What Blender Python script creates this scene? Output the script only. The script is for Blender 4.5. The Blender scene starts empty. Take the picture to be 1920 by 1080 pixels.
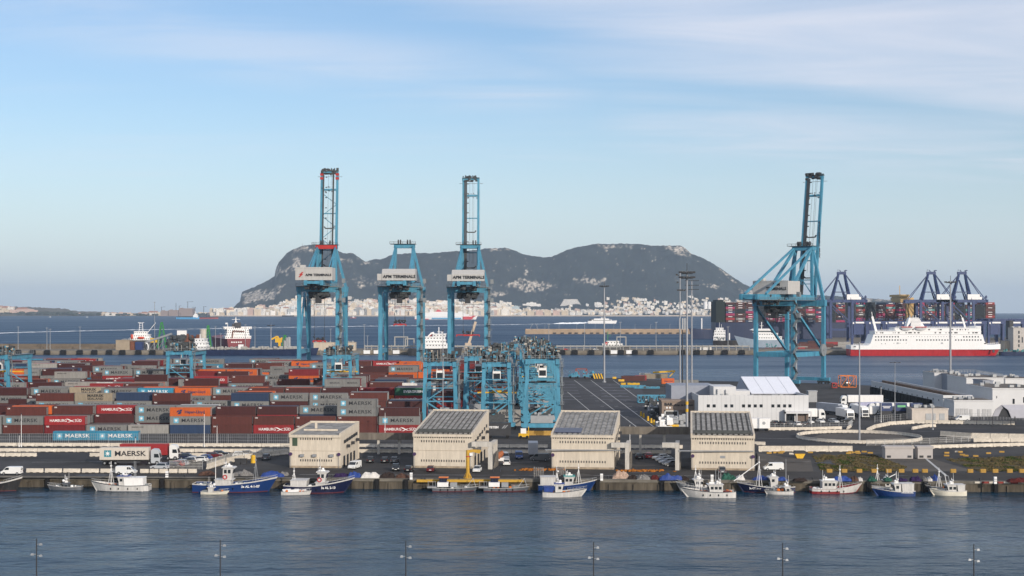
import bpy, bmesh, math, random
import numpy as np
from mathutils import Vector, Matrix
R = math.radians
rnd = random.Random(7)
scene = bpy.context.scene
C = scene.collection
# ------------------------------------------------------------------ camera
EYE = 40.0            # metres above the water
FPX = 2700.0          # focal length in pixels of a 1920 wide picture
HY = 578.0            # eye level in that picture
YARD = 2.2            # height of the port's ground above the water
cam_d = bpy.data.cameras.new('camera'); cam = bpy.data.objects.new('camera', cam_d); C.objects.link(cam)
cam.location = (0, 0, EYE); cam.rotation_euler = (R(90), 0, 0)
cam_d.sensor_width = 36; cam_d.lens = FPX / 1920 * 36
cam_d.shift_y = (HY - 540) / 1920
cam_d.clip_start = 1; cam_d.clip_end = 90000
scene.camera = cam
# ------------------------------------------------------------------ light
SUN_EL, SUN_AZ = R(17), R(148)      # azimuth of the sun, clockwise from the view direction (+Y)
scene.view_settings.view_transform = 'Standard'; scene.view_settings.look = 'None'
scene.view_settings.exposure = 0.0; scene.view_settings.gamma = 1.0
sd = Vector((math.sin(SUN_AZ) * math.cos(SUN_EL), math.cos(SUN_AZ) * math.cos(SUN_EL), math.sin(SUN_EL)))
sl = bpy.data.lights.new('sun', 'SUN'); sl.energy = 3.9; sl.angle = R(0.6); sl.color = (1.0, 0.90, 0.78)
so = bpy.data.objects.new('sun', sl); so.rotation_euler = (-sd).to_track_quat('-Z', 'Y').to_euler(); so.location = (0, 0, 300); C.objects.link(so)
world = bpy.data.worlds.new('World'); scene.world = world; world.use_nodes = True
def sky_world():
    nt = world.node_tree; N = nt.nodes; L = nt.links; N.clear()
    out = N.new('ShaderNodeOutputWorld'); bg = N.new('ShaderNodeBackground'); bg.inputs[1].default_value = 0.132
    sky = N.new('ShaderNodeTexSky'); sky.sky_type = 'NISHITA'; sky.sun_disc = False
    sky.sun_elevation = SUN_EL; sky.sun_rotation = SUN_AZ; sky.altitude = 40; sky.air_density = 1.0; sky.dust_density = 0.9; sky.ozone_density = 1.6
    tc = N.new('ShaderNodeTexCoord'); sp = N.new('ShaderNodeSeparateXYZ'); L.new(tc.outputs['Generated'], sp.inputs[0])
    def m(op, a, b=None, c=None):
        n = N.new('ShaderNodeMath'); n.operation = op
        for i, v in enumerate((a, b, c)):
            if v is None: continue
            if isinstance(v, (int, float)): n.inputs[i].default_value = v
            else: L.new(v, n.inputs[i])
        return n.outputs[0]
    z = m('MAXIMUM', sp.outputs[2], 0.0); zz = m('ADD', z, 0.06)
    u = m('DIVIDE', sp.outputs[0], zz); v = m('DIVIDE', sp.outputs[1], zz)
    cb = N.new('ShaderNodeCombineXYZ'); L.new(u, cb.inputs[0]); L.new(v, cb.inputs[1])
    def noise(scale, rot, sc, loc, det, dist, rough=.55):
        mp = N.new('ShaderNodeMapping'); mp.inputs['Rotation'].default_value = (0, 0, R(rot)); mp.inputs['Scale'].default_value = sc; mp.inputs['Location'].default_value = loc
        L.new(cb.outputs[0], mp.inputs[0]); n = N.new('ShaderNodeTexNoise'); n.inputs['Scale'].default_value = scale
        n.inputs['Detail'].default_value = det; n.inputs['Distortion'].default_value = dist; n.inputs['Roughness'].default_value = rough
        L.new(mp.outputs[0], n.inputs['Vector']); return n.outputs[0]
    def ramp(x, a, b):
        mr = N.new('ShaderNodeMapRange'); mr.interpolation_type = 'SMOOTHSTEP'; L.new(x, mr.inputs[0])
        mr.inputs[1].default_value = a; mr.inputs[2].default_value = b; return mr.outputs[0]
    big = ramp(noise(*CL_BIG), CL_T[0], CL_T[1])
    fine = noise(*CL_FINE)
    wis = ramp(noise(*CL_WISP), .42, .78)
    # a broad veil over the upper right, thinning out towards a clear lower left
    d1 = m('ADD', m('MULTIPLY', sp.outputs[0], CL_DIR[0]), m('MULTIPLY', sp.outputs[2], CL_DIR[1]))
    veil = ramp(m('ADD', d1, m('MULTIPLY', m('SUBTRACT', noise(*CL_EDGE), .5), .10)), CL_DIR[2], CL_DIR[3])
    c1 = m('MULTIPLY', veil, m('ADD', m('MULTIPLY', ramp(fine, .15, .85), .45), .36))
    c2 = m('MULTIPLY', big, m('ADD', m('MULTIPLY', wis, .45), .10))
    def streak(z0, k, hw, xa, xb):      # a long thin band of cirrus lying along a slanting line
        dz = m('ABSOLUTE', m('SUBTRACT', z, m('ADD', m('MULTIPLY', sp.outputs[0], k), z0)))
        core = ramp(m('SUBTRACT', hw, dz), 0., hw); gate = m('MULTIPLY', ramp(sp.outputs[0], xa, xa + .07), m('SUBTRACT', 1., ramp(sp.outputs[0], xb - .1, xb)))
        return m('MULTIPLY', m('MULTIPLY', core, gate), ramp(fine, .30, .72))
    st = m('MAXIMUM', m('MULTIPLY', streak(.152, -.13, .036, -.40, .10), .42), m('MULTIPLY', streak(.136, -.10, .034, .03, .42), .48))
    st = m('MAXIMUM', st, m('MULTIPLY', streak(.215, -.02, .02, -.40, .05), .4))
    cloud = m('MINIMUM', m('MAXIMUM', m('MAXIMUM', c1, m('MULTIPLY', c2, .5)), st), .85)
    cloud = m('MULTIPLY', cloud, ramp(z, .02, .09))
    low = m('MULTIPLY', m('SUBTRACT', 1.0, ramp(z, .0, .16)), .55)      # pale band of moist air over the horizon
    mx0 = N.new('ShaderNodeMix'); mx0.data_type = 'RGBA'; L.new(low, mx0.inputs[0]); L.new(sky.outputs[0], mx0.inputs[6]); mx0.inputs[7].default_value = LOWCOL
    tint = N.new('ShaderNodeMix'); tint.data_type = 'RGBA'; tint.blend_type = 'MULTIPLY'; tint.inputs[0].default_value = 1.0
    L.new(mx0.outputs[2], tint.inputs[6]); tint.inputs[7].default_value = SKYTINT
    mx = N.new('ShaderNodeMix'); mx.data_type = 'RGBA'; L.new(cloud, mx.inputs[0]); L.new(tint.outputs[2], mx.inputs[6]); mx.inputs[7].default_value = CLCOL
    L.new(mx.outputs[2], bg.inputs[0]); L.new(bg.outputs[0], out.inputs[0])
LOWCOL = (6.6, 6.9, 7.0, 1); SKYTINT = (.88, .96, 1.10, 1); CLCOL = (6.3, 6.4, 7.1, 1)
CL_BIG = (.55, -18, (1, 2.2, 1), (3.1, 1.2, 0), 5, .8); CL_T = (.45, .75)
CL_FINE = (1.5, -24, (.6, 1.5, 1), (1, 4, 0), 7, .6); CL_WISP = (1.1, -15, (.45, 2.4, 1), (7, 2, 0), 6, .5); CL_EDGE = (.8, -20, (.6, 1.6, 1), (2, 9, 0), 5, .4)
CL_DIR = (.23, 1.0, .172, .222)
sky_world()
# ------------------------------------------------------------------ helpers
def X(px, d): return (px - 960) / FPX * d
def Z(py, d): return EYE - (py - HY) / FPX * d
def D(py, z=YARD): return FPX * (EYE - z) / (py - HY)      # distance of a ground point seen at that row
def P(px, py, z=YARD):
    d = D(py, z); return Vector((X(px, d), d, z))
def drop(x, y): return (x * x + y * y) / 14.8e6             # curvature of the earth (with refraction)
MATS = {}
def mat(name, col=(.3,.3,.3), rough=.6, metal=0., var=.18, scale=.6, streak=False, bump=0., bscale=3., rand=0., spec=.4, dirt=0.):
    if name in MATS: return MATS[name]
    m = bpy.data.materials.new(name); m.use_nodes = True; MATS[name] = m
    N = m.node_tree.nodes; L = m.node_tree.links; b = N['Principled BSDF']
    b.inputs['Roughness'].default_value = rough; b.inputs['Metallic'].default_value = metal
    b.inputs['Specular IOR Level'].default_value = spec if rough < .8 else .15
    col = tuple(col) + (1,) if len(col) == 3 else col
    tc = N.new('ShaderNodeTexCoord'); mp = N.new('ShaderNodeMapping'); L.new(tc.outputs['Object'], mp.inputs[0])
    mp.inputs['Scale'].default_value = (3.5, 3.5, .5) if streak else (1, 1, 1)
    n = N.new('ShaderNodeTexNoise'); n.inputs['Scale'].default_value = scale; n.inputs['Detail'].default_value = 6; n.inputs['Roughness'].default_value = .65
    L.new(mp.outputs[0], n.inputs['Vector'])
    mr = N.new('ShaderNodeMapRange'); L.new(n.outputs[0], mr.inputs[0]); mr.inputs[1].default_value = .3; mr.inputs[2].default_value = .7
    mr.inputs[3].default_value = 1 - var; mr.inputs[4].default_value = 1 + var * .6
    last = mr.outputs[0]
    if rand:
        oi = N.new('ShaderNodeObjectInfo'); r2 = N.new('ShaderNodeMapRange'); L.new(oi.outputs['Random'], r2.inputs[0])
        r2.inputs[3].default_value = 1 - rand; r2.inputs[4].default_value = 1 + rand
        mm = N.new('ShaderNodeMath'); mm.operation = 'MULTIPLY'; L.new(last, mm.inputs[0]); L.new(r2.outputs[0], mm.inputs[1]); last = mm.outputs[0]
    vm = N.new('ShaderNodeVectorMath'); vm.operation = 'SCALE'; vm.inputs[0].default_value = col[:3]; L.new(last, vm.inputs['Scale'])
    src = vm.outputs[0]
    if dirt:
        n3 = N.new('ShaderNodeTexNoise'); n3.inputs['Scale'].default_value = scale * 2.3; n3.inputs['Detail'].default_value = 8; L.new(mp.outputs[0], n3.inputs['Vector'])
        r3 = N.new('ShaderNodeMapRange'); L.new(n3.outputs[0], r3.inputs[0]); r3.inputs[1].default_value = .55; r3.inputs[2].default_value = .72; r3.inputs[4].default_value = dirt
        mx = N.new('ShaderNodeMix'); mx.data_type = 'RGBA'; L.new(r3.outputs[0], mx.inputs[0]); L.new(src, mx.inputs[6]); mx.inputs[7].default_value = (.13, .075, .045, 1); src = mx.outputs[2]
    L.new(src, b.inputs['Base Color'])
    if bump:
        n2 = N.new('ShaderNodeTexNoise'); n2.inputs['Scale'].default_value = bscale; n2.inputs['Detail'].default_value = 5; L.new(tc.outputs['Object'], n2.inputs['Vector'])
        bp = N.new('ShaderNodeBump'); bp.inputs['Strength'].default_value = bump; L.new(n2.outputs[0], bp.inputs['Height']); L.new(bp.outputs[0], b.inputs['Normal'])
    return m
class MB:
    """collects solids and links them as one mesh object"""
    def __init__(s): s.v = []; s.f = []; s.m = []; s.cur = 0
    def add(s, vs, fs):
        k = len(s.v); s.v += [tuple(v) for v in vs]; s.f += [tuple(k + i for i in f) for f in fs]; s.m += [s.cur] * len(fs); return s
    def box(s, x0, x1, y0, y1, z0, z1):
        return s.add([(x0, y0, z0), (x1, y0, z0), (x1, y1, z0), (x0, y1, z0), (x0, y0, z1), (x1, y0, z1), (x1, y1, z1), (x0, y1, z1)],
                     [(0, 3, 2, 1), (4, 5, 6, 7), (0, 1, 5, 4), (1, 2, 6, 5), (2, 3, 7, 6), (3, 0, 4, 7)])
    def bx(s, cx, cy, cz, sx, sy, sz): return s.box(cx - sx / 2, cx + sx / 2, cy - sy / 2, cy + sy / 2, cz - sz / 2, cz + sz / 2)
    def tube(s, p, q, r, r2=None, n=8):
        p = Vector(p); q = Vector(q); r2 = r if r2 is None else r2
        d = q - p
        if d.length < 1e-6: return s
        d.normalize(); a = d.orthogonal().normalized(); b = d.cross(a)
        vs = []
        for c, rr in ((p, r), (q, r2)):
            for i in range(n):
                t = 2 * math.pi * (i + .5) / n; vs.append(c + (a * math.cos(t) + b * math.sin(t)) * rr)
        fs = [(i, (i + 1) % n, n + (i + 1) % n, n + i) for i in range(n)] + [tuple(range(n - 1, -1, -1)), tuple(range(n, 2 * n))]
        return s.add(vs, fs)
    def bar(s, p, q, w, h=None, up=(0, 0, 1), w2=None, h2=None):
        """rectangular bar, w across, h along 'up'"""
        p = Vector(p); q = Vector(q); h = w if h is None else h; w2 = w if w2 is None else w2; h2 = h if h2 is None else h2
        d = (q - p).normalized(); u = Vector(up)
        if abs(d.dot(u)) > .98: u = Vector((0, 1, 0)) if abs(d.y) < .9 else Vector((1, 0, 0))
        a = d.cross(u).normalized(); b = a.cross(d)
        vs = []
        for c, ww, hh in ((p, w, h), (q, w2, h2)):
            for i, j in ((-1, -1), (1, -1), (1, 1), (-1, 1)): vs.append(c + a * (i * ww / 2) + b * (j * hh / 2))
        return s.add(vs, [(0, 1, 2, 3), (4, 7, 6, 5), (0, 4, 5, 1), (1, 5, 6, 2), (2, 6, 7, 3), (3, 7, 4, 0)])
    def prism(s, poly, z0, z1):
        n = len(poly); a = sum(poly[i][0] * poly[(i + 1) % n][1] - poly[(i + 1) % n][0] * poly[i][1] for i in range(n))
        if a < 0: poly = poly[::-1]
        return s.add([(x, y, z0) for x, y in poly] + [(x, y, z1) for x, y in poly],
                     [tuple(range(n - 1, -1, -1)), tuple(range(n, 2 * n))] + [(i, (i + 1) % n, n + (i + 1) % n, n + i) for i in range(n)])
    def prismx(s, poly, x0, x1):      # polygon in (y, z), extruded along x
        n = len(poly)
        return s.add([(x0, y, z) for y, z in poly] + [(x1, y, z) for y, z in poly],
                     [tuple(range(n - 1, -1, -1)), tuple(range(n, 2 * n))] + [(i, (i + 1) % n, n + (i + 1) % n, n + i) for i in range(n)])
    def prismy(s, poly, y0, y1):      # polygon in (x, z), extruded along y
        n = len(poly)
        return s.add([(x, y0, z) for x, z in poly] + [(x, y1, z) for x, z in poly],
                     [tuple(range(n)), tuple(range(2 * n - 1, n - 1, -1))] + [(i, n + i, n + (i + 1) % n, (i + 1) % n) for i in range(n)])
    def loft(s, rings, cap=True):
        n = len(rings[0]); vs = [p for r in rings for p in r]; fs = []
        for k in range(len(rings) - 1):
            for i in range(n):
                j = (i + 1) % n; fs.append((k * n + i, k * n + j, (k + 1) * n + j, (k + 1) * n + i))
        if cap: fs += [tuple(range(n - 1, -1, -1)), tuple(range((len(rings) - 1) * n, len(rings) * n))]
        return s.add(vs, fs)
    def ball(s, c, rx, ry=None, rz=None, n=8, m=5):
        ry = rx if ry is None else ry; rz = rx if rz is None else rz; rings = []
        for k in range(1, m):
            t = math.pi * k / m - math.pi / 2
            rings.append([(c[0] + rx * math.cos(t) * math.cos(2 * math.pi * i / n), c[1] + ry * math.cos(t) * math.sin(2 * math.pi * i / n), c[2] + rz * math.sin(t)) for i in range(n)])
        return s.loft(rings)
    def xf(s, M, k=0):
        s.v = s.v[:k] + [tuple(M @ Vector(v)) for v in s.v[k:]]; return s
    def mesh(s, name, mats):
        me = bpy.data.meshes.new(name); me.from_pydata(s.v, [], s.f)
        mats = mats if isinstance(mats, (list, tuple)) else [mats]
        for m in mats: me.materials.append(m)
        if len(mats) > 1: me.polygons.foreach_set('material_index', s.m)
        me.update()
        b = bmesh.new(); b.from_mesh(me); bmesh.ops.recalc_face_normals(b, faces=b.faces); b.to_mesh(me); b.free()
        return me
    def build(s, name, mats, parent=None, loc=None, rz=0.):
        o = bpy.data.objects.new(name, s.mesh(name, mats)); C.objects.link(o)
        if parent is not None: o.parent = parent
        if loc is not None: o.location = loc
        if rz: o.rotation_euler.z = rz
        return o
def link(name, me, parent=None, loc=(0, 0, 0), rot=(0, 0, 0), sc=None):
    o = bpy.data.objects.new(name, me); C.objects.link(o); o.location = loc; o.rotation_euler = rot
    if parent is not None: o.parent = parent
    if sc: o.scale = sc
    return o
def tag(o, label=None, cat=None, group=None, kind=None):
    for k, v in (('label', label), ('category', cat), ('group', group), ('kind', kind)):
        if v: o[k] = v
        elif k in o.keys() and k == 'group' and label: pass
    return o
def struct(o): o['kind'] = 'structure'; return o
def thing(name, label, cat, loc, rz=0., group=None):
    o = bpy.data.objects.new(name, None); C.objects.link(o); o.location = loc; o.rotation_euler.z = rz; o.empty_display_size = 1
    return tag(o, label, cat, group)
KIDS = {}
def kids(o): return [c for c in C.objects if c.parent == o]
def copy_tree(o, loc=None, rz=None, label=None, group=None, parent=None, cache=None):
    c = o.copy(); C.objects.link(c)
    if parent is not None: c.parent = parent
    if loc is not None: c.location = loc
    if rz is not None: c.rotation_euler.z = rz
    if label: c['label'] = label
    if group: c['group'] = group
    for ch in TREE.get(o.name) or TREE.setdefault(o.name, kids(o)): copy_tree(ch, parent=c)
    return c
TREE = {}
TEXTS = {}
def text_mesh(s, size=1., bold=.02, mats=None, depth=.0, shear=0., space=1., align='CENTER', sx=1.):
    key = (s, size, bold, mats.name, shear, space, align, sx)
    if key in TEXTS: return TEXTS[key]
    cu = bpy.data.curves.new('lettering', 'FONT'); cu.body = s; cu.size = size; cu.offset = bold * size; cu.shear = shear; cu.space_character = space
    cu.align_x = align; cu.align_y = 'CENTER'; cu.resolution_u = 2; cu.fill_mode = 'FRONT'
    ob = bpy.data.objects.new('lettering', cu); C.objects.link(ob)
    dg = bpy.context.evaluated_depsgraph_get(); me = bpy.data.meshes.new_from_object(ob.evaluated_get(dg))
    bpy.data.objects.remove(ob)
    me.transform(Matrix.Diagonal((sx, 1, 1, 1)) ); me.transform(Matrix.Rotation(R(90), 4, 'X'))   # stands upright and faces -Y
    me.materials.clear(); me.materials.append(mats); me.name = 'lettering'
    TEXTS[key] = me; return me
ORD = ['first', 'second', 'third', 'fourth', 'fifth', 'sixth', 'seventh', 'eighth', 'ninth', 'tenth', 'eleventh', 'twelfth', 'thirteenth', 'fourteenth', 'fifteenth', 'sixteenth', 'seventeenth', 'eighteenth', 'nineteenth', 'twentieth']
ORD += ['twenty-' + o for o in ORD[:9]] + ['thirtieth'] + ['thirty-' + o for o in ORD[:9]] + ['fortieth'] + ['forty-' + o for o in ORD[:9]] + ['fiftieth'] + ['fifty-' + o for o in ORD[:9]]
def rank_labels(made):
    for (what, where), items in made.items():
        items.sort(key=lambda t: t[0])
        for i, (px, o) in enumerate(items):
            o['label'] = '%s %s' % (what, where) if len(items) == 1 else '%s from left, %s %s' % (ORD[i], what, where)
            if len(items) > 1: o['group'] = '%ss, %s' % (what, where)
# ------------------------------------------------------------------ materials shared by many things
M_ASPHALT = mat('asphalt', (.061, .059, .058), .9, var=.5, scale=.07, bump=.1)
M_CONC = mat('weathered_concrete', (.17, .15, .125), .9, var=.35, scale=.25, streak=True)
M_CONCW = mat('pale_concrete', (.52, .49, .44), .85, var=.25, scale=.5, streak=True)
M_QUAY = mat('quay_wall', (.10, .085, .065), .9, var=.7, scale=.18, streak=True)
M_WHITE = mat('white_paint', (.78, .77, .75), .5, var=.10, scale=.8, streak=True)
M_GREY = mat('galvanised_steel', (.33, .34, .35), .5, .4, var=.15)
M_DARK = mat('dark_steel', (.035, .036, .04), .6, var=.3)
M_BLACK = mat('rubber', (.015, .015, .016), .8)
M_GLASS = mat('dark_glass', (.02, .025, .03), .12, spec=.7)
M_LINE = mat('road_marking', (.5, .5, .48), .8, var=.3, scale=1.)
# ------------------------------------------------------------------ sea (follows the earth's curvature out to its horizon)
def sea():
    rs = [1, 60, 150, 240, 300, 340, 400, 600, 900, 1300, 1900, 2800, 4000, 5500, 7500, 9500, 12000, 15000, 18000, 21000, 24000, 27000, 30000]
    n = 180; vs = []; fs = []
    for r in rs:
        for i in range(n):
            t = 2 * math.pi * i / n; vs.append((r * math.cos(t), r * math.sin(t), -r * r / 14.8e6))
    for k in range(len(rs) - 1):
        for i in range(n):
            j = (i + 1) % n; fs.append((k * n + i, k * n + j, (k + 1) * n + j, (k + 1) * n + i))
    fs.append(tuple(range(n - 1, -1, -1)))
    m = bpy.data.materials.new('sea_water'); m.use_nodes = True; N = m.node_tree.nodes; L = m.node_tree.links; b = N['Principled BSDF']
    b.inputs['Base Color'].default_value = (.005, .026, .050, 1); b.inputs['Roughness'].default_value = .22; b.inputs['IOR'].default_value = 1.33; b.inputs['Specular IOR Level'].default_value = .08
    tc = N.new('ShaderNodeTexCoord')
    def nz(sc, det, rot=0, s=(1, 1, 1), dist=0.):
        mp = N.new('ShaderNodeMapping'); mp.inputs['Rotation'].default_value = (0, 0, R(rot)); mp.inputs['Scale'].default_value = s
        L.new(tc.outputs['Object'], mp.inputs[0]); n_ = N.new('ShaderNodeTexNoise'); n_.inputs['Scale'].default_value = sc; n_.inputs['Detail'].default_value = det; n_.inputs['Distortion'].default_value = dist
        L.new(mp.outputs[0], n_.inputs['Vector']); return n_.outputs[0]
    h1 = nz(.55, 4, 12, (.45, 1, 1), .3); h2 = nz(.09, 6, -8, (.7, 1, 1)); h3 = nz(.012, 8, 5, (.35, 1, 1))
    def bump(h, dist, nrm=None):
        bp = N.new('ShaderNodeBump'); bp.inputs['Distance'].default_value = dist; bp.inputs['Strength'].default_value = 1.0; L.new(h, bp.inputs['Height'])
        if nrm is not None: L.new(nrm, bp.inputs['Normal'])
        return bp.outputs[0]
    # wind patches: ripples die down in the slicks between them
    pa = N.new('ShaderNodeMapRange'); L.new(nz(.022, 4, 6, (.35, 1.5, 1), .8), pa.inputs[0]); pa.inputs[1].default_value = .38; pa.inputs[2].default_value = .62; pa.inputs[3].default_value = .25; pa.inputs[4].default_value = 1.25
    pm = N.new('ShaderNodeMath'); pm.operation = 'MULTIPLY'; L.new(h1, pm.inputs[0]); L.new(pa.outputs[0], pm.inputs[1]); h1 = pm.outputs[0]
    nn = bump(h1, .65); nn = bump(h2, 2.0, nn); L.new(nn, b.inputs['Normal'])
    # gusts and currents: broad streaks where the surface is smoother or rougher and a little paler
    g = nz(.006, 5, 4, (.25, 1.6, 1), .6); mr = N.new('ShaderNodeMapRange'); L.new(g, mr.inputs[0]); mr.inputs[1].default_value = .35; mr.inputs[2].default_value = .7
    mr.inputs[3].default_value = .10; mr.inputs[4].default_value = .26
    # the sheltered basins are smooth and mirror more, the open bay is choppy
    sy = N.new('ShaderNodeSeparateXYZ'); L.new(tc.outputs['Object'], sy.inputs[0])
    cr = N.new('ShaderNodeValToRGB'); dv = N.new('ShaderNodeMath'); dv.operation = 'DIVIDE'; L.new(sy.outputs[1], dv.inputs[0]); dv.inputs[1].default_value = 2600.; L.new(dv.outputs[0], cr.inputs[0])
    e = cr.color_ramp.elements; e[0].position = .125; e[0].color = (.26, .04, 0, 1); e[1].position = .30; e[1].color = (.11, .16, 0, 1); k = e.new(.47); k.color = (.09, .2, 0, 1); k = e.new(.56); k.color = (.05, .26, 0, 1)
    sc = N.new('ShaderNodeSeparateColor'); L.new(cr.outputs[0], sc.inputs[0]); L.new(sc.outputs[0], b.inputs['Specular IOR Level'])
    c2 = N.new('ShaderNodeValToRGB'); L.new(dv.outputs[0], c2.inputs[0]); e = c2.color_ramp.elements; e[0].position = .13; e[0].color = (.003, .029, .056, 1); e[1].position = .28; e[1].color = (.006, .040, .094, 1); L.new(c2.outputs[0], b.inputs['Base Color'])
    ad = N.new('ShaderNodeMath'); ad.operation = 'ADD'; L.new(mr.outputs[0], ad.inputs[0]); L.new(sc.outputs[1], ad.inputs[1]); L.new(ad.outputs[0], b.inputs['Roughness'])
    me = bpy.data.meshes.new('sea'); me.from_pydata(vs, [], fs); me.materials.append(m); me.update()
    o = bpy.data.objects.new('sea', me); C.objects.link(o); struct(o)
sea()
# ------------------------------------------------------------------ the port's ground
QUAY0, QTILT = 318.0, -.040          # quay edge: y = QUAY0 + QTILT * x
def qy(x): return QUAY0 + QTILT * x + 0.0
def ground():
    far = [(700, 640), (300, 660), (181, 699), (150, 728), (96, 752), (62, 778), (25, 792), (-120, 800), (-330, 812), (-700, 830)]
    pts = [(-700, qy(-700)), (700, qy(700))] + far
    MB().prism(pts, -6, YARD).build('ground', [M_ASPHALT]); struct(C.objects['ground'])
    # a concrete capping along the quay edge, a step proud of the wall
    mb = MB()
    mb.prism([(-700, qy(-700) - .5), (700, qy(700) - .5), (700, qy(700) + 1.4), (-700, qy(-700) + 1.4)], YARD - .5, YARD + .12)
    struct(mb.build('quay_edge', mat('quay_cap', (.16, .145, .12), .9, var=.45, scale=.3)))
    mb = MB(); mb.prism([(-700, qy(-700) - .25), (700, qy(700) - .25), (700, qy(700) + .5), (-700, qy(-700) + .5)], -5, YARD - .5)
    for i in range(-26, 30):
        x = i * 5.4; y = qy(x); mb.box(x - .35, x + .35, y - .55, y, -1, YARD - .9)
    struct(mb.build('quay_wall', M_QUAY))
    # the near shore under the camera
    struct(MB().prism([(-400, -200), (400, -200), (400, 186), (-400, 186)], -5, YARD).build('promenade', M_CONC))
ground()
# ------------------------------------------------------------------ the rock across the bay
RIDGE = [(425, 588), (441.7, 574), (450, 566), (453, 549), (468, 543), (490, 533), (503, 527), (515, 518), (517, 505), (523, 492), (537, 477), (548, 469), (567, 462), (580, 460.5), (605, 461), (627, 468), (643, 476),
         (662, 476), (670, 482), (685, 492), (700, 487.5), (712, 487.5), (720, 486), (733, 479), (755, 477), (780, 475), (807, 476), (847, 472.5), (897, 470), (910, 467), (947, 466), (960, 469), (980, 477.5),
         (997, 481), (1022, 484), (1035, 482), (1047, 477.5), (1063, 470), (1083, 464), (1100, 461.7), (1120, 458), (1142, 459), (1165, 457.5), (1193, 458.7), (1225, 461.7), (1250, 461.7), (1277, 461.7), (1283, 465),
         (1297, 477.5), (1313, 483), (1333, 493), (1357, 508), (1373, 520), (1393, 532.5), (1410, 541), (1440, 548), (1500, 553), (1560, 556), (1613, 559), (1673, 564), (1700, 572), (1716, 592)]
SHORE = 7950.
from mathutils import noise as mn
def fbm(x, y, z=0., o=5): return mn.fractal(Vector((x, y, z)), 0.9, 2.1, o)
def interp(tab, x):
    if x <= tab[0][0]: return tab[0][1]
    for (a, b), (c, d) in zip(tab, tab[1:]):
        if x <= c: return b + (d - b) * (x - a) / (c - a)
    return tab[-1][1]
RD = 8750.    # distance of the ridge
def ridge_h(px):
    y = interp(RIDGE, px); return max(0., Z(y, RD) + RD * RD / 14.8e6)
def shore_y(x): return SHORE + 40 * math.sin(x / 420.) + 25 * math.sin(x / 170. + 1)
PROF = [(0, 0), (.05, .012), (.16, .045), (.30, .14), (.42, .27), (.60, .50), (.78, .74), (.92, .93), (1, 1)]
def rock_z(x, y):
    px = 960 + x / y * FPX
    h = ridge_h(px); s = shore_y(x)
    t = (y - s) / (RD - s)
    if t < 0: return -8.
    if t <= 1:
        # gullies run down the slope
        g = 1 + .10 * fbm(x / 260., y / 500., 3) * math.sin(math.pi * min(1, t)) ** .7
        f = interp(PROF, t)
        z = 4 + (h * f) * (g if t < .97 else 1) + 7 * fbm(x / 60., y / 60., 7) * t * (1 - t) * 4
        return min(z, 4 + h * (t ** .5))
    u = (y - RD) / 500.
    return (h + 4) * max(0, 1 - u * u) - 4 * u
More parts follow.
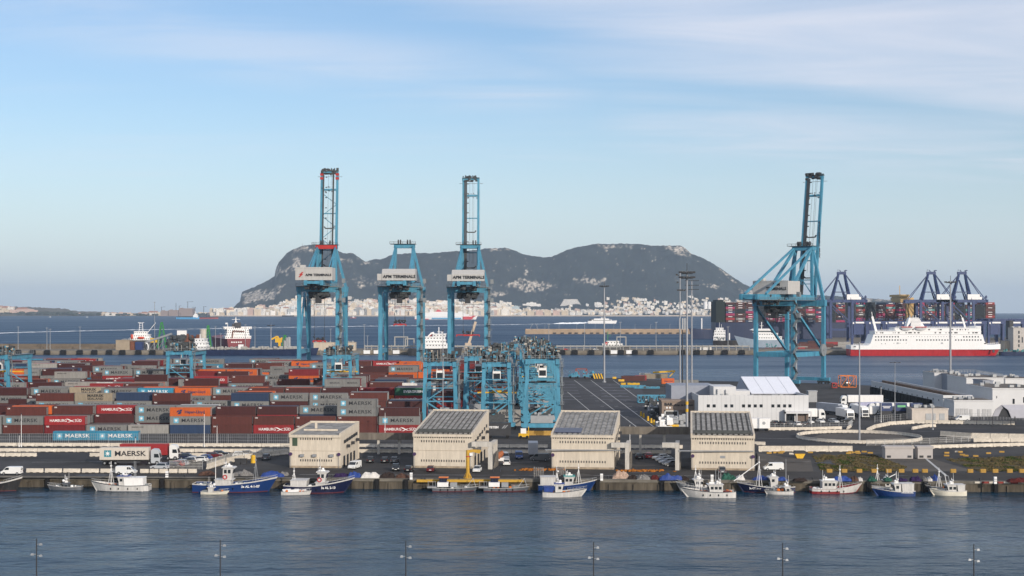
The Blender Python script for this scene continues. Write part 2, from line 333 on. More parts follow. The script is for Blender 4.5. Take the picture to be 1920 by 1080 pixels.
def rock():
    nx, ny = 700, 110; vs = []; fs = []; mask = []; pxs = np.linspace(428, 1718, nx)
    ys = list(np.linspace(0, 1, 92)) + list(np.linspace(1.05, 1.6, 18))
    for px in pxs:
        px = float(px); jag = 3.2 * fbm(px / 6., 1.3, 5, 4)
        for t in ys:
            y0 = SHORE - 100 + (RD - SHORE + 100) * t; x = (px - 960) / FPX * RD * (.93 + .07 * min(t, 1.)); x = (px - 960) / FPX * y0
            z = rock_z(x, y0)
            if .98 < t < 1.02: z += jag * min(1, ridge_h(px) / 60.)
            vs.append((x, y0, z - drop(x, y0)))
            py = HY - (z - drop(x, y0) - EYE) / y0 * FPX
            n1 = fbm(x / 45., y0 / 90., z / 40., 6); n2 = fbm(x / 14., y0 / 30., z / 12., 4); k = 0.
            def blob(cx, cy, rx, ry, a=0.):
                dx, dy = px - cx, py - cy; ca, sa = math.cos(a), math.sin(a); u = (dx * ca + dy * sa) / rx; w = (-dx * sa + dy * ca) / ry
                return max(0., 1 - (u * u + w * w) ** .5)
            k += 2.4 * blob(478, 556, 34, 15, -.25) + 1.7 * blob(512, 552, 30, 11, -.65) + 1.6 * blob(519, 508, 13, 14) + 1.5 * blob(550, 497, 26, 15, -.7) + 1.3 * blob(570, 465, 40, 9)
            k += 1.7 * blob(995, 535, 55, 14, .05) + 1.2 * blob(940, 551, 30, 8) + 2.0 * blob(1272, 468, 34, 11, .3) + 1.2 * blob(1150, 462, 60, 5) + 1.0 * blob(930, 469, 40, 5) + 1.5 * blob(1330, 536, 22, 6, .15)
            k += 1.0 * blob(1110, 527, 40, 12) + 2.0 * blob(1405, 553, 26, 12) + 1.2 * blob(690, 494, 26, 5) + .9 * blob(986, 502, 7, 40) + .9 * blob(640, 487, 40, 8) + .8 * blob(690, 530, 60, 12) + 1.2 * blob(1362, 515, 30, 6, .7)
            k += 1.0 * blob(1640, 562, 60, 8)
            mask.append(max(0., min(1., (k * (.75 + 1.5 * n2) + n1 * .9 - .45) * 1.9)) if k > .02 else max(0., min(1., (n2 * 1.2 + n1 * .7 - .95) * 2.2)))
    m_ = len(ys)
    for i in range(nx - 1):
        for j in range(m_ - 1):
            a = i * m_ + j; fs.append((a, a + m_, a + m_ + 1, a + 1))
    me = bpy.data.meshes.new('hill'); me.from_pydata(vs, [], fs); me.update()
    at = me.attributes.new('limestone', 'FLOAT', 'POINT'); at.data.foreach_set('value', mask)
    m = bpy.data.materials.new('rock_and_scrub'); m.use_nodes = True; N = m.node_tree.nodes; L = m.node_tree.links; b = N['Principled BSDF']; b.inputs['Roughness'].default_value = .95; b.inputs['Specular IOR Level'].default_value = .1
    an = N.new('ShaderNodeAttribute'); an.attribute_name = 'limestone'
    tc = N.new('ShaderNodeTexCoord'); n1 = N.new('ShaderNodeTexNoise'); n1.inputs['Scale'].default_value = .012; n1.inputs['Detail'].default_value = 8; L.new(tc.outputs['Object'], n1.inputs['Vector'])
    cr = N.new('ShaderNodeValToRGB'); L.new(n1.outputs[0], cr.inputs[0]); cr.color_ramp.elements[0].position = .35; cr.color_ramp.elements[1].position = .68
    cr.color_ramp.elements[0].color = (.012, .018, .021, 1); cr.color_ramp.elements[1].color = (.025, .033, .033, 1)
    n2 = N.new('ShaderNodeTexNoise'); n2.inputs['Scale'].default_value = .05; n2.inputs['Detail'].default_value = 6; L.new(tc.outputs['Object'], n2.inputs['Vector'])
    c2 = N.new('ShaderNodeValToRGB'); L.new(n2.outputs[0], c2.inputs[0]); c2.color_ramp.elements[0].position = .35; c2.color_ramp.elements[1].position = .62
    c2.color_ramp.elements[0].color = (.20, .17, .14, 1); c2.color_ramp.elements[1].color = (.60, .53, .44, 1)
    mx = N.new('ShaderNodeMix'); mx.data_type = 'RGBA'; L.new(an.outputs['Fac'], mx.inputs[0]); L.new(cr.outputs[0], mx.inputs[6]); L.new(c2.outputs[0], mx.inputs[7]); L.new(mx.outputs[2], b.inputs['Base Color'])
    me.materials.append(m); o = bpy.data.objects.new('hill', me); C.objects.link(o); struct(o)
    for p in me.polygons: p.use_smooth = True
rock()
# ------------------------------------------------------------------ far shore: town, coast, ships in the bay
def facade(name, col, win=(.16, .18, .20), wx=5., wz=3.4, frac=.34):
    if name in MATS: return MATS[name]
    m = mat(name, col, .8, var=.12, scale=.02); N = m.node_tree.nodes; L = m.node_tree.links; b = N['Principled BSDF']
    src = b.inputs['Base Color'].links[0].from_socket
    g = N.new('ShaderNodeNewGeometry'); tc = N.new('ShaderNodeTexCoord'); s = N.new('ShaderNodeSeparateXYZ'); L.new(tc.outputs['Object'], s.inputs[0])
    def M(op, a, b_=None):
        n = N.new('ShaderNodeMath'); n.operation = op
        for i, v in enumerate((a, b_)):
            if v is None: continue
            if isinstance(v, (int, float)): n.inputs[i].default_value = v
            else: L.new(v, n.inputs[i])
        return n.outputs[0]
    u = M('ADD', s.outputs[0], s.outputs[1])
    fx = M('FRACT', M('DIVIDE', u, wx)); fz = M('FRACT', M('DIVIDE', s.outputs[2], wz))
    w = M('MULTIPLY', M('LESS_THAN', fx, frac + .15), M('LESS_THAN', fz, frac))
    ns = N.new('ShaderNodeSeparateXYZ'); L.new(g.outputs['Normal'], ns.inputs[0])
    w = M('MULTIPLY', w, M('LESS_THAN', M('ABSOLUTE', ns.outputs[2]), .5))
    mx = N.new('ShaderNodeMix'); mx.data_type = 'RGBA'; L.new(w, mx.inputs[0]); L.new(src, mx.inputs[6]); mx.inputs[7].default_value = win + (1,); L.new(mx.outputs[2], b.inputs['Base Color'])
    return m
TOWN = [('white', facade('white_facade', (.76, .71, .63))), ('cream', facade('cream_facade', (.78, .66, .50))), ('grey', facade('grey_facade', (.42, .42, .41))),
        ('pink', facade('pink_facade', (.58, .40, .32))), ('sand', facade('sand_facade', (.60, .49, .35))), ('white', facade('bright_facade', (.78, .75, .70), frac=.3))]
M_ROOFT = mat('terracotta', (.33, .15, .10), .85)
def house_mesh(w, dpt, h, style, r):
    mb = MB(); mb.box(-w / 2, w / 2, -dpt / 2, dpt / 2, -6, h)
    if style == 0: mb.box(-w / 2 + w * .1, -w / 2 + w * .4, -dpt * .2, dpt * .3, h, h + 3.2); mb.box(-w / 2 - .4, w / 2 + .4, -dpt / 2 - .4, -dpt / 2, h - .6, h + .9)
    elif style == 1:
        mb.box(-w * .28, w * .3, -dpt / 2 + 3, dpt / 2 - 1, h, h + 6.4); mb.box(-w * .05, w * .12, -2, 3, h + 6.4, h + 9)
    elif style == 2:
        mb.cur = 1; mb.prismy([(-w / 2 - .6, h), (w / 2 + .6, h), (w * .3, h + w * .11 + 1.5), (-w * .3, h + w * .11 + 1.5)], -dpt / 2 - .6, dpt / 2 + .6)
    else:
        mb.box(w * .05, w * .45, -dpt / 2 - 4, -dpt / 2, -6, h * .62); mb.box(-w * .45, -w * .2, -dpt * .1, dpt * .3, h, h + 3.5)
    return mb
def town_top(px): return interp([(395, 588), (440, 587), (500, 583), (515, 572), (535, 566), (560, 561), (740, 562), (800, 565), (900, 568), (960, 570), (1000, 576), (1060, 575), (1110, 564), (1140, 560), (1200, 560), (1260, 566), (1345, 558), (1420, 566), (1500, 575)], px)
def town():
    r = random.Random(11); cnt = 0; fill = MB(); tries = 0; spots = []
    while len(spots) < 3100 and tries < 60000:
        tries += 1
        px = r.uniform(398, 1440) if r.random() < .62 else r.uniform(520, 960)
        y = shore_y((px - 960) / FPX * 8000) + 22 + (r.random() ** 1.35 * 330 if px < 1090 else r.random() ** .9 * 400); x = (px - 960) / FPX * y
        z = rock_z(x, y) - drop(x, y); py = HY - (z - EYE) / y * FPX
        if py < town_top(px) + r.uniform(-1.0, 5): continue
        if 970 < px < 1150 and py < 582 and r.random() < .88: continue
        
        spots.append((px, py, x, y, z))
    spots.sort(key=lambda s: -s[3])
    front = []
    for i, (px, py, x, y, z) in enumerate(spots):
        near = py > 584
        dense = 398 < px < 955
        w = r.uniform(16, 46) if dense else r.uniform(14, 34); h = (r.uniform(16, 38) if near else r.uniform(10, 24)) if dense else (r.uniform(8, 20) if near else r.uniform(6, 14))
        if not near and not dense: w *= .8
        front.append((w * h, px, py, x, y, z, w, h, near))
    front.sort(key=lambda s: -s[0])
    zones = [(556, 'left of the first blue crane'), (645, 'behind the first blue crane'), (708, 'between first and second crane'), (793, 'behind the second blue crane'), (840, 'between second and third crane'), (920, 'behind the third blue crane'),
             (1000, 'just right of the third crane'), (1125, 'left of the middle mast'), (1270, 'right of the middle mast'), (1500, 'right of the tall masts')]
    made = {}
    for i, (a, px, py, x, y, z, w, h, near) in enumerate(front):
        k = r.choices(range(6), (32, 18, 8, 8, 10, 24))[0]; st = r.choices(range(4), (5, 3, 2, 2))[0]
        nm, m = TOWN[k]
        if i < 215:
            mb = house_mesh(w, r.uniform(12, 20), h, st, r)
            tall = h > 24
            o = mb.build('apartment_block' if tall else 'town_house', [m, M_ROOFT], None, (x, y, z), R(r.uniform(-25, 25)))
            zn = next(t for l, t in zones if px < l); o['category'] = 'building'
            made.setdefault(('far %s %s %s' % (nm, 'tall block' if tall else 'low building', 'by the shore' if near else 'uphill'), zn), []).append((px, o))
        else:
            k0 = len(fill.v); fill.cur = k
            b = house_mesh(w * .8, 11, h * .75, 0, r); fill.add(b.v, b.f)
            a_ = R(r.uniform(-25, 25)); fill.xf(Matrix.Translation((x, y, z)) @ Matrix.Rotation(a_, 4, 'Z'), k0)
    rank_labels(made)
    o = fill.build('far_town', [t[1] for t in TOWN]); tag(o, 'mass of small pale houses packed between the larger blocks of the far town', 'town', kind='stuff')
town()
def at_far(px, y, z0=None):
    x = (px - 960) / FPX * y; z = rock_z(x, y) if z0 is None else z0
    return (x, y, z - drop(x, y))
def landmarks():
    W = facade('hotel_facade', (.66, .62, .57), wx=7, wz=5, frac=.5); S = 2.98
    def blk(name, px, y, w, h, label, cat, m=W, z0=None, fn=None, rz=0):
        mb = MB()
        if fn: fn(mb)
        else: mb.box(-w / 2, w / 2, -9, 9, -8, h); mb.box(-w * .3, w * .2, -6, 6, h, h + 4)
        return tag(mb.build(name, m, None, at_far(px, y, z0), rz), label, cat)
    def stepped(mb):
        for k in range(5): mb.box(-60 + k * 5, 60 - k * 5, -20 + k * 6, 20, -10 + k * 8, -2 + k * 8)
    blk('hotel', 1070, 8235, 0, 0, 'large grey stepped hotel block standing alone on the wooded slope', 'hotel', fn=stepped, z0=66)
    def long(mb): mb.box(-52, 52, -9, 9, -12, 18); mb.box(-30, 26, -7, 7, 18, 25); mb.box(-8, 8, -6, 6, 25, 29)
    blk('hospital', 997, 8230, 0, 0, 'long bright white building with a raised centre above the shore road', 'building', m=TOWN[5][1], fn=long, z0=52)
    def lean(mb): mb.loft([[(-18, -8, -8), (20, -8, -8), (20, 8, -8), (-18, 8, -8)], [(-14, -8, 22), (12, -8, 22), (12, 8, 22), (-14, 8, 22)], [(-24, -8, 58), (6, -8, 50), (6, 8, 50), (-24, 8, 58)]])
    blk('tower_block', 937, 8120, 0, 0, 'white tower block with a slanting top rising over the far town', 'building', m=TOWN[0][1], fn=lean, z0=20)
    def cube(mb): mb.box(-21, 21, -10, 10, -8, 30); mb.box(-10, 14, -8, 8, 30, 33)
    blk('office_block', 967, 8140, 0, 0, 'pale blue grey square block right of the slanting tower', 'building', m=facade('blue_facade', (.42, .50, .52)), fn=cube, z0=25)
    for i, px in enumerate((532, 541, 549.5)):
        mb = MB()
        for k in range(3): mb.box(-14 + k * 10, -6 + k * 10, -8, 8, -6, 55 - abs(k - 1) * 5)
        mb.box(-14, 14, -5, 8, -6, 47)
        o = mb.build('apartment_tower', facade('tower_facade', (.66, .68, .68), wx=4.5, wz=60, frac=.45), None, at_far(px, 7990, 3)); tag(o, '%s from left of three ribbed pale towers on the waterfront below the cliffs' % ORD[i], 'building', 'three ribbed waterfront towers')
    for i, px in enumerate((1322.5, 1330, 1337.5, 1345)):
        mb = MB(); mb.tube((0, 0, -6), (0, 0, 34), 10.2, n=20); mb.tube((0, 0, 34), (0, 0, 36.5), 10.2, 2, n=20)
        o = mb.build('storage_tank', M_WHITE, None, at_far(px, 8150, 46)); tag(o, '%s tall pale tank from the left in the row of four above the far harbour' % ORD[i], 'tank', 'row of four pale tanks')
    for px, y, w, z0 in ((1130, 8170, 66, 48), (1121, 8190, 40, 62), (1201, 8250, 74, 84), (1290, 8330, 60, 100), (1210, 8170, 90, 44), (1290, 8080, 130, 18), (1140, 8060, 96, 14)):
        mb = MB(); n = int(w / 12)
        for k in range(n): mb.box(-w / 2 + k * 12 + 1.2, -w / 2 + k * 12 + 10.8, -8, 8, -8, 16 + (k % 2) * 2)
        mb.box(-w / 2, w / 2, -5, 9, -8, 13)
        lab = {1130: 'row of white terraced flats high on the slope behind the mast', 1121: 'short white terrace just above the row of terraced flats', 1201: 'white castle like block alone high on the slope', 1290: '', 1210: 'long white terrace halfway up the right of the far town', 1140: 'long pink and cream block on the shore right of centre'}
        lb = lab[px] if px != 1290 else ('white villas highest on the right slope' if z0 == 100 else 'very long pale block behind the far harbour at right')
        tag(mb.build('terrace', TOWN[5][1] if px != 1140 else TOWN[3][1], None, at_far(px, y, z0)), lb, 'building')
    for i, px in enumerate((995, 1011, 1027, 1043, 1059)):
        mb = MB(); mb.box(-17, 17, -8, 8, -6, 24); mb.box(-20, -9, -10, -8, -6, 30); mb.box(9, 19, -10, -8, -6, 27); mb.box(-4, 5, -3, 3, 24, 30)
        tag(mb.build('apartment_block', TOWN[3 if i % 2 else 4][1], None, at_far(px, 8010, 6)), '%s from left of the five evenly spaced pink blocks on the far waterfront' % ORD[i], 'building', 'evenly spaced pink waterfront blocks')
    # summit mast
    mb = MB(); mb.tube((0, 0, -10), (0, 0, 22), 1.6, .6, n=6); mb.box(-10, 9, -4, 4, -10, 2)
    x = (567 - 960) / FPX * RD; tag(mb.build('summit_station', M_GREY, None, (x, RD, rock_z(x, RD) - drop(x, RD) - 6)), 'small station with an antenna on the left summit of the rock', 'station')
landmarks()
def coast():
    vs = []; fs = []; nx = 240; ts = [0, .04, .1, .2, .35, .5, .7, 1]
    def prof(px): return interp([(-200, 50), (-40, 52), (10, 47), (40, 42), (62, 30), (80, 24), (120, 22), (200, 10), (300, 12), (380, 14), (430, 20), (470, 8)], px)
    for i in range(nx):
        px = -200 + i * 680 / (nx - 1)
        for t in ts:
            y = 8250 + 30 * math.sin(px / 23.) + 900 * t - 260 * max(0, (px - 380) / 90.) ; x = (px - 960) / FPX * 8400
            z = -4 + (6 + prof(px)) * (t ** .5) * (1 + .18 * fbm(px / 9., t * 3, 2)) if t else -8
            vs.append((x, y, z - drop(x, y)))
    n = len(ts)
    for i in range(nx - 1):
        for j in range(n - 1): a = i * n + j; fs.append((a, a + n, a + n + 1, a + 1))
    me = bpy.data.meshes.new('coast'); me.from_pydata(vs, [], fs); me.materials.append(mat('coast_scrub', (.10, .085, .06), .95, var=.5, scale=.02)); o = bpy.data.objects.new('coast', me); C.objects.link(o); struct(o)
    # thin pale beach and harbour wall below the rock
    mb = MB()
    for i in range(145):
        a, b = 395 + i * 7, 402 + i * 7; xa, xb = (a - 960) / FPX * 7930, (b - 960) / FPX * 7930
        ya, yb = shore_y(xa) - 18, shore_y(xb) - 18; za, zb = -drop(xa, ya), -drop(xb, yb)
        mb.add([(xa, ya, za - 4), (xb, yb, zb - 4), (xb, yb, zb + 5), (xa, ya, za + 5), (xb, yb + 40, zb + 6), (xa, ya + 40, za + 6)], [(0, 1, 2, 3), (3, 2, 4, 5)])
    struct(mb.build('far_sea_wall', mat('sea_wall', (.55, .46, .36), .9)))
    r = random.Random(5); made = {}
    for i in range(46):
        px = r.choice([r.uniform(-8, 60), r.uniform(60, 440), r.uniform(150, 440)]); up = px < 60
        y = 8330 + r.random() * (500 if up else 120) - 220 * max(0, (px - 380) / 90.); x = (px - 960) / FPX * y
        w = r.uniform(25, 75); h = r.uniform(9, 17); z = (18 + (y - 8330) * .06) if up else 4
        k = r.choice((0, 1, 3, 4, 3)); nm, m = TOWN[k]; st = r.choice((0, 2, 3, 0))
        where = 'low hill at far left' if up else 'low shore left of the rock'
        o = house_mesh(w, 14, h, st, r).build('town_house', [m, M_ROOFT], None, (x, y, z - drop(x, y))); o['category'] = 'building'
        made.setdefault(('distant %s house' % nm, 'on the ' + where), []).append((px, o))
    rank_labels(made)
    M = mat('brown_cladding', (.27, .20, .17), .8)
    for px0, px1, h, lb in ((316, 334, 30, 'lower half of a huge brown hall on the far shore'), (335, 361, 40, 'higher half of a huge brown hall on the far shore'), (301, 315, 26, 'small brown hall left of the huge one on the far shore')):
        y = 8160; x0, x1 = (px0 - 960) / FPX * y, (px1 - 960) / FPX * y; mb = MB(); mb.box(x0, x1, y, y + 60, -8, h); mb.box(x0 + 8, x0 + 22, y + 5, y + 15, h, h + 3)
        tag(mb.build('assembly_hall', M), lb, 'hall')
    for ci, (px, h, j) in enumerate(((303, 48, 14), (330, 70, 0), (336, 54, 8), (352, 78, 20), (366, 46, -12), (382, 50, 10))):
        y = 8180; x = (px - 960) / FPX * y; mb = MB(); mb.bar((x, y, 0), (x, y, h), 2.2)
        if j: mb.bar((x - j * .4, y, h * .97), (x + j * 1.6, y, h), 1.6)
        tag(mb.build('tower_crane', M_DARK), '%s from left of the thin tower cranes rising over the far brown halls' % ORD[ci], 'crane', 'thin cranes over the brown halls')
    # dark trees on the low shore
    mb = MB(); r = random.Random(3)
    for i in range(420):
        c = r.choice([(82, 8), (110, 10), (70, 14), (130, 26), (250, 100), (395, 22), (40, 30)]); px = r.gauss(*c); y = 8300 + r.random() * 160 - 220 * max(0, (px - 380) / 90.); x = (px - 960) / FPX * y
        s = r.uniform(5, 10); mb.ball((x, y, 6 + r.random() * (15 if px < 140 else 5) - drop(x, y)), s * 1.7, s, s, n=6, m=4)
    tag(mb.build('shore_woods', mat('far_foliage', (.035, .042, .028), .95, var=.4, scale=.05)), 'dark belt of trees along the low shore at far left', 'woods', kind='stuff')
coast()
# ships in the bay -------------------------------------------------------------
def hull(mb, L, B, H, bow=.18, stern=.04, rake=.5, z0=-1.5, sheer=0.08, n=14, flare=.15, tw=.85):
    """a ship's hull, bow towards +x; waterline at z=0"""
    rings = []
    for i in range(n + 1):
        t = i / n; x = -L / 2 + L * t
        w = 1.0
        if t > 1 - bow * 1.6: w = max(.02, 1 - ((t - (1 - bow * 1.6)) / (bow * 1.6)) ** 2.0)
        if t < stern * 2: w = tw + (1 - tw) * t / (stern * 2)
        h = H * (1 + sheer * 4 * max(0, t - .5) ** 2 * 2 + sheer * .6 * max(0, .3 - t)); hw = B / 2 * w
        lo = hw * (1 - flare) * (1 if t < .8 else 1 - (t - .8) * 1.5)
        xr = x + (H * rake * (max(0, t - .75) / .25)) * .5
        rings.append([(x, -lo, z0), (x, lo, z0), (xr, hw, h), (xr, -hw, h)])
    mb.loft(rings); return mb
def ferry_far():
    y = 5400; x = X(835, y); L = 228
    t = thing('ferry', 'large white ferry with a blue band and red bow under the far town', 'ferry', (x, y, -drop(x, y)))
    h = MB(); hull(h, L, 26, 13, rake=1.2); h.build('hull', M_WHITE, t)
    b = MB(); b.box(-50, 60, -13.3, 13.3, 1.5, 6.5); b.build('band', mat('sea_blue', (.10, .33, .55), .5), t)
    b = MB(); hull(b, L, 26.4, 9, rake=1.2); b.f = [f for f in b.f]; b2 = MB(); b2.box(66, 98, -13.5, 13.5, -1, 11); b2.prismy([(98, -1), (106, 8), (116, 14), (98, 14)], -6, 6)
    b2.build('bow_panel', mat('ferry_red', (.55, .04, .05), .5), t)
    s = MB(); s.box(-105, 88, -11, 11, 13, 20); s.box(-90, 72, -10.5, 10.5, 20, 25); s.box(-60, 30, -9.5, 9.5, 25, 29); s.box(48, 66, -10, 10, 25, 30); s.build('superstructure', M_WHITE, t)
    s = MB(); s.prismy([(-42, 25), (-12, 25), (-18, 34), (-28, 38)], -4, 4); s.build('funnel', mat('ferry_red'), t) if False else s.build('funnel', MATS['ferry_red'], t)
    s = MB(); s.box(-112, -62, -13.2, 13.2, -1, 2.5); s.build('stern_stripe', MATS['ferry_red'], t)
ferry_far()
def small_ships():
    # blue product tanker and black and red barge, far left
    y = 5600; x = X(352, y)
    t = thing('tanker', 'small light blue tanker with white bridge anchored off the far shore', 'ship', (x, y, -drop(x, y)), 0)
    h = MB(); hull(h, 88, 14, 7); h.build('hull', mat('bright_blue', (.06, .30, .55), .5), t)
    s = MB(); s.box(22, 40, -5, 5, 6, 16); s.box(26, 37, -4, 4, 16, 21); s.box(29, 31, -1, 1, 21, 30); s.build('bridge', M_WHITE, t)
    s = MB(); s.box(-40, 16, -5, 5, 7, 11); s.tube((-30, 0, 8), (-30, 0, 26), .8); s.build('deck_gear', M_DARK, t)
    x = X(392, y + 150); t = thing('barge', 'black barge with red lower hull moored beside the blue tanker', 'ship', (x, y + 150, -drop(x, y)))
    h = MB(); hull(h, 76, 14, 9, z0=3.5, rake=.3); h.build('upper_hull', M_DARK, t); h = MB(); hull(h, 74, 13.6, 5, rake=.3); h.build('lower_hull', mat('red_lead', (.33, .06, .05), .7), t)
    for px, yy, L, lb in ((662, 6100, 26, 'small red tug off the far town'), (540, 7400, 60, 'low dark barge against the far waterfront'), (94, 7000, 12, 'tiny white boat far out at left'), (163, 7000, 10, 'tiny white dot of a boat off the low shore')):
        x = X(px, yy); t = thing('tug_boat' if px > 300 else 'motor_boat', lb, 'boat', (x, yy, -drop(x, yy)))
        h = MB(); hull(h, L, L * .28, L * .12); h.build('hull', MATS['red_lead'] if px == 662 else M_DARK if px == 540 else M_WHITE, t)
        s = MB(); s.box(-L * .1, L * .22, -L * .08, L * .08, L * .1, L * .24); s.box(0, L * .06, -.3, .3, L * .24, L * .4); s.build('wheelhouse', M_WHITE, t)
    # fast ferry under way with its wake
    y = D(606, 0); x = X(1128, y)
    t = thing('fast_ferry', 'white catamaran ferry speeding right with a foaming wake', 'ferry', (x, y, -drop(x, y)))
    h = MB(); k = 74 / 1.
    for s_ in (-1, 1):
        hh = MB(); hull(hh, k, 6, 7, bow=.3, rake=1.2); hh.xf(Matrix.Translation((0, s_ * 8, 0))); h.add(hh.v, hh.f)
    h.box(-k / 2, k * .36, -9, 9, 3, 7.2); h.build('hull', M_WHITE, t)
    s = MB(); s.box(-k * .36, k * .36, -9, 9, 7.2, 10.5); s.box(-k * .28, k * .26, -8, 8, 10.5, 13.5); s.box(-k * .02, k * .14, -6, 6, 13.5, 16.2); s.build('superstructure', M_WHITE, t)
    s = MB(); s.box(-k * .33, k * .33, -9.1, 9.1, 8.2, 9.6); s.box(0, k * .12, -6.1, 6.1, 14.2, 15.4); s.build('window', M_GLASS, t)
    s = MB(); s.box(-k * .44, -k * .30, -7, 7, 7, 12); s.bar((-k * .1, 0, 13), (-k * .14, 0, 20), .7); s.build('engine_deck', M_DARK, t)
    foam = mat('foam', (.80, .83, .85), .8)
    r = random.Random(2)
    def wake(pts, wd, hgt, lb, dens=1.):
        mb = MB()
        for i in range(len(pts) - 1):
            (a, pa), (b, pb) = pts[i], pts[i + 1]; n = max(2, int(abs(b - a) / 3 * dens))
            for k_ in range(n):
                u = (k_ + r.random()) / n; px = a + (b - a) * u; py = pa + (pb - pa) * u; yy = D(py + r.gauss(0, .16), 0); xx = X(px, yy); l = r.uniform(8, 34) * wd; w = r.uniform(1.5, 6) * wd; zz = -drop(xx, yy)
                mb.add([(xx - l, yy, zz + .1), (xx - l * .4, yy - w, zz + .15), (xx + l, yy - w * .3, zz + .1), (xx + l * .5, yy + w, zz + .1), (xx, yy, zz + hgt * r.random() + .2)], [(0, 1, 4), (1, 2, 4), (2, 3, 4), (3, 0, 4)])
        tag(mb.build('wake', foam), lb, 'wake', kind='stuff')
    wake([(1118, 605.8), (1100, 605.7), (1075, 606.2), (1050, 606.6)], .8, 4, 'white churned wake right behind the fast ferry', 3)
    wake([(1050, 606.6), (1000, 607), (960, 608), (880, 609), (700, 611), (560, 613), (380, 616), (200, 619), (60, 622.5), (-30, 625)], .55, .5, 'long thin line of old foam across the bay', .8)
small_ships()
# ------------------------------------------------------------------ cranes
M_CB = mat('crane_blue', (.062, .255, .375), .5, var=.3, scale=.25, streak=True, dirt=.35)
M_CD = mat('crane_machinery', (.055, .060, .062), .6, var=.5, scale=1.5)
M_CG = mat('crane_walkway', (.20, .22, .23), .6, var=.3)
M_HOUSE = mat('house_cladding', (.44, .43, .41), .6, var=.12, scale=.4, streak=True)
M_RED = mat('signal_red', (.42, .025, .02), .5)
M_TXT = mat('black_lettering', (.012, .013, .018), .6, var=0)
M_ORANGE = mat('machine_orange', (.62, .16, .02), .5)
M_YEL = mat('safety_yellow', (.68, .40, .02), .5, var=.25, scale=1.)
def clutter(mb, r, x0, x1, y0, y1, z0, z1, n, s0=.3, s1=1.2):
    for i in range(n):
        a, b, c = r.uniform(s0, s1), r.uniform(s0, s1), r.uniform(s0, s1); x, y, z = r.uniform(x0, x1), r.uniform(y0, y1), r.uniform(z0, z1)
        if r.random() < .3: mb.tube((x - a / 2, y, z), (x + a / 2, y, z), b / 2, n=7)
        else: mb.bx(x, y, z, a, b, c)
def rail(mb, pts, h=1.1, w=.09, step=2.2, close=False):
    for p, q in zip(pts, pts[1:] + ([pts[0]] if close else [])):
        p, q = Vector(p), Vector(q); up = Vector((0, 0, h)); mb.bar(p + up, q + up, w); mb.bar(p + up * .5, q + up * .5, w * .7)
        n = max(1, int((q - p).length / step))
        for i in range(n + 1): c = p.lerp(q, i / n); mb.bar(c, c + up, w)
def stairs(mb, x, y, z0, z1, w=2.2, d=1.2, st=3.2):
    z = z0; s = 1
    while z < z1 - .5:
        zz = min(z + st, z1); mb.bar((x, y - s * w / 2, z), (x, y + s * w / 2, zz), d * .55, .16)
        mb.bar((x, y - s * w / 2, z + 1), (x, y + s * w / 2, zz + 1), .09); mb.bx(x, y + s * w / 2 + s * .4, zz, d * 1.3, 1., .12)
        rail(mb, [(x - d * .7, y + s * (w / 2 + .9), zz), (x + d * .7, y + s * (w / 2 + .9), zz)], 1., .08)
        z = zz; s = -s
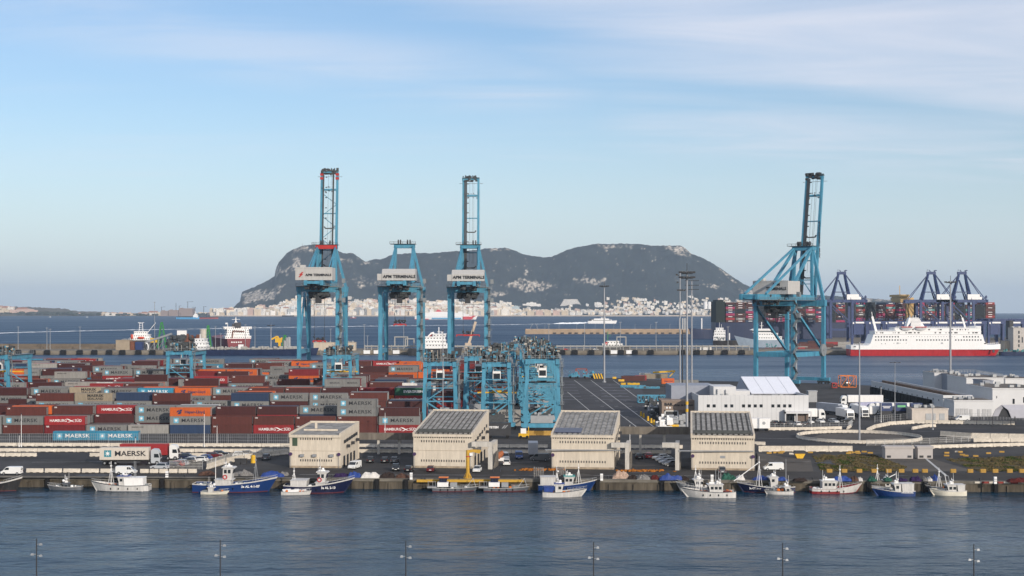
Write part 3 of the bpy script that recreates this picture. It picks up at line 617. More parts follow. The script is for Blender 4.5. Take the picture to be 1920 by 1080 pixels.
def quay_crane(loc, rz, label, W=20., G=30., raised=82., boom_len=64, apex=72.5, sx=1, style=0, text='APM TERMINALS', spread=None, seed=1, twotext=False, T=48., g0=-16, hy=(-13.5, -2.5)):
    """origin under the middle of the landward legs; +y is seaward; heights above the rail"""
    r = random.Random(seed); t = thing('quay_crane', label, 'crane', loc, rz, 'pale blue ship to shore cranes'); hw = W / 2
    lw = 2.0 if style != 2 else 1.75
    # legs, each its own part, slightly tapering
    for y in (0, G):
        for s in (-1, 1):
            mb = MB(); mb.bar((s * hw, y, 2.6), (s * hw, y, T + 1), lw, lw * 1.1, up=(0, 1, 0), w2=lw * .95, h2=lw); mb.bx(s * hw, y, 2.6, lw * 1.5, lw * 1.5, .6)
            for z in range(6, int(T), 6): mb.bx(s * hw, y, z, lw * 1.08, lw * 1.16, .18)
            mb.build('leg', M_CB, t)
    mb = MB()
    for y in (0, G):
        mb.box(-hw - 3.4, hw + 3.4, y - .9, y + .9, 1.6, 3.2)
    for s in (-1, 1):
        mb.box(s * hw - .8, s * hw + .8, 1.05, G - 1.05, 14.2, 16.4)
        if style == 2: mb.bar((s * hw, 1.6, T - 3), (s * hw, G - 1.6, 17), 1.0)
        else: mb.bar((s * hw, 1, 16.5), (s * hw, G * .55, T - 2), 1.0); mb.bar((s * hw, G - 1, 16.5), (s * hw, G * .55, T - 2), 1.0)
    for y in (0, G):
        if style == 2: mb.box(-hw + 1.05, hw - 1.05, y - .8, y + .8, 14.2, 16.4)
        mb.box(-hw - 1.3, hw + 1.3, y - 1.3, y + 1.3, T - 1.6, T + 1.4)
    mb.build('portal_frame', M_CB, t)
    # bogies and wheels
    for y in (0, G):
        for s in (-1, 1):
            mb = MB(); mb.box(s * hw - 3.2, s * hw + 3.2, y - .6, y + .6, .8, 1.5)
            for k in (-2.6, -1.1, 1.1, 2.6): mb.tube((s * hw + k, y - .5, .5), (s * hw + k, y + .5, .5), .48, n=10)
            mb.box(s * hw + 3.3, s * hw + 3.7, y - .5, y + .5, .4, 1.2); mb.build('bogie', M_CD, t)
    # twin girders on which the trolley runs, over the portal and behind it
    mb = MB()
    for s in (-1, 1): mb.box(s * 4.1 - .75, s * 4.1 + .75, g0, G + 2, T + 1.45, T + 4.0)
    for y in (g0 + .4, -8, 4, 16, G): mb.box(-3.3, 3.3, y, y + .9, T + 2.2, T + 3.6)
    mb.build('girder', M_CB, t)
    mb = MB(); rail(mb, [(-6, g0, T + 1.5), (-6, G, T + 1.5)]); rail(mb, [(6, g0, T + 1.5), (6, G, T + 1.5)]); mb.box(-6.2, -5, g0, G, T + 1.2, T + 1.4); mb.box(5, 6.2, g0, G, T + 1.2, T + 1.4)
    rail(mb, [(-hw - 1.5, -1.8, T + 1.5), (hw + 1.5, -1.8, T + 1.5)]); mb.box(-hw - 1.5, hw + 1.5, -2.2, -1.35, T + .9, T + 1.3)
    mb.build('walkway', M_CG, t)
    # machinery house
    hx0, hx1 = (-9.6, 9.2); hy0, hy1 = hy; hz0 = T + 4.1
    mb = MB()
    if style == 0:
        mb.prismx([(hy0, hz0), (hy1, hz0), (hy1, hz0 + 6), (hy0 + 3.0, hz0 + 6), (hy0, hz0 + 3.6)], hx0 + 1.8, hx1); mb.box(hx0 - .6, hx0 + 1.8, hy0 + .3, hy1 - 2, hz0, hz0 + 3.4)
    else:
        mb.box(hx0, hx1, hy0, hy1, hz0, hz0 + 6.4); mb.box(hx0, hx1, hy0 - .12, hy0, hz0 + 6, hz0 + 6.6); mb.box(hx0 + 2, hx0 + 4.6, hy0 + 2, hy0 + 5, hz0 + 6.4, hz0 + 7.8)
    for k in range(14): x = hx0 + 2.2 + k * 1.2; mb.box(x, x + .12, hy0 - .05, hy0, hz0 + .2, hz0 + 3.4)
    hs = mb.build('machinery_house', M_HOUSE, t)
    if twotext:
        for y, in ((-7.6,),):
            for xx in (hx0 - .68,):
                for k, w in enumerate(('APM', 'TERMINALS')): link('lettering', text_mesh(w, 2.0, .03, M_TXT), hs, (hx0 - .12, (hy0 + hy1) / 2, hz0 + 4.4 - k * 1.9), (0, 0, R(-90)))
        for k, w in enumerate(('APM', 'TERMINALS')): link('lettering', text_mesh(w, 2.1, .03, M_TXT), hs, (3, hy0 - .2, hz0 + 4.6 - k * 2.0))
    else:
        link('lettering', text_mesh(text, 2.15 if style == 0 else 1.7, .035, M_TXT, sx=1.05), hs, (1.2 if style == 0 else 2.2, hy0 - .25, hz0 + (1.9 if style == 0 else 2.6)))
        if style == 1:
            mb = MB()
            for k in range(2): mb.add([(-8.0 + k * .3, hy0 - .2, hz0 + 1.6 + k * 1.1), (-7.2 + k * .3, hy0 - .2, hz0 + 1.5 + k * 1.1), (-5.4 + k * .2, hy0 - .2, hz0 + 3.2 + k * 1.0), (-6.4 + k * .2, hy0 - .2, hz0 + 3.1 + k * 1.0)], [(0, 1, 2, 3)])
            mb.build('emblem', M_RED, hs)
    # trolley with cab and tangle of gear under it
    ty = 3.
    mb = MB(); clutter(mb, r, -5, 5, ty - 3, ty + 3, T - 4.6, T + 1.2, 90, .7, 2.6); mb.box(-5, 5, ty - 3, ty + 3, T - 1, T - .4); clutter(mb, r, -4.5, 5, -14, 0, T - .8, T + 3.5, 40, .5, 1.6); mb.build('trolley', M_CD, t)
    mb = MB(); mb.box(-1.5, 1.4, ty - 4, ty - 1.2, T - 7.6, T - 4.7); mb.bar((-5.4, ty - 3, T - 8), (-5.4, ty - 3, T), .18); mb.bar((4.9, ty - 3, T - 5), (4.9, ty - 3, T), .18)
    rail(mb, [(-6, ty - 4.3, T - 8), (-2, ty - 4.3, T - 8)], 4, .14, 1.2); rail(mb, [(2, ty - 4.3, T - 5), (8, ty - 4.3, T - 5)], 1.2, .12); mb.box(-6, 8, ty - 4.4, ty - 3.8, T - 8.2, T - 8); mb.build('cab', M_DARK, t)
    if spread:
        L, z = spread; z -= YARD; mb = MB(); mb.bx(0, ty, z + .3, L, 1.2, .55); mb.bx(0, ty, z + .1, L * .4, 2.4, .8)
        for s in (-1, 1): mb.bx(s * L / 2, ty, z - .1, .5, 2.4, .9)
        sp = mb.build('spreader', M_RED, t); mb = MB(); clutter(mb, r, -3, 3, ty - 1, ty + 1, z + .9, z + 2.4, 16, .5, 1.1)
        for s in (-1, 1): mb.bar((s * 2.6, ty, z + .5), (s * 2.6, ty, z + 4), .3)
        mb.build('headblock', M_DARK, sp)
        mb = MB()
        for s in (-1, 1): mb.bar((s * 2.6, ty, z + 3), (s * 2.8, ty, T - 1), .16)
        mb.build('rope', M_DARK, t)
    # A-frame over the seaward legs
    aw = 4.6; A = apex
    mb = MB()
    for s in (-1, 1):
        mb.bar((s * hw, G, T + 1.2), (s * aw, G - 1, A - 2), 1.35, 1.5, up=(0, 1, 0)); mb.bar((s * 6.2, 0, T + 1.2), (s * aw, G - 2.6, A - 2), 1.2, 1.2)
        mb.bar((s * 5.2, G - 3, T + 4), (s * aw, G - 2, A - 3), 1.3, 1.4)
        mb.bar((s * 5.6, max(g0 + 3, -20), T + 4.2), (s * (aw + .2), G - 3, A - 1.4), .9 if style == 2 else .5)
    mb.box(-aw - 1.0, aw + 1.0, G - 3.4, G + 1.2, A - 2.6, A - .6)
    for z in ((A + T) / 2 - 3,):
        mb.bar((-5, G - 3, z), (5, G - 3, z), .5); mb.bar((-5, G - 3, z - 2), (5, G - 3, z - 2), .35)
        mb.bar((0, G - 3, z), (-4.6, G - 3, T + 5), .4); mb.bar((0, G - 3, z), (4.6, G - 3, T + 5), .4)
    mb.build('apex_frame', M_CB, t)
    if style == 1:
        mb = MB(); mb.box(-aw - 1.1, aw + 1.1, G - 3.9, G - 3.42, A - 2.7, A - .5); mb.build('apex_beam', M_RED, t)
    mb = MB(); mb.box(-aw - 3.2, aw + 1.6, G - 4.4, G + 2, A - .5, A - .3); rail(mb, [(-aw - 3.2, G - 4.3, A - .3), (aw + 1.6, G - 4.3, A - .3)], 1.1, .13)
    for x in (-3.4, -2.2, 1.6, 3.0): mb.tube((x - .3, G - 1, A + .9), (x + .3, G - 1, A + .9), 1.1, n=10)
    mb.build('sheave_platform', M_CD, t)
    # boom
    a = R(raised); d = Vector((0, math.cos(a), math.sin(a))); n_ = Vector((0, -math.sin(a), math.cos(a))); h = Vector((0, G + 2, T + 2.6))
    Lb = boom_len
    bo = None; mb = MB()
    for s in (-1, 1):
        o = Vector((s * 4.2, 0, 0)); mb.bar(h + o, h + o + d * Lb, 1.35, 1.7, up=n_, w2=1.15, h2=1.3)
    for f in (.30, .62, .83, .985):
        c = h + d * Lb * f; mb.bar(c - Vector((4.2, 0, 0)), c + Vector((4.2, 0, 0)), .9 if f > .8 else .5, 1.2 if f > .8 else .5, up=n_)
    if style == 1:
        k = 8
        for i in range(2, k): c0 = h + d * Lb * (i / k * .8); c1 = h + d * Lb * ((i + 1) / k * .8); s = 1 if i % 2 else -1; mb.bar(c0 + Vector((s * 4, 0, 0)), c1 - Vector((s * 4, 0, 0)), .32)
    if raised > 20:
        for i in range(40):
            c = h + d * Lb * (.1 + i / 40 * .8); mb.bx(4.95, c.y, c.z, .5, .3, .12)
    bo = mb.build('boom', M_CB, t)
    mb = MB()
    for x in (-3.2, 2.2) if style == 1 else (-3.3, -2.5):
        o = Vector((x, -.6, 0)); mb.bar(h + o, h + o + d * Lb * .97, .75, .6, up=n_)
    for i in range(9):
        c = h + d * Lb * (.22 + i * .09) + Vector((-1.6, -.8, 0)); mb.bx(c.x, c.y, c.z, .9, .5, .5)
    for f in (.16, .49): c = h + d * Lb * f; mb.bar(c + Vector((-1.7, 0, 0)), c + Vector((2.2, 0, 0)), .6); mb.bar(c + Vector((-1.7, 0, 0)), c + Vector((-2.6, 0, 1)), .6); mb.bar(c + Vector((2.2, 0, 0)), c + Vector((3, 0, 1)), .6)
    for x in (-.6, 1.0, 1.7): mb.bar(h + d * Lb * .2 + Vector((x, -.4, 0)), h + d * Lb * .97 + Vector((x, -.4, 0)), .09)
    mb.build('trolley_rail', M_CD, bo)
    mb = MB(); c = h + d * Lb
    if raised > 20:
        mb.xf(Matrix.Identity(4)); clutter(mb, r, -4.4, 4.4, c.y - 1.2, c.y + 1.2, c.z - 2.2, c.z + .7, 44, .4, 1.6); mb.bar((-6.6, c.y, c.z - 3.4), (6.8, c.y, c.z - 3.4), .16); mb.bx(0, c.y, c.z - .3, 9.6, 2, .5)
        for x in (-3, -1, 1, 2.6): mb.tube((x - .3, c.y, c.z + .7), (x + .3, c.y, c.z + .7), .6)
        c2 = h + d * Lb * .83; clutter(mb, r, -4, 4, c2.y - .8, c2.y + .8, c2.z - 1.4, c2.z + 1.5, 14, .3, .8)
    else: clutter(mb, r, -4, 4, c.y - 1, c.y + 1, c.z - 1, c.z + 1.5, 20, .4, 1.2)
    mb.build('boom_tip', M_CD, bo)
    if style == 1:
        mb = MB()
        for s in (-1, 1):
            for k in range(2): c = h + d * Lb * (.93 + k * .035); mb.bx(s * 4.2, c.y - .1, c.z, 1.7, 1.9, 1.3)
        mb.build('warning_band', M_RED, bo)
    if style == 2:
        link('lettering', text_mesh('APM TERMINALS', 2.3, .04, M_TXT, sx=1.1), bo, tuple(h + d * Lb * .47 + Vector((4.2 + .72, -.05, 0))), (0, R(-90), R(90)))
    # stair tower beside a landward leg
    mb = MB(); stairs(mb, hw + 1.7, -1.2, 3.4, T + 1, 3.4, 2.2)
    for z in (T - 6, T + 4): mb.bx(hw + 3.2, -.6, z, 1.7, 1.7, 2.4)
    for k in range(10): mb.bar((hw + .6, -1.5, 4 + k * 4.5), (hw + 3.2, -1.5, 4 + k * 4.5), .12)
    mb.build('stair_tower', M_CG, t)
    if style == 1:
        mb = MB(); stairs(mb, -6.4, G - 6, T + 11, A, 2.2, 1.1); mb.build('apex_ladder', M_CG, t)
    return t
c1 = quay_crane((X(597, 745), 745, YARD), R(-1.5), 'leftmost pale blue quay crane with raised lattice boom and red beam at its apex', W=20, style=1, spread=(6.2, Z(640, 748)), boom_len=62.5, apex=72.3, raised=84, seed=3)
c2 = quay_crane((X(749, 752), 752, YARD), R(-1), 'middle pale blue quay crane, boom lowered out of sight, apex empty against the sky', W=20, raised=1.5, boom_len=58, apex=73, spread=(6.2, Z(609, 755)), seed=4)
c3 = quay_crane((X(877, 770), 770, YARD), R(-1), 'third pale blue quay crane from left with plain twin girder boom raised', W=19.6, raised=84.5, boom_len=60.8, apex=73.5, spread=(12.2, Z(629, 773)), seed=5)

# rubber tyred gantry cranes ------------------------------------------------------
M_BEIGE = mat('beige_paint', (.48, .42, .34), .6)
def yard_crane(loc, rz, label, Wb=9.0, S=23.5, H=20., seed=1, ty=2.5, diag=1, load=None):
    """+y spans the stacks, +x is the travel direction; origin under the middle of the near side"""
    r = random.Random(seed); t = thing('yard_crane', label, 'crane', loc, rz, 'pale blue rubber tyred yard cranes'); hw = Wb / 2
    for y in (0, S):
        for s in (-1, 1):
            mb = MB(); mb.bar((s * (hw + .5), y, 2.2), (s * hw, y, H - 1), 1.25, .95, up=(0, 1, 0), w2=1.15); mb.bx(s * hw, y, H - .9, 1.5, 1.3, .25); mb.build('leg', M_CB, t)
        mb = MB(); mb.box(-hw - 2, hw + 2, y - .6, y + .6, 1.1, 2.2); mb.box(-hw - 1.6, hw + 1.6, y - .8, y - .6, .9, 1.3)
        mb.bar((-hw, y, 12.6), (hw, y, 12.6), .35); mb.bar((-hw, y, 8.4), (hw, y, 8.4), .4); mb.bar((-hw, y, 15.6), (hw, y, 15.6), .3)
        if diag: mb.bar((-hw * diag, y, 2.5), (hw * diag, y, 8.4), .42); mb.bar((hw * diag, y, 8.4), (-hw * diag, y, 14.8), .3)
        mb.build('side_frame', M_CB, t)
        for s in (-1, 1):
            mb = MB()
            for k in (-1.5, 1.5): mb.tube((s * hw + k, y - .55, .8), (s * hw + k, y + .55, .8), .8, n=12)
            mb.build('wheel', M_BLACK, t)
    mb = MB()
    for s in (-1, 1): mb.box(s * hw - .6, s * hw + .6, -1.6, S + 1.6, H - .75, H + .9)
    for y in (-.9, S): mb.box(-hw + .6, hw - .6, y - .4, y + .4, H - .4, H + .5)
    mb.build('girder', M_CB, t)
    mb = MB()
    for s in (-1, 1): rail(mb, [(s * (hw + 1.1), -1.5, H + .9), (s * (hw + 1.1), S + 1.5, H + .9)], 1.1, .09); mb.box(s * (hw + .9) - .4, s * (hw + .9) + .4, -1.5, S + 1.5, H + .75, H + .9)
    rail(mb, [(-hw - 1, -1.7, H + .9), (hw + 1, -1.7, H + .9)], 1.1, .09); stairs(mb, hw + 1.4, .2, 2.3, H, 1.8, .8, 2.9)
    for k in range(5): mb.bar((-hw - 1.4 + k * .2, -1.6, H + .9), (-hw - 1.6, -1.6, H + 3), .07)
    rail(mb, [(-hw + .4, -.8, 13), (hw - .4, -.8, 13)], 1.0, .08, 1.5)
    mb.build('walkway', M_CG, t)
    # trolley: hoist drums, motors, cabinets, lights
    tr = MB(); tr.box(-hw - .4, hw + .4, ty - 2.6, ty + 2.6, H + .95, H + 1.25); clutter(tr, r, -hw - .3, hw + .3, ty - 2.4, ty + 2.4, H + 1.2, H + 3.9, 60, .4, 1.4)
    for x in (-2.4, 1.6): tr.tube((x, ty - 1, H + 2.2), (x + 1.9, ty - 1, H + 2.2), .85, n=10)
    tt = tr.build('trolley', M_CD, t)
    for m_, n_, nm in ((M_CB, 16, 'guard'), (M_BEIGE, 7, 'cabinet'), (M_CG, 14, 'motor')):
        g = MB(); clutter(g, r, -hw - .6, hw + .6, ty - 3, ty + 2.4, H + 1.2, H + 4.2, n_, .25, 1.0)
        for k in range(3): x = r.uniform(-hw, hw); g.bar((x, ty - 2.6, H + 1), (x, ty - 2.6, H + r.uniform(3, 5)), .12)
        g.build(nm, m_, tt)
    mb = MB(); mb.box(-1.2, 1.3, ty - 2.2, ty - .1, H - 4.8, H - 1.9); mb.bar((-1, ty - 1, H - 2), (-1, ty - 1, H), .2); mb.bar((1.1, ty - 1, H - 2), (1.1, ty - 1, H), .2); cb = mb.build('cab', M_WHITE, t)
    mb = MB(); mb.box(-1.0, 1.1, ty - 2.25, ty - 2.2, H - 4.3, H - 2.6); mb.build('window', M_GLASS, cb)
    mb = MB(); clutter(mb, r, -hw + .6, hw - .6, -.6, .6, 3.2, 6.2, 12, .5, 1.1); mb.cur = 0; mb.box(-hw + 1, hw - 1.4, -.7, .8, 2.3, 4.6); mb.build('engine_box', M_GREY if seed % 2 else M_CD, t)
    sz = 12.5 if load is None else load
    mb = MB(); mb.bx(0, ty + 6, sz, 12.1, .9, .4); mb.bx(0, ty + 6, sz + .4, 3, 2.2, .5)
    for s in (-1, 1): mb.bx(s * 6, ty + 6, sz - .05, .3, 2.4, .4)
    mb.build('spreader', M_DARK if seed % 2 else M_YEL, t)
    mb = MB()
    for s in (-1, 1): mb.bar((s * 1.6, ty + 5.4, sz + .6), (s * 1.6, ty + 5.4, H + 1), .08)
    mb.build('rope', M_DARK, t)
    return t
RT = [  # px of the middle, distance, label, wheelbase, seed, diagonal, trolley
    (825, 455, 'yard crane standing nearest, left of the slim lamp mast, white cab high up', 9.2, 11, -1, 2.5),
    (931, 449, 'yard crane just right of the nearest one, holding its spreader above pale containers', 7.8, 12, 1, 3.5),
    (896, 500, 'yard crane half hidden behind the two nearest ones', 8.2, 13, -1, 9.),
    (633, 520, 'yard crane standing alone amid the stacks below the leftmost quay crane', 9.0, 14, 1, 4.),
    (337, 566, 'far yard crane standing alone in the stacks left of the red bulk ship', 9.0, 15, 1, 8.),
    (-8, 520, 'yard crane cut by the left edge of the picture', 8.6, 16, 1, 5.),
    (1017, 446, 'front yard crane of the parked line at the end of the stacks', 9.3, 17, 1, 2.),
    (1014, 480, 'second yard crane of the parked line at the end of the stacks', 9.3, 18, -1, 6.),
    (1010, 516, 'third yard crane of the parked line at the end of the stacks', 9.3, 19, 1, 3.),
    (1005, 553, 'fourth yard crane of the parked line at the end of the stacks', 9.3, 20, 1, 11.),
    (999, 592, 'fifth yard crane of the parked line at the end of the stacks', 9.3, 21, -1, 4.),
    (985, 634, 'hindmost yard crane of the parked line at the end of the stacks', 9.3, 22, 1, 4.),
    (940, 560, 'yard crane between the parked line and the third quay crane', 9.0, 23, 1, 5.)]
for px, d, lb, wb, sd_, dg, ty in RT: yard_crane((X(px, d), d, YARD), 0, lb, Wb=wb, seed=sd_, diag=dg, ty=ty, H=21.2 if px > 980 else 20, load=14.5 if sd_ != 12 else 11)
c4 = quay_crane((X(1452, 700), 700, YARD), R(-37), 'rightmost pale blue quay crane standing alone, turned sideways, boom raised behind the white hall', W=20, G=34, raised=81.5, boom_len=63.5, apex=69.5, style=2, twotext=True, seed=6, T=40.5, g0=-27, hy=(-4, 9))
mb = MB(); mb.tube((11.2, 30, 17), (12.2, 30, 17), 3.1, n=20); mb.tube((12.2, 30, 17), (12.5, 30, 17), .6, n=10); mb.build('cable_reel', M_CG, c4)
# ------------------------------------------------------------------ container yard
CL, CW, CH = 12.19, 2.44, 2.6
def cmat(n, c, d=.25): return mat(n, c, .62, var=.25, scale=.5, streak=True, rand=.14, dirt=d)
CM = {'G': cmat('box_grey', (.185, .185, .178)), 'B': cmat('box_brown', (.085, .020, .015), .15), 'D': cmat('box_dark_red', (.050, .010, .010), .1), 'S': cmat('box_red', (.26, .016, .019), .1), 'O': cmat('box_crimson', (.15, .009, .012), .1),
      'H': cmat('box_orange', (.52, .10, .014), .15), 'M': cmat('box_sky_blue', (.028, .21, .33), .1), 'N': cmat('box_navy', (.016, .036, .085), .1), 'L': cmat('box_light_grey', (.27, .26, .24), .2), 'E': cmat('box_green', (.012, .085, .045), .1),
      'T': cmat('box_tan', (.29, .24, .17), .3), 'W': cmat('box_white', (.62, .60, .56), .3)}
M_LW = mat('white_lettering', (.75, .74, .72), .6, var=.1); M_LN = mat('navy_lettering', (.012, .025, .09), .6, var=0); M_LB = mat('pale_blue_panel', (.12, .38, .52), .6, var=.1); M_LG = mat('grey_lettering', (.10, .10, .10), .6)
def box_mesh(L, c):
    mb = MB(); e = .05; h = L / 2; w = CW / 2
    mb.box(-h + e, h - e, -w + e, w - e, .12, CH - .03)
    for s in (-1, 1):
        for y in (-w, w - .16): mb.box(s * h - (.16 if s > 0 else 0), s * h + (0 if s > 0 else .16), y, y + .16, 0, CH - .02)
    for y in (-w, w - .1): mb.box(-h + .16, h - .16, y + .004, y + .096, 0, .17); mb.box(-h + .16, h - .16, y + .004, y + .096, CH - .14, CH - .024)
    for s in (-1, 1):
        x = s * h - (.1 if s > 0 else 0); mb.box(x + .003, x + .097, -w + .16, w - .16, 0, .17); mb.box(x + .003, x + .097, -w + .16, w - .16, CH - .14, CH - .024)
    n = int(L / .56)     # upright ribs of the pressed side panels
    for i in range(n): x = -h + .3 + (L - .6) * (i + .25) / n; mb.box(x, x + .25, -w + .018, -w + e, .2, CH - .16)
    return mb.mesh('container_body', CM[c])
BODY = {}
def star(mb, x, z, r0, r1, y, n=7):
    vs = []
    for i in range(2 * n): a = math.pi * i / n + math.pi / 2; q = r0 if i % 2 == 0 else r1; vs.append((x + q * math.cos(a), y, z + q * math.sin(a)))
    mb.add(vs, [tuple(range(2 * n))])
def emblem(kind):
    y = -CW / 2 + .012; mb = MB()
    if kind == 'G' or kind == 'M':
        mb.add([(-4.95, y, .55), (-3.45, y, .55), (-3.45, y, 2.05), (-4.95, y, 2.05)], [(0, 1, 2, 3)]); mb.cur = 1; star(mb, -4.2, 1.3, .68, .22, y - .012)
        return mb.mesh('emblem', [M_LB, M_LW])
    if kind == 'H':
        mb.add([(-3.9, y, .6), (-2.9, y, .6), (-2.5, y, 1.35), (-3.2, y, 1.35)], [(0, 1, 2, 3)]); mb.add([(-3.4, y, 1.3), (-2.6, y, 1.45), (-2.2, y, 2.05), (-3.0, y, 2.0)], [(0, 1, 2, 3)]); mb.add([(-4.1, y, 1.1), (-3.5, y, 1.2), (-3.2, y, 1.9), (-3.8, y, 1.7)], [(0, 1, 2, 3)])
        return mb.mesh('emblem', [M_LN])
    if kind == 'S':
        for p in ([(.5, 1.9), (1.3, 1.75), (2.3, 1.2), (3.2, .8), (2.0, 1.05), (1.0, 1.5)], [(.7, .7), (1.5, 1.0), (2.4, 1.45), (3.3, 1.6), (2.2, 1.25), (1.5, .8)]): mb.add([(x, y, z) for x, z in p], [tuple(range(len(p)))])
        return mb.mesh('emblem', [M_LW])
EMB = {}; LET = {}
def lettering(kind):
    if kind in LET: return LET[kind]
    y = -CW / 2 - .004; L = []
    T = lambda s, sz, x, z, m, b=.03, sx=1., sp=1.: L.append((text_mesh(s, sz, b, m, sx=sx, space=sp), (x, y, z)))
    if kind == 'G': T('MAERSK', 1.5, .9, 1.3, M_TXT, .01, 1.2, 1.1)
    if kind == 'M': T('MAERSK', 1.5, .9, 1.3, M_LW, .01, 1.2, 1.1)
    if kind == 'L': T('MAERSK LINE', .5, -3.2, 1.9, M_TXT, .02, 1.2)
    if kind == 'T': T('MAERSK', 1.15, .6, 1.75, M_TXT, .03, 1.25); T('SEALAND', 1.0, .6, .75, M_TXT, .02, 1.2)
    if kind == 'S': T('Hamburg'.upper(), 1.15, -1.9, 1.25, M_LW, .012, .95); T('S\u00dcD', 1.15, 4.15, 1.25, M_LW, .012, .95)
    if kind == 'H': T('Hapag-Lloyd', 1.2, 1.4, 1.25, M_LN, .03, 1.0)
    if kind == 'E': T('EVERGREEN', 1.2, .3, 1.35, M_LW, .04, 1.05)
    if kind == 'O': T('OK', .6, -5.1, 2.05, M_LW, .04)
    if kind == 'B': T('CAI', .5, -5.2, 2.1, M_LW, .04)
    if kind == 'D': T('TEX', .55, -5.1, 2.1, M_LW, .04)
    LET[kind] = L; return L
def door_mesh(L=CL):
    h = L / 2 + .01; mb = MB()
    for y in (-.75, -.3, .3, .75): mb.bar((h + .03, y, .2), (h + .03, y, CH - .2), .05)
    mb.box(h - .03, h + .01, -.02, .02, .2, CH - .2); return mb.mesh('door_bars', M_GREY)
def container(kind, loc, label, L=CL, group='stacked shipping containers', rz=0, plain=False):
    key = (kind, L)
    if key not in BODY: BODY[key] = box_mesh(L, kind)
    o = link('shipping_container', BODY[key], None, loc, (0, 0, rz)); tag(o, label, 'container', group)
    if L == CL:
        if not plain:
            for me, p in lettering(kind): link('lettering', me, o, p)
            if kind in ('G', 'M', 'H', 'S'):
                if kind not in EMB: EMB[kind] = emblem(kind)
                link('emblem', EMB[kind], o)
        if 'door' not in EMB: EMB['door'] = door_mesh()
        link('door_bars', EMB['door'], o)
    elif kind == 'G' and not plain:
        for me, p in lettering('G'): link('lettering', me, o, (.5, p[1] - .003, p[2]), sc=(.5, 1, .55))
    return o
DESC = {'G': 'grey lettered container', 'B': 'brown container', 'D': 'dark red container', 'S': 'red lettered container', 'O': 'plain crimson container', 'H': 'orange container', 'M': 'sky blue container', 'N': 'navy container',
        'L': 'pale grey container', 'E': 'green container', 'T': 'tan container', 'W': 'white container'}
def yard():
    r = random.Random(21); B0 = 436.; PITCH = 30.; X0 = -153.8; BP = 12.62
    spec = {(0, 0, 0): 'GG', (0, 0, 1): 'BG', (0, 0, 2): 'OS', (0, 0, 3): 'G', (0, 0, 4): 'L', (0, 0, 5): 'NGH', (0, 0, 6): 'BB', (0, 0, 7): 'SB', (0, 0, 8): 'BB', (0, 0, 9): 'BBGG', (0, 0, 10): 'SGD',
            (0, 1, 1): 'BGB', (0, 3, 1): 'GDH', (0, 2, 6): 'BBD', (0, 4, 3): 'GGS', (0, 3, 4): 'DGG', (0, 2, 7): 'GSD', (0, 4, 5): 'BBG', (0, 3, 8): 'GNG', (0, 3, 9): 'GDG',
            (1, 0, 2): 'BGGT', (1, 0, 3): 'GLG', (1, 0, 7): 'GDDG', (1, 0, 8): 'BDGG', (2, 0, 4): 'NGGH', (2, 0, 10): 'GSSE', (1, 2, 6): 'BBDD', (2, 0, 2): 'GBGG', (2, 0, 3): 'BGDM', (3, 0, 1): 'BGDS', (2, 2, 5): 'GDGS', (2, 0, 6): 'BBBB',
            (3, 0, 4): 'GGDDS', (3, 0, 5): 'DDGG', (6, 0, 4): 'GDDH', (8, 0, 9): 'GDHHH', (7, 0, 10): 'GDHH', (9, 0, 14): 'BGGG', (6, 0, 2): 'DDGD', (9, 0, 10): 'DGGGG'}
    allc = []
    for k in range(10):
        b_lo = -1 if k < 2 else -2 - k // 2
        xr = (-27, -15, -15, -12, -6, -4, -3, -2, -2, -2)[k]
        nb = int((xr - X0) / BP)
        hb = [r.randint(*((2, 3), (2, 4), (3, 4), (3, 4), (3, 4), (3, 5), (3, 5), (3, 5), (3, 5), (3, 5))[k]) for _ in range(60)]
        for b in range(b_lo, nb + 1):
            for row in range(6):
                d = B0 + k * PITCH + row * 2.75; x = X0 + (b - 1) * BP + CL / 2
                if k and r.random() < .04: continue
                s = spec.get((k, row, b))
                n = len(s) if s else max(0, min(5, hb[b + 20] + r.choice((-1, -1, 0, 0, 0, 0, 1)) - (1 if k == 0 and row < 3 else 0)))
                if k == 0 and row == 0 and not s: n = 2
                if k == 0 and row and not s: n = min(n, 3) if row > 2 else min(n, max(1, len(spec.get((0, 0, b), 'BB'))))
                off = 0 if (s and k == 0 and row == 0) else r.choice((0, 0, 0, .1, -.1)); half = (not s) and r.random() < .10 and k
                for t in range(n):
                    kind = s[t] if s else r.choices('GBDSOHMNLETW', (30, 21, 25, 6, 6, 5, 1.2, 2.5, 4, .3, 1.5, 1))[0]
                    if half:
                        kk = r.choices('GBDLH', (5, 3, 3, 2, 1))[0]
                        allc.append([kind, 6.06, x - 3.06, d, YARD + t * CH, k, row, b, t]); allc.append([kk, 6.06, x + 3.06, d, YARD + t * CH, k, row, b, t])
                    else: allc.append([kind, CL, x + off, d, YARD + t * CH, k, row, b, t])
    # which of them the lens sees: nearer stacks raise a skyline column by column
    allc.sort(key=lambda c: (c[3], c[4])); sky_ = np.full(2100, 2000.); area = []
    for c in allc:
        kind, L, x, d, z = c[:5]; y0 = d - CW / 2; a = int(max(0, 100 + 960 + (x - L / 2) * FPX / y0 )); b = int(min(2099, 100 + 960 + (x + L / 2) * FPX / y0))
        top = HY + (EYE - z - CH) * FPX / y0; bot = HY + (EYE - z) * FPX / y0
        if b <= a or x + L / 2 < (-980) / FPX * y0: area.append(0); continue
        seg = sky_[a:b]; vis = np.clip(np.minimum(seg, bot) - top, 0, None); area.append(float(vis.sum() / 1.)); sky_[a:b] = np.minimum(seg, top)
    order = sorted(range(len(allc)), key=lambda i: -area[i]); keep = set(i for i in order[:299] if area[i] > 20)
    blk = ['nearest', 'second', 'third', 'fourth', 'fifth', 'sixth', 'seventh', 'eighth', 'ninth', 'tenth']
    rest = MB(); kinds = list(CM); txt = {}
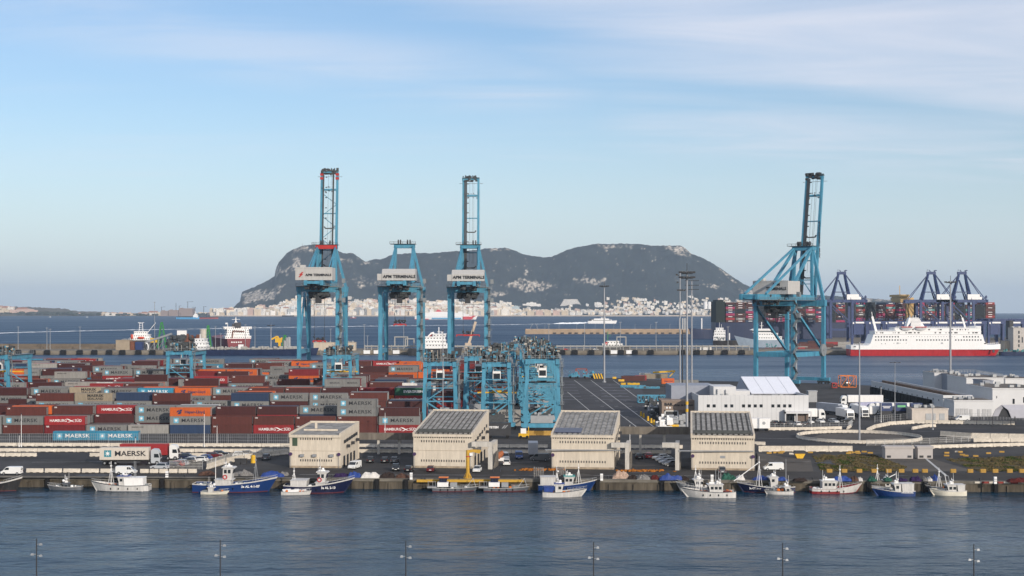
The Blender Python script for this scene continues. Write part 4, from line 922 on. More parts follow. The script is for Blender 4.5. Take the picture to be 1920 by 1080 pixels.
    for i, c in enumerate(allc):
        kind, L, x, d, z, k, row, b, t = c
        if i in keep:
            half = L < 10; side = '' if not half else (' left half' if (x - (X0 + (b - 1) * BP + CL / 2)) < 0 else ' right half')
            lb = '%s, %s tier, stack %s from left%s, row %s of %s block' % (DESC[kind], ORD[t], ORD[max(0, b + 1 if k < 2 else b + 2 + k // 2)], side, ORD[row], blk[k])
            container(kind, (x, d, z), lb, L)
        else:
            if area[i] < 3 and not (t == max(q[8] for q in allc if q[5] == k and q[6] == row and q[7] == b)): 
                if row not in (0, 5): continue
            rest.cur = kinds.index(kind); rest.box(x - L / 2 + .02, x + L / 2 - .02, d - CW / 2 + .01, d + CW / 2 - .01, z + .02, z + CH - .03)
            if L == CL and area[i] > 25 and kind in 'GSHMLT':
                for me, p in lettering(kind): txt.setdefault(me.materials[0].name, []).append((me, (x + p[0], d + p[1] - .02, z + p[2])))
    tr = tag(rest.build('stacked_containers', [CM[k] for k in kinds]), 'rest of the stacked shipping containers, grey and dark red, showing least', 'containers', kind='stuff')
    for mn_, lst in txt.items():
        vs, fs = [], []
        for me, p in lst:
            k0 = len(vs); vs += [(v.co.x + p[0], v.co.y + p[1], v.co.z + p[2]) for v in me.vertices]; fs += [tuple(k0 + j for j in f.vertices) for f in me.polygons]
        m2 = bpy.data.meshes.new('lettering'); m2.from_pydata(vs, [], fs); m2.materials.append(bpy.data.materials[mn_]); o = link('lettering', m2, tr); o['kind'] = 'stuff'
yard()
# two sky blue boxes standing forward of the stacks
for px0, lb in ((102, 'left one of the two sky blue containers by the fence in front of the stacks'), (182, 'right one of the two sky blue containers by the fence in front of the stacks')):
    d = 413.; container('M', (X(px0 + 39.5, d), d, YARD), lb, group='two sky blue containers in front')
# containers under the second yard crane
for k, (px, y0, kd, lb) in enumerate(((941, 464, 'L', 'lower pale lettered container under the second yard crane'), (941, 464, 'L', 'upper pale lettered container under the second yard crane'))):
    o = container(kd, (X(px, y0), y0, YARD + k * CH), lb, plain=True); link('lettering', text_mesh('MAERSK', 1.55, .035, M_TXT, sx=1.25), o, (.85, -CW / 2 - .004, 1.3))
# ------------------------------------------------------------------ piers, breakwater and the ships beyond the port
M_PIER = mat('pier_concrete', (.20, .175, .14), .9, var=.35, scale=.12); M_NAVY = mat('navy_steel', (.022, .042, .13), .5, var=.3, scale=.3)
M_HRED = mat('hull_red', (.42, .018, .022), .5, var=.2, scale=.2, streak=True); M_DRED = mat('hull_dark_red', (.16, .010, .018), .5, var=.3, scale=.2, streak=True)
M_HNAVY = mat('hull_navy', (.012, .022, .065), .5, var=.3, scale=.2, streak=True); M_BEIG = mat('beige_wall', (.50, .43, .34), .8, var=.2, scale=.3, streak=True)
M_PIPE = mat('pipe_grey', (.36, .35, .32), .6); M_GREEN = mat('crane_green', (.03, .22, .05), .6); M_BUFF = mat('buff_paint', (.55, .36, .14), .6, var=.2)
def DW(py): return D(py, 0)
def pier():
    d0 = 1240.; mb = MB(); x0, x1 = X(-300, d0), X(1640, d0)
    mb.box(x0, x1, d0, d0 + 75, -6, 3.4); mb.box(x0, x1, d0 - .8, d0 + .5, .8, 3.6); struct(mb.build('pier', M_PIER))
    mb = MB(); r = random.Random(4); i = 0; px = -10
    for k in range(38):
        px = -20 + k * 28 + (400 if k >= 14 else 0) + r.uniform(-3, 3)
        if px > 1400: break
        x = X(px, d0); m = MB()
        if 680 < px < 1000 or k % 9 == 4 and px > 1000: continue
        m.box(x - 2.6, x + 2.6, d0 - 2.2, d0 - .85, .2, 3.5); m.prismx([(d0 - 2.2, 3.5), (d0 - .85, 3.5), (d0 - .85, 4.2)], x - 2.2, x + 2.2)
        tag(m.build('pier_fender', M_BLACK), '%s black fender from the left along the long pier face' % ORD[i], 'fender', 'black fenders on the long pier'); i += 1
    for j, px in enumerate((652, 688, 707, 743, 773, 1151, 1180)):
        x = X(px, d0); m = MB(); m.box(x - 2.8, x + 2.8, d0 - 1.6, d0 - .85, .8, 3.6); m.box(x - 3, x + 3, d0 - 1.7, d0 - .85, 3.6, 3.9)
        tag(m.build('marker_board', M_WHITE), '%s white panel from the left on the long pier face' % ORD[j], 'board', 'white panels on the pier face')
    # brown wall along the back of the left part
    mb = MB(); mb.box(X(-300, d0 + 70), X(215, d0 + 70), d0 + 68, d0 + 76, 3.4, 7.6); mb.box(X(-300, d0 + 70), X(240, d0 + 70), d0 + 60, d0 + 68, 3.4, 5.2)
    tag(mb.build('sea_wall', mat('brown_wall', (.15, .12, .09), .95, var=.35, scale=.1)), 'long brown wall along the back of the pier at left', 'wall')
    # pipe rack
    mb = MB()
    xa, xb = X(684, d0 + 10), X(1405, d0 + 10)
    for k, (dy, z) in enumerate(((10, 7.0), (11.2, 7.1), (12.6, 6.9))): mb.tube((xa, d0 + dy, z), (xb, d0 + dy, z), .55, n=8)
    n = 58
    for i in range(n + 1): x = xa + (xb - xa) * i / n; mb.box(x - .25, x + .25, d0 + 9.3, d0 + 13.4, 3.4, 6.3); mb.box(x - .3, x + .3, d0 + 9, d0 + 13.6, 7.7, 8.0)
    mb.box(xa, xb, d0 + 8.6, d0 + 8.8, 5.4, 5.6)
    tag(mb.build('pipe_rack', M_PIPE), 'long rack of grey pipes running along the pier', 'pipes')
    for px, w, lb in ((752, 24, 'left tall loop of grey pipe on the pier between the blue cranes'), (1165, 17, 'right tall loop of grey pipe on the pier in the open water'), (768, 16, 'lower loop of pipe beside the left tall one')):
        m = MB(); y = d0 + 12; z1 = 15 if w != 16 else 13.4; xl, xr = X(px - w / 2, y), X(px + w / 2, y)
        for o in (0, 1.5):
            m.tube((xl, y + o, 7), (xl, y + o, z1), .5); m.tube((xr, y + o, 7), (xr, y + o, z1), .5); m.tube((xl - .4, y + o, z1), (xr + .4, y + o, z1), .5)
        tag(m.build('pipe_loop', M_PIPE), lb, 'pipes')
    # breakwater farther out
    d = 2250.; mb = MB(); xa, xb = X(985, d), X(1420, d); mb.box(xa, xb, d, d + 26, -6, 5.6); mb.box(xa, xb, d + 20, d + 26, 5.6, 7.4)
    struct(mb.build('breakwater', mat('tan_stone', (.38, .28, .19), .9, var=.3, scale=.06)))  # warm tan stone, one even base colour
    j = 0
    for px in (1007, 1022, 1048.5, 1081.5, 1116.5, 1151.5, 1191.5, 1220.5, 1257):
        x = X(px, d); m = MB(); m.tube((x, d + 8, 5.6), (x, d + 8, 14.5), .28, .18); m.bar((x, d + 8, 14.5), (x + 1.6, d + 8, 14.7), .25)
        tag(m.build('street_lamp', M_GREY), '%s slim lamp from the left along the far breakwater' % ORD[j], 'lamp', 'lamps along the far breakwater'); j += 1
    m = MB(); cx = X(1001.5, d); pts = [(cx + 5.8 * math.cos(math.pi * i / 14), d + 6, 5.6 + 10 * math.sin(math.pi * i / 14)) for i in range(15)]
    for a, b in zip(pts, pts[1:]): m.tube(a, b, .3)
    tag(m.build('arch', M_GREY), 'thin metal arch standing on the end of the far breakwater', 'arch')
    for i in range(22):
        x = X(1000 + i * 15, d); 
    m = MB()
    for i in range(24): x = X(1040 + i * 13.5 + (i % 3), d); m.box(x - 2.4, x + 2.4, d - 1.2, d, .3, 2.2)
    struct(m.build('breakwater_footing', M_DARK))
    # lamps on the pier
    for i, (px, h) in enumerate(((34, 20), (88, 19), (94, 18), (150, 20), (290, 42), (620, 18), (683, 22), (689, 12), (757, 22), (1029, 22), (1096, 23), (1163, 24), (1230, 24), (1365, 20), (404, 20), (414, 14), (460, 22), (478, 20))):
        x = X(px, d0 + 40); m = MB(); m.tube((x, d0 + 40, 3.4), (x, d0 + 40, 3.4 + h), .32, .2); m.bar((x - 1.2, d0 + 40, 3.4 + h), (x + 1.2, d0 + 40, 3.5 + h), .3)
        tag(m.build('lamp_post', M_GREY), 'thin lamp post on the pier, %s' % {34: 'leftmost, above the brown wall', 88: 'left of the close pair at left', 94: 'right of the close pair at left', 150: 'between the close pair and the beige block', 290: 'very tall beside the conveyor', 620: 'behind the building with red doors', 683: 'tall, just right of the beige building', 689: 'short, just right of the beige building', 757: 'at the left pipe loop', 1029: 'right of the parked yard cranes', 1096: 'left of the middle mast', 1163: 'at the right pipe loop', 1230: 'left of the tall masts', 1365: 'before the black coaster', 404: 'left of the red ship', 414: 'short, left of the red ship', 460: 'before the red ship', 478: 'at the stern of the red ship'}[px], 'lamp', 'lamp posts on the long pier')
pier()
def on(px, d): return X(px, d)
def bldg(name, label, cat, px0, px1, d, z0, h, depth, m, win=(), extra=None, wm=None, rz=0):
    t = thing(name, label, cat, (on((px0 + px1) / 2, d), d, z0), rz); w = (on(px1, d) - on(px0, d)) / 2
    mb = MB(); mb.box(-w, w, 0, depth, 0, h); mb.box(-w - .2, w + .2, -.2, depth + .2, h, h + .4); mb.build('wall', m, t)
    if depth >= 8:
        q = MB(); q.box(-w + .2, w - .2, .2, depth - .2, h + .4, h + .46); rf = q.build('roof', mat('roof_gravel', (.16, .14, .12), .9, var=.3), t)
        if w > 3: q = MB(); clutter(q, random.Random(int(w * 9)), -w + 1.5, w - 1.5, 1.5, depth - 1.5, h + .7, h + .9, 9, .6, 1.8); q.build('roof_plant', M_GREY, rf)
    for (a, b, c, e) in win:
        q = MB(); q.box(-w + a, -w + b, -.12, 0, c, e); q.build('door' if c < .3 else 'window', wm or M_GLASS, t)
    if extra: extra(t, w)
    return t
bldg('pier_building', 'beige building with two red doors on the pier between the blue cranes', 'building', 588, 627, 1250, 3.4, 6.6, 10, M_BEIG, [(15, 17.5, .1, 3.4), (19, 21.5, .1, 3.4)], wm=M_RED)
bldg('pier_building', 'small beige block right of the first blue crane on the pier', 'building', 646, 666, 1250, 3.4, 6.6, 10, M_BEIG, [(4, 6, 3.6, 4.6)])
bldg('pier_building', 'tan windowless block on the pier at left below the white ship bridge', 'building', 217, 243, 1262, 3.4, 8.4, 10, mat('tan_wall', (.33, .27, .20), .9, var=.2, scale=.2))
bldg('storage_box', 'rust brown box right of the tan block on the pier', 'box', 244, 252, 1262, 3.4, 7.2, 6, mat('rust', (.18, .07, .04), .9, var=.4)); bldg('storage_box', 'dark blue box by the curved white pipe on the pier', 'box', 253.5, 266, 1262, 3.4, 6.6, 6, M_NAVY)
def pier_gear():
    d = 1265.; z = 3.4
    t = MB(); pts = [(274, 9), (276, 9.2), (277.5, 8), (278, 5), (277, 3.4)]
    for o in (0, 1.3, 2.6):
        for a, b in zip(pts, pts[1:]): t.tube((X(a[0], d) - o * .3, d + o, a[1]), (X(b[0], d) - o * .3, d + o, b[1]), .5)
    tag(t.build('pipe_bend', M_WHITE), 'white pipes bending down to the pier beside the dark blue box', 'pipes')
    t = MB(); a = Vector((X(268, d), d + 8, 9.6)); b = Vector((X(318, d), d + 8, 17.5)); t.bar(a, b, 3, 1.6)
    for k in range(7): c = a.lerp(b, k / 6); t.bar((c.x, c.y, 3.4), (c.x, c.y, c.z), .5); t.bar((c.x, c.y, 3.4), (c.x + 5, c.y, c.z), .3)
    tag(t.build('conveyor', mat('conveyor_grey', (.24, .25, .26), .7)), 'long grey conveyor climbing to the right over the pier', 'conveyor')
    r = random.Random(8); t = thing('ship_loader', 'dark rusty loading machinery tangle on the pier right of the conveyor', 'machine', (X(337, d), d + 6, z))
    q = MB(); clutter(q, r, -13, 13, -3, 3, 2, 12, 70, 1, 4); q.build('frame', M_CD, t); q = MB(); clutter(q, r, -6, 16, -3.5, 2, 4, 14, 16, 1.5, 4); q.build('hopper', mat('rust'  , (.18, .07, .04)), t); q = MB(); q.box(-3, 5, -3.4, 0, 13, 17); q.build('cab', M_WHITE, t)
    for px, y1, lb in ((303, 604, 'taller green slewing crane rising behind the pier at left'), (390, 610, 'smaller green crane rising behind the pier left of the red ship'), (534, 628, 'tiny green mast behind the yellow crane')):
        dd = 1330.; x = X(px, dd); zt = Z(y1, dd); t = thing('harbour_crane', lb, 'crane', (x, dd, 3.4)); h = zt - 3.4
        q = MB(); w = 4 if px == 303 else 2.6
        for s in (-1, 1): q.bar((s * w, 0, 0), (s * .5, 0, h), .8); q.bar((s * w, 3, 0), (s * .5, 1, h), .8)
        for k in range(6): f = k / 6; q.bar((-w * (1 - f), 0, h * f), (w * (1 - f - .16), 0, h * (f + .16)), .45)
        q.build('mast', M_GREEN, t); q = MB(); q.box(-w - 6, -w, -2, 2, 5, 9); q.build('cab', M_YEL, t)
    t = thing('harbour_crane', 'yellow jointed crane on the pier right of the red ship', 'crane', (X(520, 1262), 1262, z)); q = MB(); q.bar((2, 0, 0), (2, 0, 8), 2); q.bar((2, 0, 8), (0, 0, 12), 1.6); q.bar((0, 0, 12), (-5, 0, 9.4), 1.3); q.bar((3, 0, 7), (4, 0, 11), 1.3); q.build('jib', M_YEL, t); q = MB(); q.box(0, 4.6, -2, 2, 0, 3.4); q.build('base', M_CD, t)
    for k, (px, h) in enumerate(((533.5, 8), (537.5, 10.5), (541, 11))):
        q = MB(); x = X(px, 1262); q.tube((x, 1264, z), (x, 1264, z + h), 1.6, n=14); q.tube((x, 1264, z + h), (x, 1264, z + h + .6), 1.6, .5, n=14); tag(q.build('tank', M_GREY), '%s of three grey upright tanks by the yellow crane' % ORD[k], 'tank', 'grey tanks by the yellow crane')
    q = MB(); x = X(381, 1300); q.tube((x, 1300, 3), (x, 1300, 20.5), 3.1, 2.9, n=18); q.tube((x, 1300, 20.5), (x, 1300, 21.2), 3.2, n=18); tag(q.build('silo', mat('silo_grey', (.5, .46, .4), .7)), 'round pale silo rising behind the white coaster bridge', 'silo')
    q = MB(); d2 = 1330; q.bar((X(877, d2), d2, 4), (X(892, d2), d2, Z(603, d2)), 1.8, 2.2, w2=1.1); q.box(X(872, d2), X(884, d2), d2 - 3, d2 + 3, 3.4, 8); tag(q.build('mobile_crane', mat('pale_tan', (.50, .40, .30), .6)), 'pale crane jib leaning right behind the third blue crane', 'crane')
    for k, (px, dd) in enumerate(((1323, 1252), (1060, 1252), (1117, 1252))):
        t = thing('lorry' if k == 0 else 'parked_car', ('small white lorry driving on the pier left of the ferry', 'tiny red car on the pier beside the parked yard cranes', 'tiny white car on the pier left of the middle mast')[k], 'lorry' if k == 0 else 'car', (X(px, dd), dd, 3.4))
        q = MB(); w = (5, 2.2, 2.2)[k]; q.box(-w, w, -1, 1, .5, (3.2, 1.1, 1.1)[k]); q.box(-w * .6, w * .5, -.9, .9, (3.2, 1.1, 1.1)[k], (3.4, 1.6, 1.6)[k]); q.build('body', (M_WHITE, M_RED, M_WHITE)[k], t)
        q = MB()
        for s in (-.6, .6): q.tube((s * w, -1.05, .45), (s * w, -.8, .45), .45)
        q.build('wheel', M_BLACK, t)
pier_gear()
# ships -------------------------------------------------------------
def superstruct(t, m, tiers, name='superstructure', wm=None, rows=True):
    """tiers: (x0, x1, halfwidth, z0, z1)"""
    q = MB(); w = MB()
    for (a, b, hw, z0, z1) in tiers:
        q.box(a, b, -hw, hw, z0, z1); q.box(a - .3, b + .3, -hw - .3, hw + .3, z1 - .25, z1 + .15)
        if rows:
            n = max(2, int((b - a) / 2.4))
            for i in range(n): x = a + (b - a) * (i + .5) / n; w.box(x - .5, x + .5, -hw - .06, -hw, z1 - 1.7, z1 - .9); w.box(x - .5, x + .5, hw, hw + .06, z1 - 1.7, z1 - .9)
            n = max(2, int(hw))
            for i in range(n): y = -hw + 2 * hw * (i + .5) / n; w.box(a - .06, a, y - .45, y + .45, z1 - 1.7, z1 - .9); w.box(b, b + .06, y - .45, y + .45, z1 - 1.7, z1 - .9)
    s = q.build(name, m, t)
    if rows: w.build('window', M_GLASS, s)
    return s
def ships():
    # red bulk carrier seen from its quarter
    d = 1400.; t = thing('bulk_carrier', 'red ship seen from the stern with tall white bridge behind the pier', 'ship', (X(432, d) - 14, d + 66, 0), R(109))
    q = MB(); hull(q, 132, 27, 10.2, bow=.16, rake=1.); q.build('hull', M_DRED, t)
    superstruct(t, M_WHITE, [(-62, -42, 12.6, 10.2, 12.8), (-61, -43, 11, 12.8, 15.2), (-61, -43, 10.6, 15.2, 17.6), (-60, -45, 10.4, 17.6, 19.6), (-59, -48, 13.6, 19.6, 21.8)])
    q = MB(); q.box(-60, -56, -3, 3, 21, 26); q.box(-59, -57, 3.4, 5.4, 21, 25); q.build('funnel', M_DARK, t)
    q = MB(); q.bar((-53, 1, 21), (-53, 1, 31), .8); q.bar((-53, -3, 21), (-53, 1, 28), .5); q.bar((-53, 5, 21), (-53, 1, 28), .5); q.bar((-53, -3, 29), (-53, 5, 29), .3); q.bar((-53, 9, 21), (-53, 9, 26), .4); q.ball((-53, 10.5, 25), 1.0); q.build('mast', M_WHITE, t)
    q = MB(); q.bar((-62.5, 6, 11), (-62.5, 5, 18), .9); q.bar((-62.5, 5, 18), (-62.5, -6, 17.3), .8); q.build('deck_crane', mat('rust'), t)
    q = MB()
    for k in range(5): q.box(-66.2, -66, 6 - k * 2.2, 7.4 - k * 2.2, 6.4, 7.5)
    q.build('lettering', M_LW, t)
    # long low tanker lying along the front of the pier
    d = 1232.; x0, x1 = X(338, d), X(592, d); L = x1 - x0
    t = thing('tanker', 'long low navy tanker lying along the near side of the pier, white bridge at left', 'ship', ((x0 + x1) / 2, d, 0))
    q = MB(); hull(q, L, 17, 4.6, bow=.1, sheer=.18, rake=1.2); q.build('hull', M_HNAVY, t)
    superstruct(t, M_WHITE, [(-L / 2 + 3, -L / 2 + 24, 7, 4.6, 8), (-L / 2 + 12, -L / 2 + 23, 6.4, 8, 11), (-L / 2 + 14, -L / 2 + 22, 6.8, 11, 14)])
    q = MB(); r = random.Random(6); clutter(q, r, -L / 2 + 26, L / 2 - 10, -6, 6, 5, 6.6, 90, .6, 3); q.box(-L / 2 + 26, L / 2 - 12, -1, 1, 5, 6.2); rail(q, [(-L / 2 + 24, -7.6, 4.8), (L / 2 - 12, -7.6, 4.8)], 1.2, .2, 3); q.build('deck_gear', M_PIPE, t)
    q = MB(); q.bar((-L / 2 + 17, 0, 14), (-L / 2 + 17, 0, 18), .5); q.box(-8, -4, -2, 2, 5, 9); q.build('mast', M_WHITE, t)
    # bridge of a ship with an orange lifeboat, left
    d = 1400.; t = thing('cargo_ship', 'white ship bridge with lattice mast and red lifeboats rising behind the tan block', 'ship', (X(258, d), d + 40, 0), R(95))
    q = MB(); hull(q, 100, 20, 9); q.build('hull', M_DARK, t); superstruct(t, M_WHITE, [(-47, -34, 9.4, 8, 11.6), (-46, -35, 8.6, 11.6, 14.6), (-45, -37, 6, 14.6, 17.6)])
    q = MB(); q.ball((-47.6, 7.6, 12.6), 1.4, 1.3, 2.8); q.ball((-48, -1, 11.5), 1.2, 3.6, 1.2); q.build('lifeboat', mat('lifeboat_orange', (.55, .07, .03), .5), t)
    q = MB(); 
    for s in (-1, 1): q.bar((-41, s * 2, 17), (-41, s * 1.2, 26), .35)
    for k in range(4): q.bar((-41, -2, 18.6 + k * 2), (-41, 2, 19.6 + k * 2), .25)
    q.bar((-41, -3, 26), (-41, 3, 26), .35); q.bar((-41, -6, 16), (-41, -14, 26), .4); q.build('mast', M_WHITE, t)
    # white ferry stern between second and third crane
    d = 1222.; t = thing('ferry', 'white ferry bridge with a red mark standing above the nearest yard crane', 'ferry', (X(815, d), d, 0), 0)
    q = MB(); hull(q, 44, 16, 6, bow=.2); q.build('hull', M_DARK, t); superstruct(t, M_WHITE, [(-12, 13, 7, 6, 10), (-10, 9.5, 6.6, 10, 13), (-9, 9, 6.2, 13, 16), (-1, 9.6, 6.6, 16, 18.4)])
    q = MB(); q.prismy([(-9, 13), (-3, 13), (0, 18), (-1, 20), (-3, 19.4)], -3, 3); q.build('funnel', M_WHITE, t); q = MB(); q.add([(-7.4, -3.1, 13.8), (-1.6, -3.1, 17.6), (-2.6, -3.1, 16.2), (-2.4, -3.1, 18.2)], [(0, 2, 1, 3)]); q.build('emblem', M_RED, t)
    q = MB(); q.bar((3.6, 0, 18), (3.6, 0, 24), .6); q.bar((2, 0, 20), (6, 0, 20), .3); q.ball((6.4, 0, 19.4), .8); q.build('mast', M_WHITE, t)
    # support vessel behind the pier loop
    d = 1300.; t = thing('work_boat', 'small white work boat with red funnel disc behind the right pipe loop', 'boat', (X(1150, d), d, 0))
    q = MB(); hull(q, 30, 9, 5); q.build('hull', M_DARK, t); superstruct(t, M_WHITE, [(-10, 8, 3.6, 5, 8), (-6, 5, 3.2, 8, 10.4)]); q = MB(); q.bar((-5, 0, 10), (-5, 0, 19), .5); q.bar((-5, 0, 15), (-2, 0, 15.3), .3); q.build('mast', M_GREEN, t); q = MB(); q.tube((-6.4, -3.8, 8.4), (-6.4, -3.2, 8.4), 1.3, n=14); q.build('funnel_disc', M_RED, t)
    # coasters right
    d = 1900.; t = thing('cargo_ship', 'dark blue ship with white bridge behind the black coaster', 'ship', (X(1336, d) + 6, d, 0), R(205)); q = MB(); hull(q, 76, 15, 12, bow=.24, rake=1.); q.build('hull', M_HNAVY, t); superstruct(t, M_WHITE, [(-26, -4, 7, 12, 16), (-24, -8, 6.6, 16, 22), (-22, -12, 9.4, 22, 25.5)]); q = MB(); q.bar((-17, 0, 25), (-17, 0, 38), .9); q.bar((24, 0, 12), (24, 0, 27), 1.3); q.build('mast', M_WHITE, t); q = MB(); q.box(-12, -6, -3, 3, 16, 26); q.build('funnel', M_DARK, t)
    d = DW(648); t = thing('coaster', 'black coaster with white bridge at its stern beyond the pier', 'ship', (X(1365, d), d, 0), R(-6)); L = 34
    q = MB(); hull(q, 32, 9, 5.6, bow=.25, rake=.8, sheer=.12); q.build('hull', mat('black_hull', (.02, .02, .022), .5, var=.4, dirt=.8), t); superstruct(t, M_WHITE, [(-15.5, -3, 4.2, 5.6, 10), (-15, -3, 4, 10, 13.4), (-14.5, -3, 4.2, 13.4, 16.4), (-13, -5, 3.6, 16.4, 19)])
    q = MB(); q.bar((1.6, 0, 6), (1.6, 0, 13.4), 1.1); q.bar((-9, 0, 19), (-9, 0, 25), .3); q.bar((-7, 0, 19), (-7, 0, 23), .3); q.build('mast', M_WHITE, t)
    q = MB(); r = random.Random(3); clutter(q, r, -14, -4, -4.6, -4.2, 5, 9, 20, .5, 1.6); q.build('deck_gear', M_CG, t)
    d = DW(651); t = thing('fast_ferry', 'grey and white fast ferry with raked bow left of the crane leg beyond the pier', 'ferry', (X(1428, d), d, 0), R(178)); q = MB(); hull(q, 44, 11, 7.5, bow=.34, rake=1.6, sheer=.3); q.build('hull', mat('ferry_grey', (.30, .36, .42), .4), t)
    superstruct(t, M_WHITE, [(-20, 4, 5, 7.5, 11), (-16, 6, 4.6, 11, 14.5), (-9, 9, 4.6, 14.5, 17.6)]); q = MB(); q.prismy([(-12, 17.6), (12, 17.6), (9, 19), (-10, 19)], -5, 5); q.bar((0, 0, 18.5), (0, 0, 26), .6); q.bar((-2, 0, 22), (2, 0, 22), .3); q.build('bridge_roof', M_WHITE, t)
    q = MB(); q.box(-9.1, 9.1, -4.7, 4.7, 15.6, 16.8); q.build('window', M_GLASS, t)
    d = DW(657); t = thing('work_boat', 'small dark red work boat beside the crane leg beyond the pier', 'boat', (X(1447, d), d, 0)); q = MB(); hull(q, 13, 5, 2.6, bow=.2); q.build('hull', M_DRED, t); q = MB(); clutter(q, random.Random(4), -5, 5, -2, 2, 2.6, 6, 18, .4, 1.6); q.build('deck_gear', mat('teal_gear', (.05, .22, .22), .6), t)
ships()
def red_ferry():
    d = 1212.; s_ = FPX / d; x0, x1 = X(1587, d), X(1881, d); L = x1 - x0; cx = (x0 + x1) / 2
    t = thing('ferry', 'white and red passenger ferry moored at right, funnel amidships', 'ferry', (cx, d + 10, 0)); B = 20
    def lx(px): return X(px, d) - cx
    q = MB(); hull(q, L - 8, B, 5.4, bow=.12, rake=1.6, sheer=0.02, stern=.03); q.build('lower_hull', M_HRED, t)
    rings = []
    for x, hw, zt in ((lx(1596), 9, 8.8), (lx(1604), 10.1, 8.8), (lx(1628), 10.15, 8.8), (lx(1632), 10.15, 10.4), (lx(1638), 10.15, 18), (lx(1700), 10.15, 18), (lx(1842), 10.15, 18), (lx(1846), 10.0, 12), (lx(1852), 9.4, 9.0), (lx(1866), 6.4, 9.2), (lx(1878), 2.0, 9.6), (lx(1883), .4, 9.8)):
        rings.append([(x, -hw, 5.3), (x, hw, 5.3), (x, hw, zt), (x, -hw, zt)])
    q = MB(); q.loft(rings); wh = q.build('upper_hull', M_WHITE, t)
    q = MB()
    def row(a, b, n, y, w=.55):
        for i in range(n): x = lx(a + (b - a) * i / (n - 1)); z = Z(y, d); q.box(x - w, x + w, -10.22, -10.15, z - w, z + w)
    row(1642, 1684, 9, 631.5); row(1642, 1699, 12, 637.5); row(1719, 1777, 12, 637.5); row(1792, 1839, 10, 637.5); row(1807, 1834, 6, 631.5); row(1703, 1790, 18, 631.3, .25)
    row(1653, 1660, 2, 644.5, .3); row(1676, 1699, 3, 643.5, .25); row(1602, 1604, 2, 650, .4); row(1846, 1848, 2, 644, .4)
    q.build('window', M_GLASS, wh)
    q = MB()
    for px in (1683, 1766): x = lx(px); q.box(x - .9, x + .9, -10.24, -10.16, Z(645, d), Z(642, d))
    q.build('vent', M_GREY, wh)
    r = random.Random(5)
    s1 = superstruct(t, M_WHITE, [(lx(1641), lx(1840), 9.4, 18.2, 20.6), (lx(1678), lx(1838), 9.4, 20.6, 23.4)], rows=False)
    q = MB()
    for i in range(46):
        x = lx(r.uniform(1644, 1836)); z = r.choice((19.4, 22.0)); a = r.uniform(.2, .8)
        if z > 21 and x < lx(1682): continue
        q.box(x - a, x + a, -9.5, -9.4, z - .5, z + .5)
    q.build('doorway', M_DARK, s1)
    q = MB(); rail(q, [(lx(1641), -9.6, 20.7), (lx(1680), -9.6, 20.7)], 1.1, .18, 2); rail(q, [(lx(1680), -9.6, 23.5), (lx(1838), -9.6, 23.5)], 1.1, .16, 2); rail(q, [(lx(1600), -9.8, 9), (lx(1632), -9.8, 9)], 1.1, .2, 2); rail(q, [(lx(1850), -8, 9.2), (lx(1878), -2, 9.8)], 1.1, .2, 2); q.build('railing', M_WHITE, t)
    for a, b in ((1688, 1711), (1715, 1738)):
        q = MB(); xa, xb = lx(a), lx(b); n = 8; rings = []
        for i in range(n + 1): u = i / n; w = .25 + math.sin(math.pi * u) ** .5 * 1.5; x = xa + (xb - xa) * u; zb = 23.2 - math.sin(math.pi * u) ** .5 * 1.9; rings.append([(x, -10.6 - w, 23.6), (x, -10.6, zb), (x, -10.6 + w, 23.6), (x, -10.6, 23.9)])
        q.loft(rings); lb = q.build('lifeboat', M_WHITE, t)
        q = MB(); q.box(xa + .6, xb - .6, -11.9, -9.3, 23.9, 24.6); q.build('lifeboat_cover', M_HRED, lb)
    q = MB(); q.loft([[(lx(1703), -3.4, 23), (lx(1740), -3.4, 23), (lx(1740), 3.4, 23), (lx(1703), 3.4, 23)], [(lx(1709), -3, 32), (lx(1727), -3, 32), (lx(1727), 3, 32), (lx(1709), 3, 32)]]); f = q.build('funnel', M_WHITE, t)
    q = MB(); q.add([(lx(1703.5), -3.5, 23.2), (lx(1711), -3.5, 23.2), (lx(1713), -3.3, 28.6)], [(0, 1, 2)]); q.build('emblem', M_HNAVY, f)
    q = MB()
    for k in range(7): q.box(lx(1711) + k * .05, lx(1731) + k * .02, -3.62 + k * .04, -3.3, 24.2 + k * 1.15, 24.5 + k * 1.15)
    for px in (1712, 1718, 1723): q.tube((lx(px), 0, 32), (lx(px), 0, 34), .5)
    q.build('louvre', M_GREY, f)
    q = MB(); q.bar((lx(1649), 0, 19), (lx(1641), 0, 33), 1.8, w2=.9); q.bar((lx(1641), 0, 33), (lx(1640), 0, 37), .4); q.build('derrick', M_WHITE, t)
    q = MB(); q.bar((lx(1817), 0, 23), (lx(1811), 0, 32), 1.3); q.bar((lx(1811), 0, 32), (lx(1808), 0, 34.5), .4); q.bar((lx(1808), 0, 28), (lx(1820), 0, 28.4), .5); q.bar((lx(1835), 0, 20), (lx(1835), 0, 28), .4); q.ball((lx(1835), 0, 27), .7); q.box(lx(1830), lx(1840), -9, 9, 20.5, 25); q.build('mast', M_WHITE, t)
    q = MB(); q.box(lx(1862), lx(1866), -9.0, -8.0, 2.6, 5.4); q.build('anchor_recess', M_DARK, t)
red_ferry()
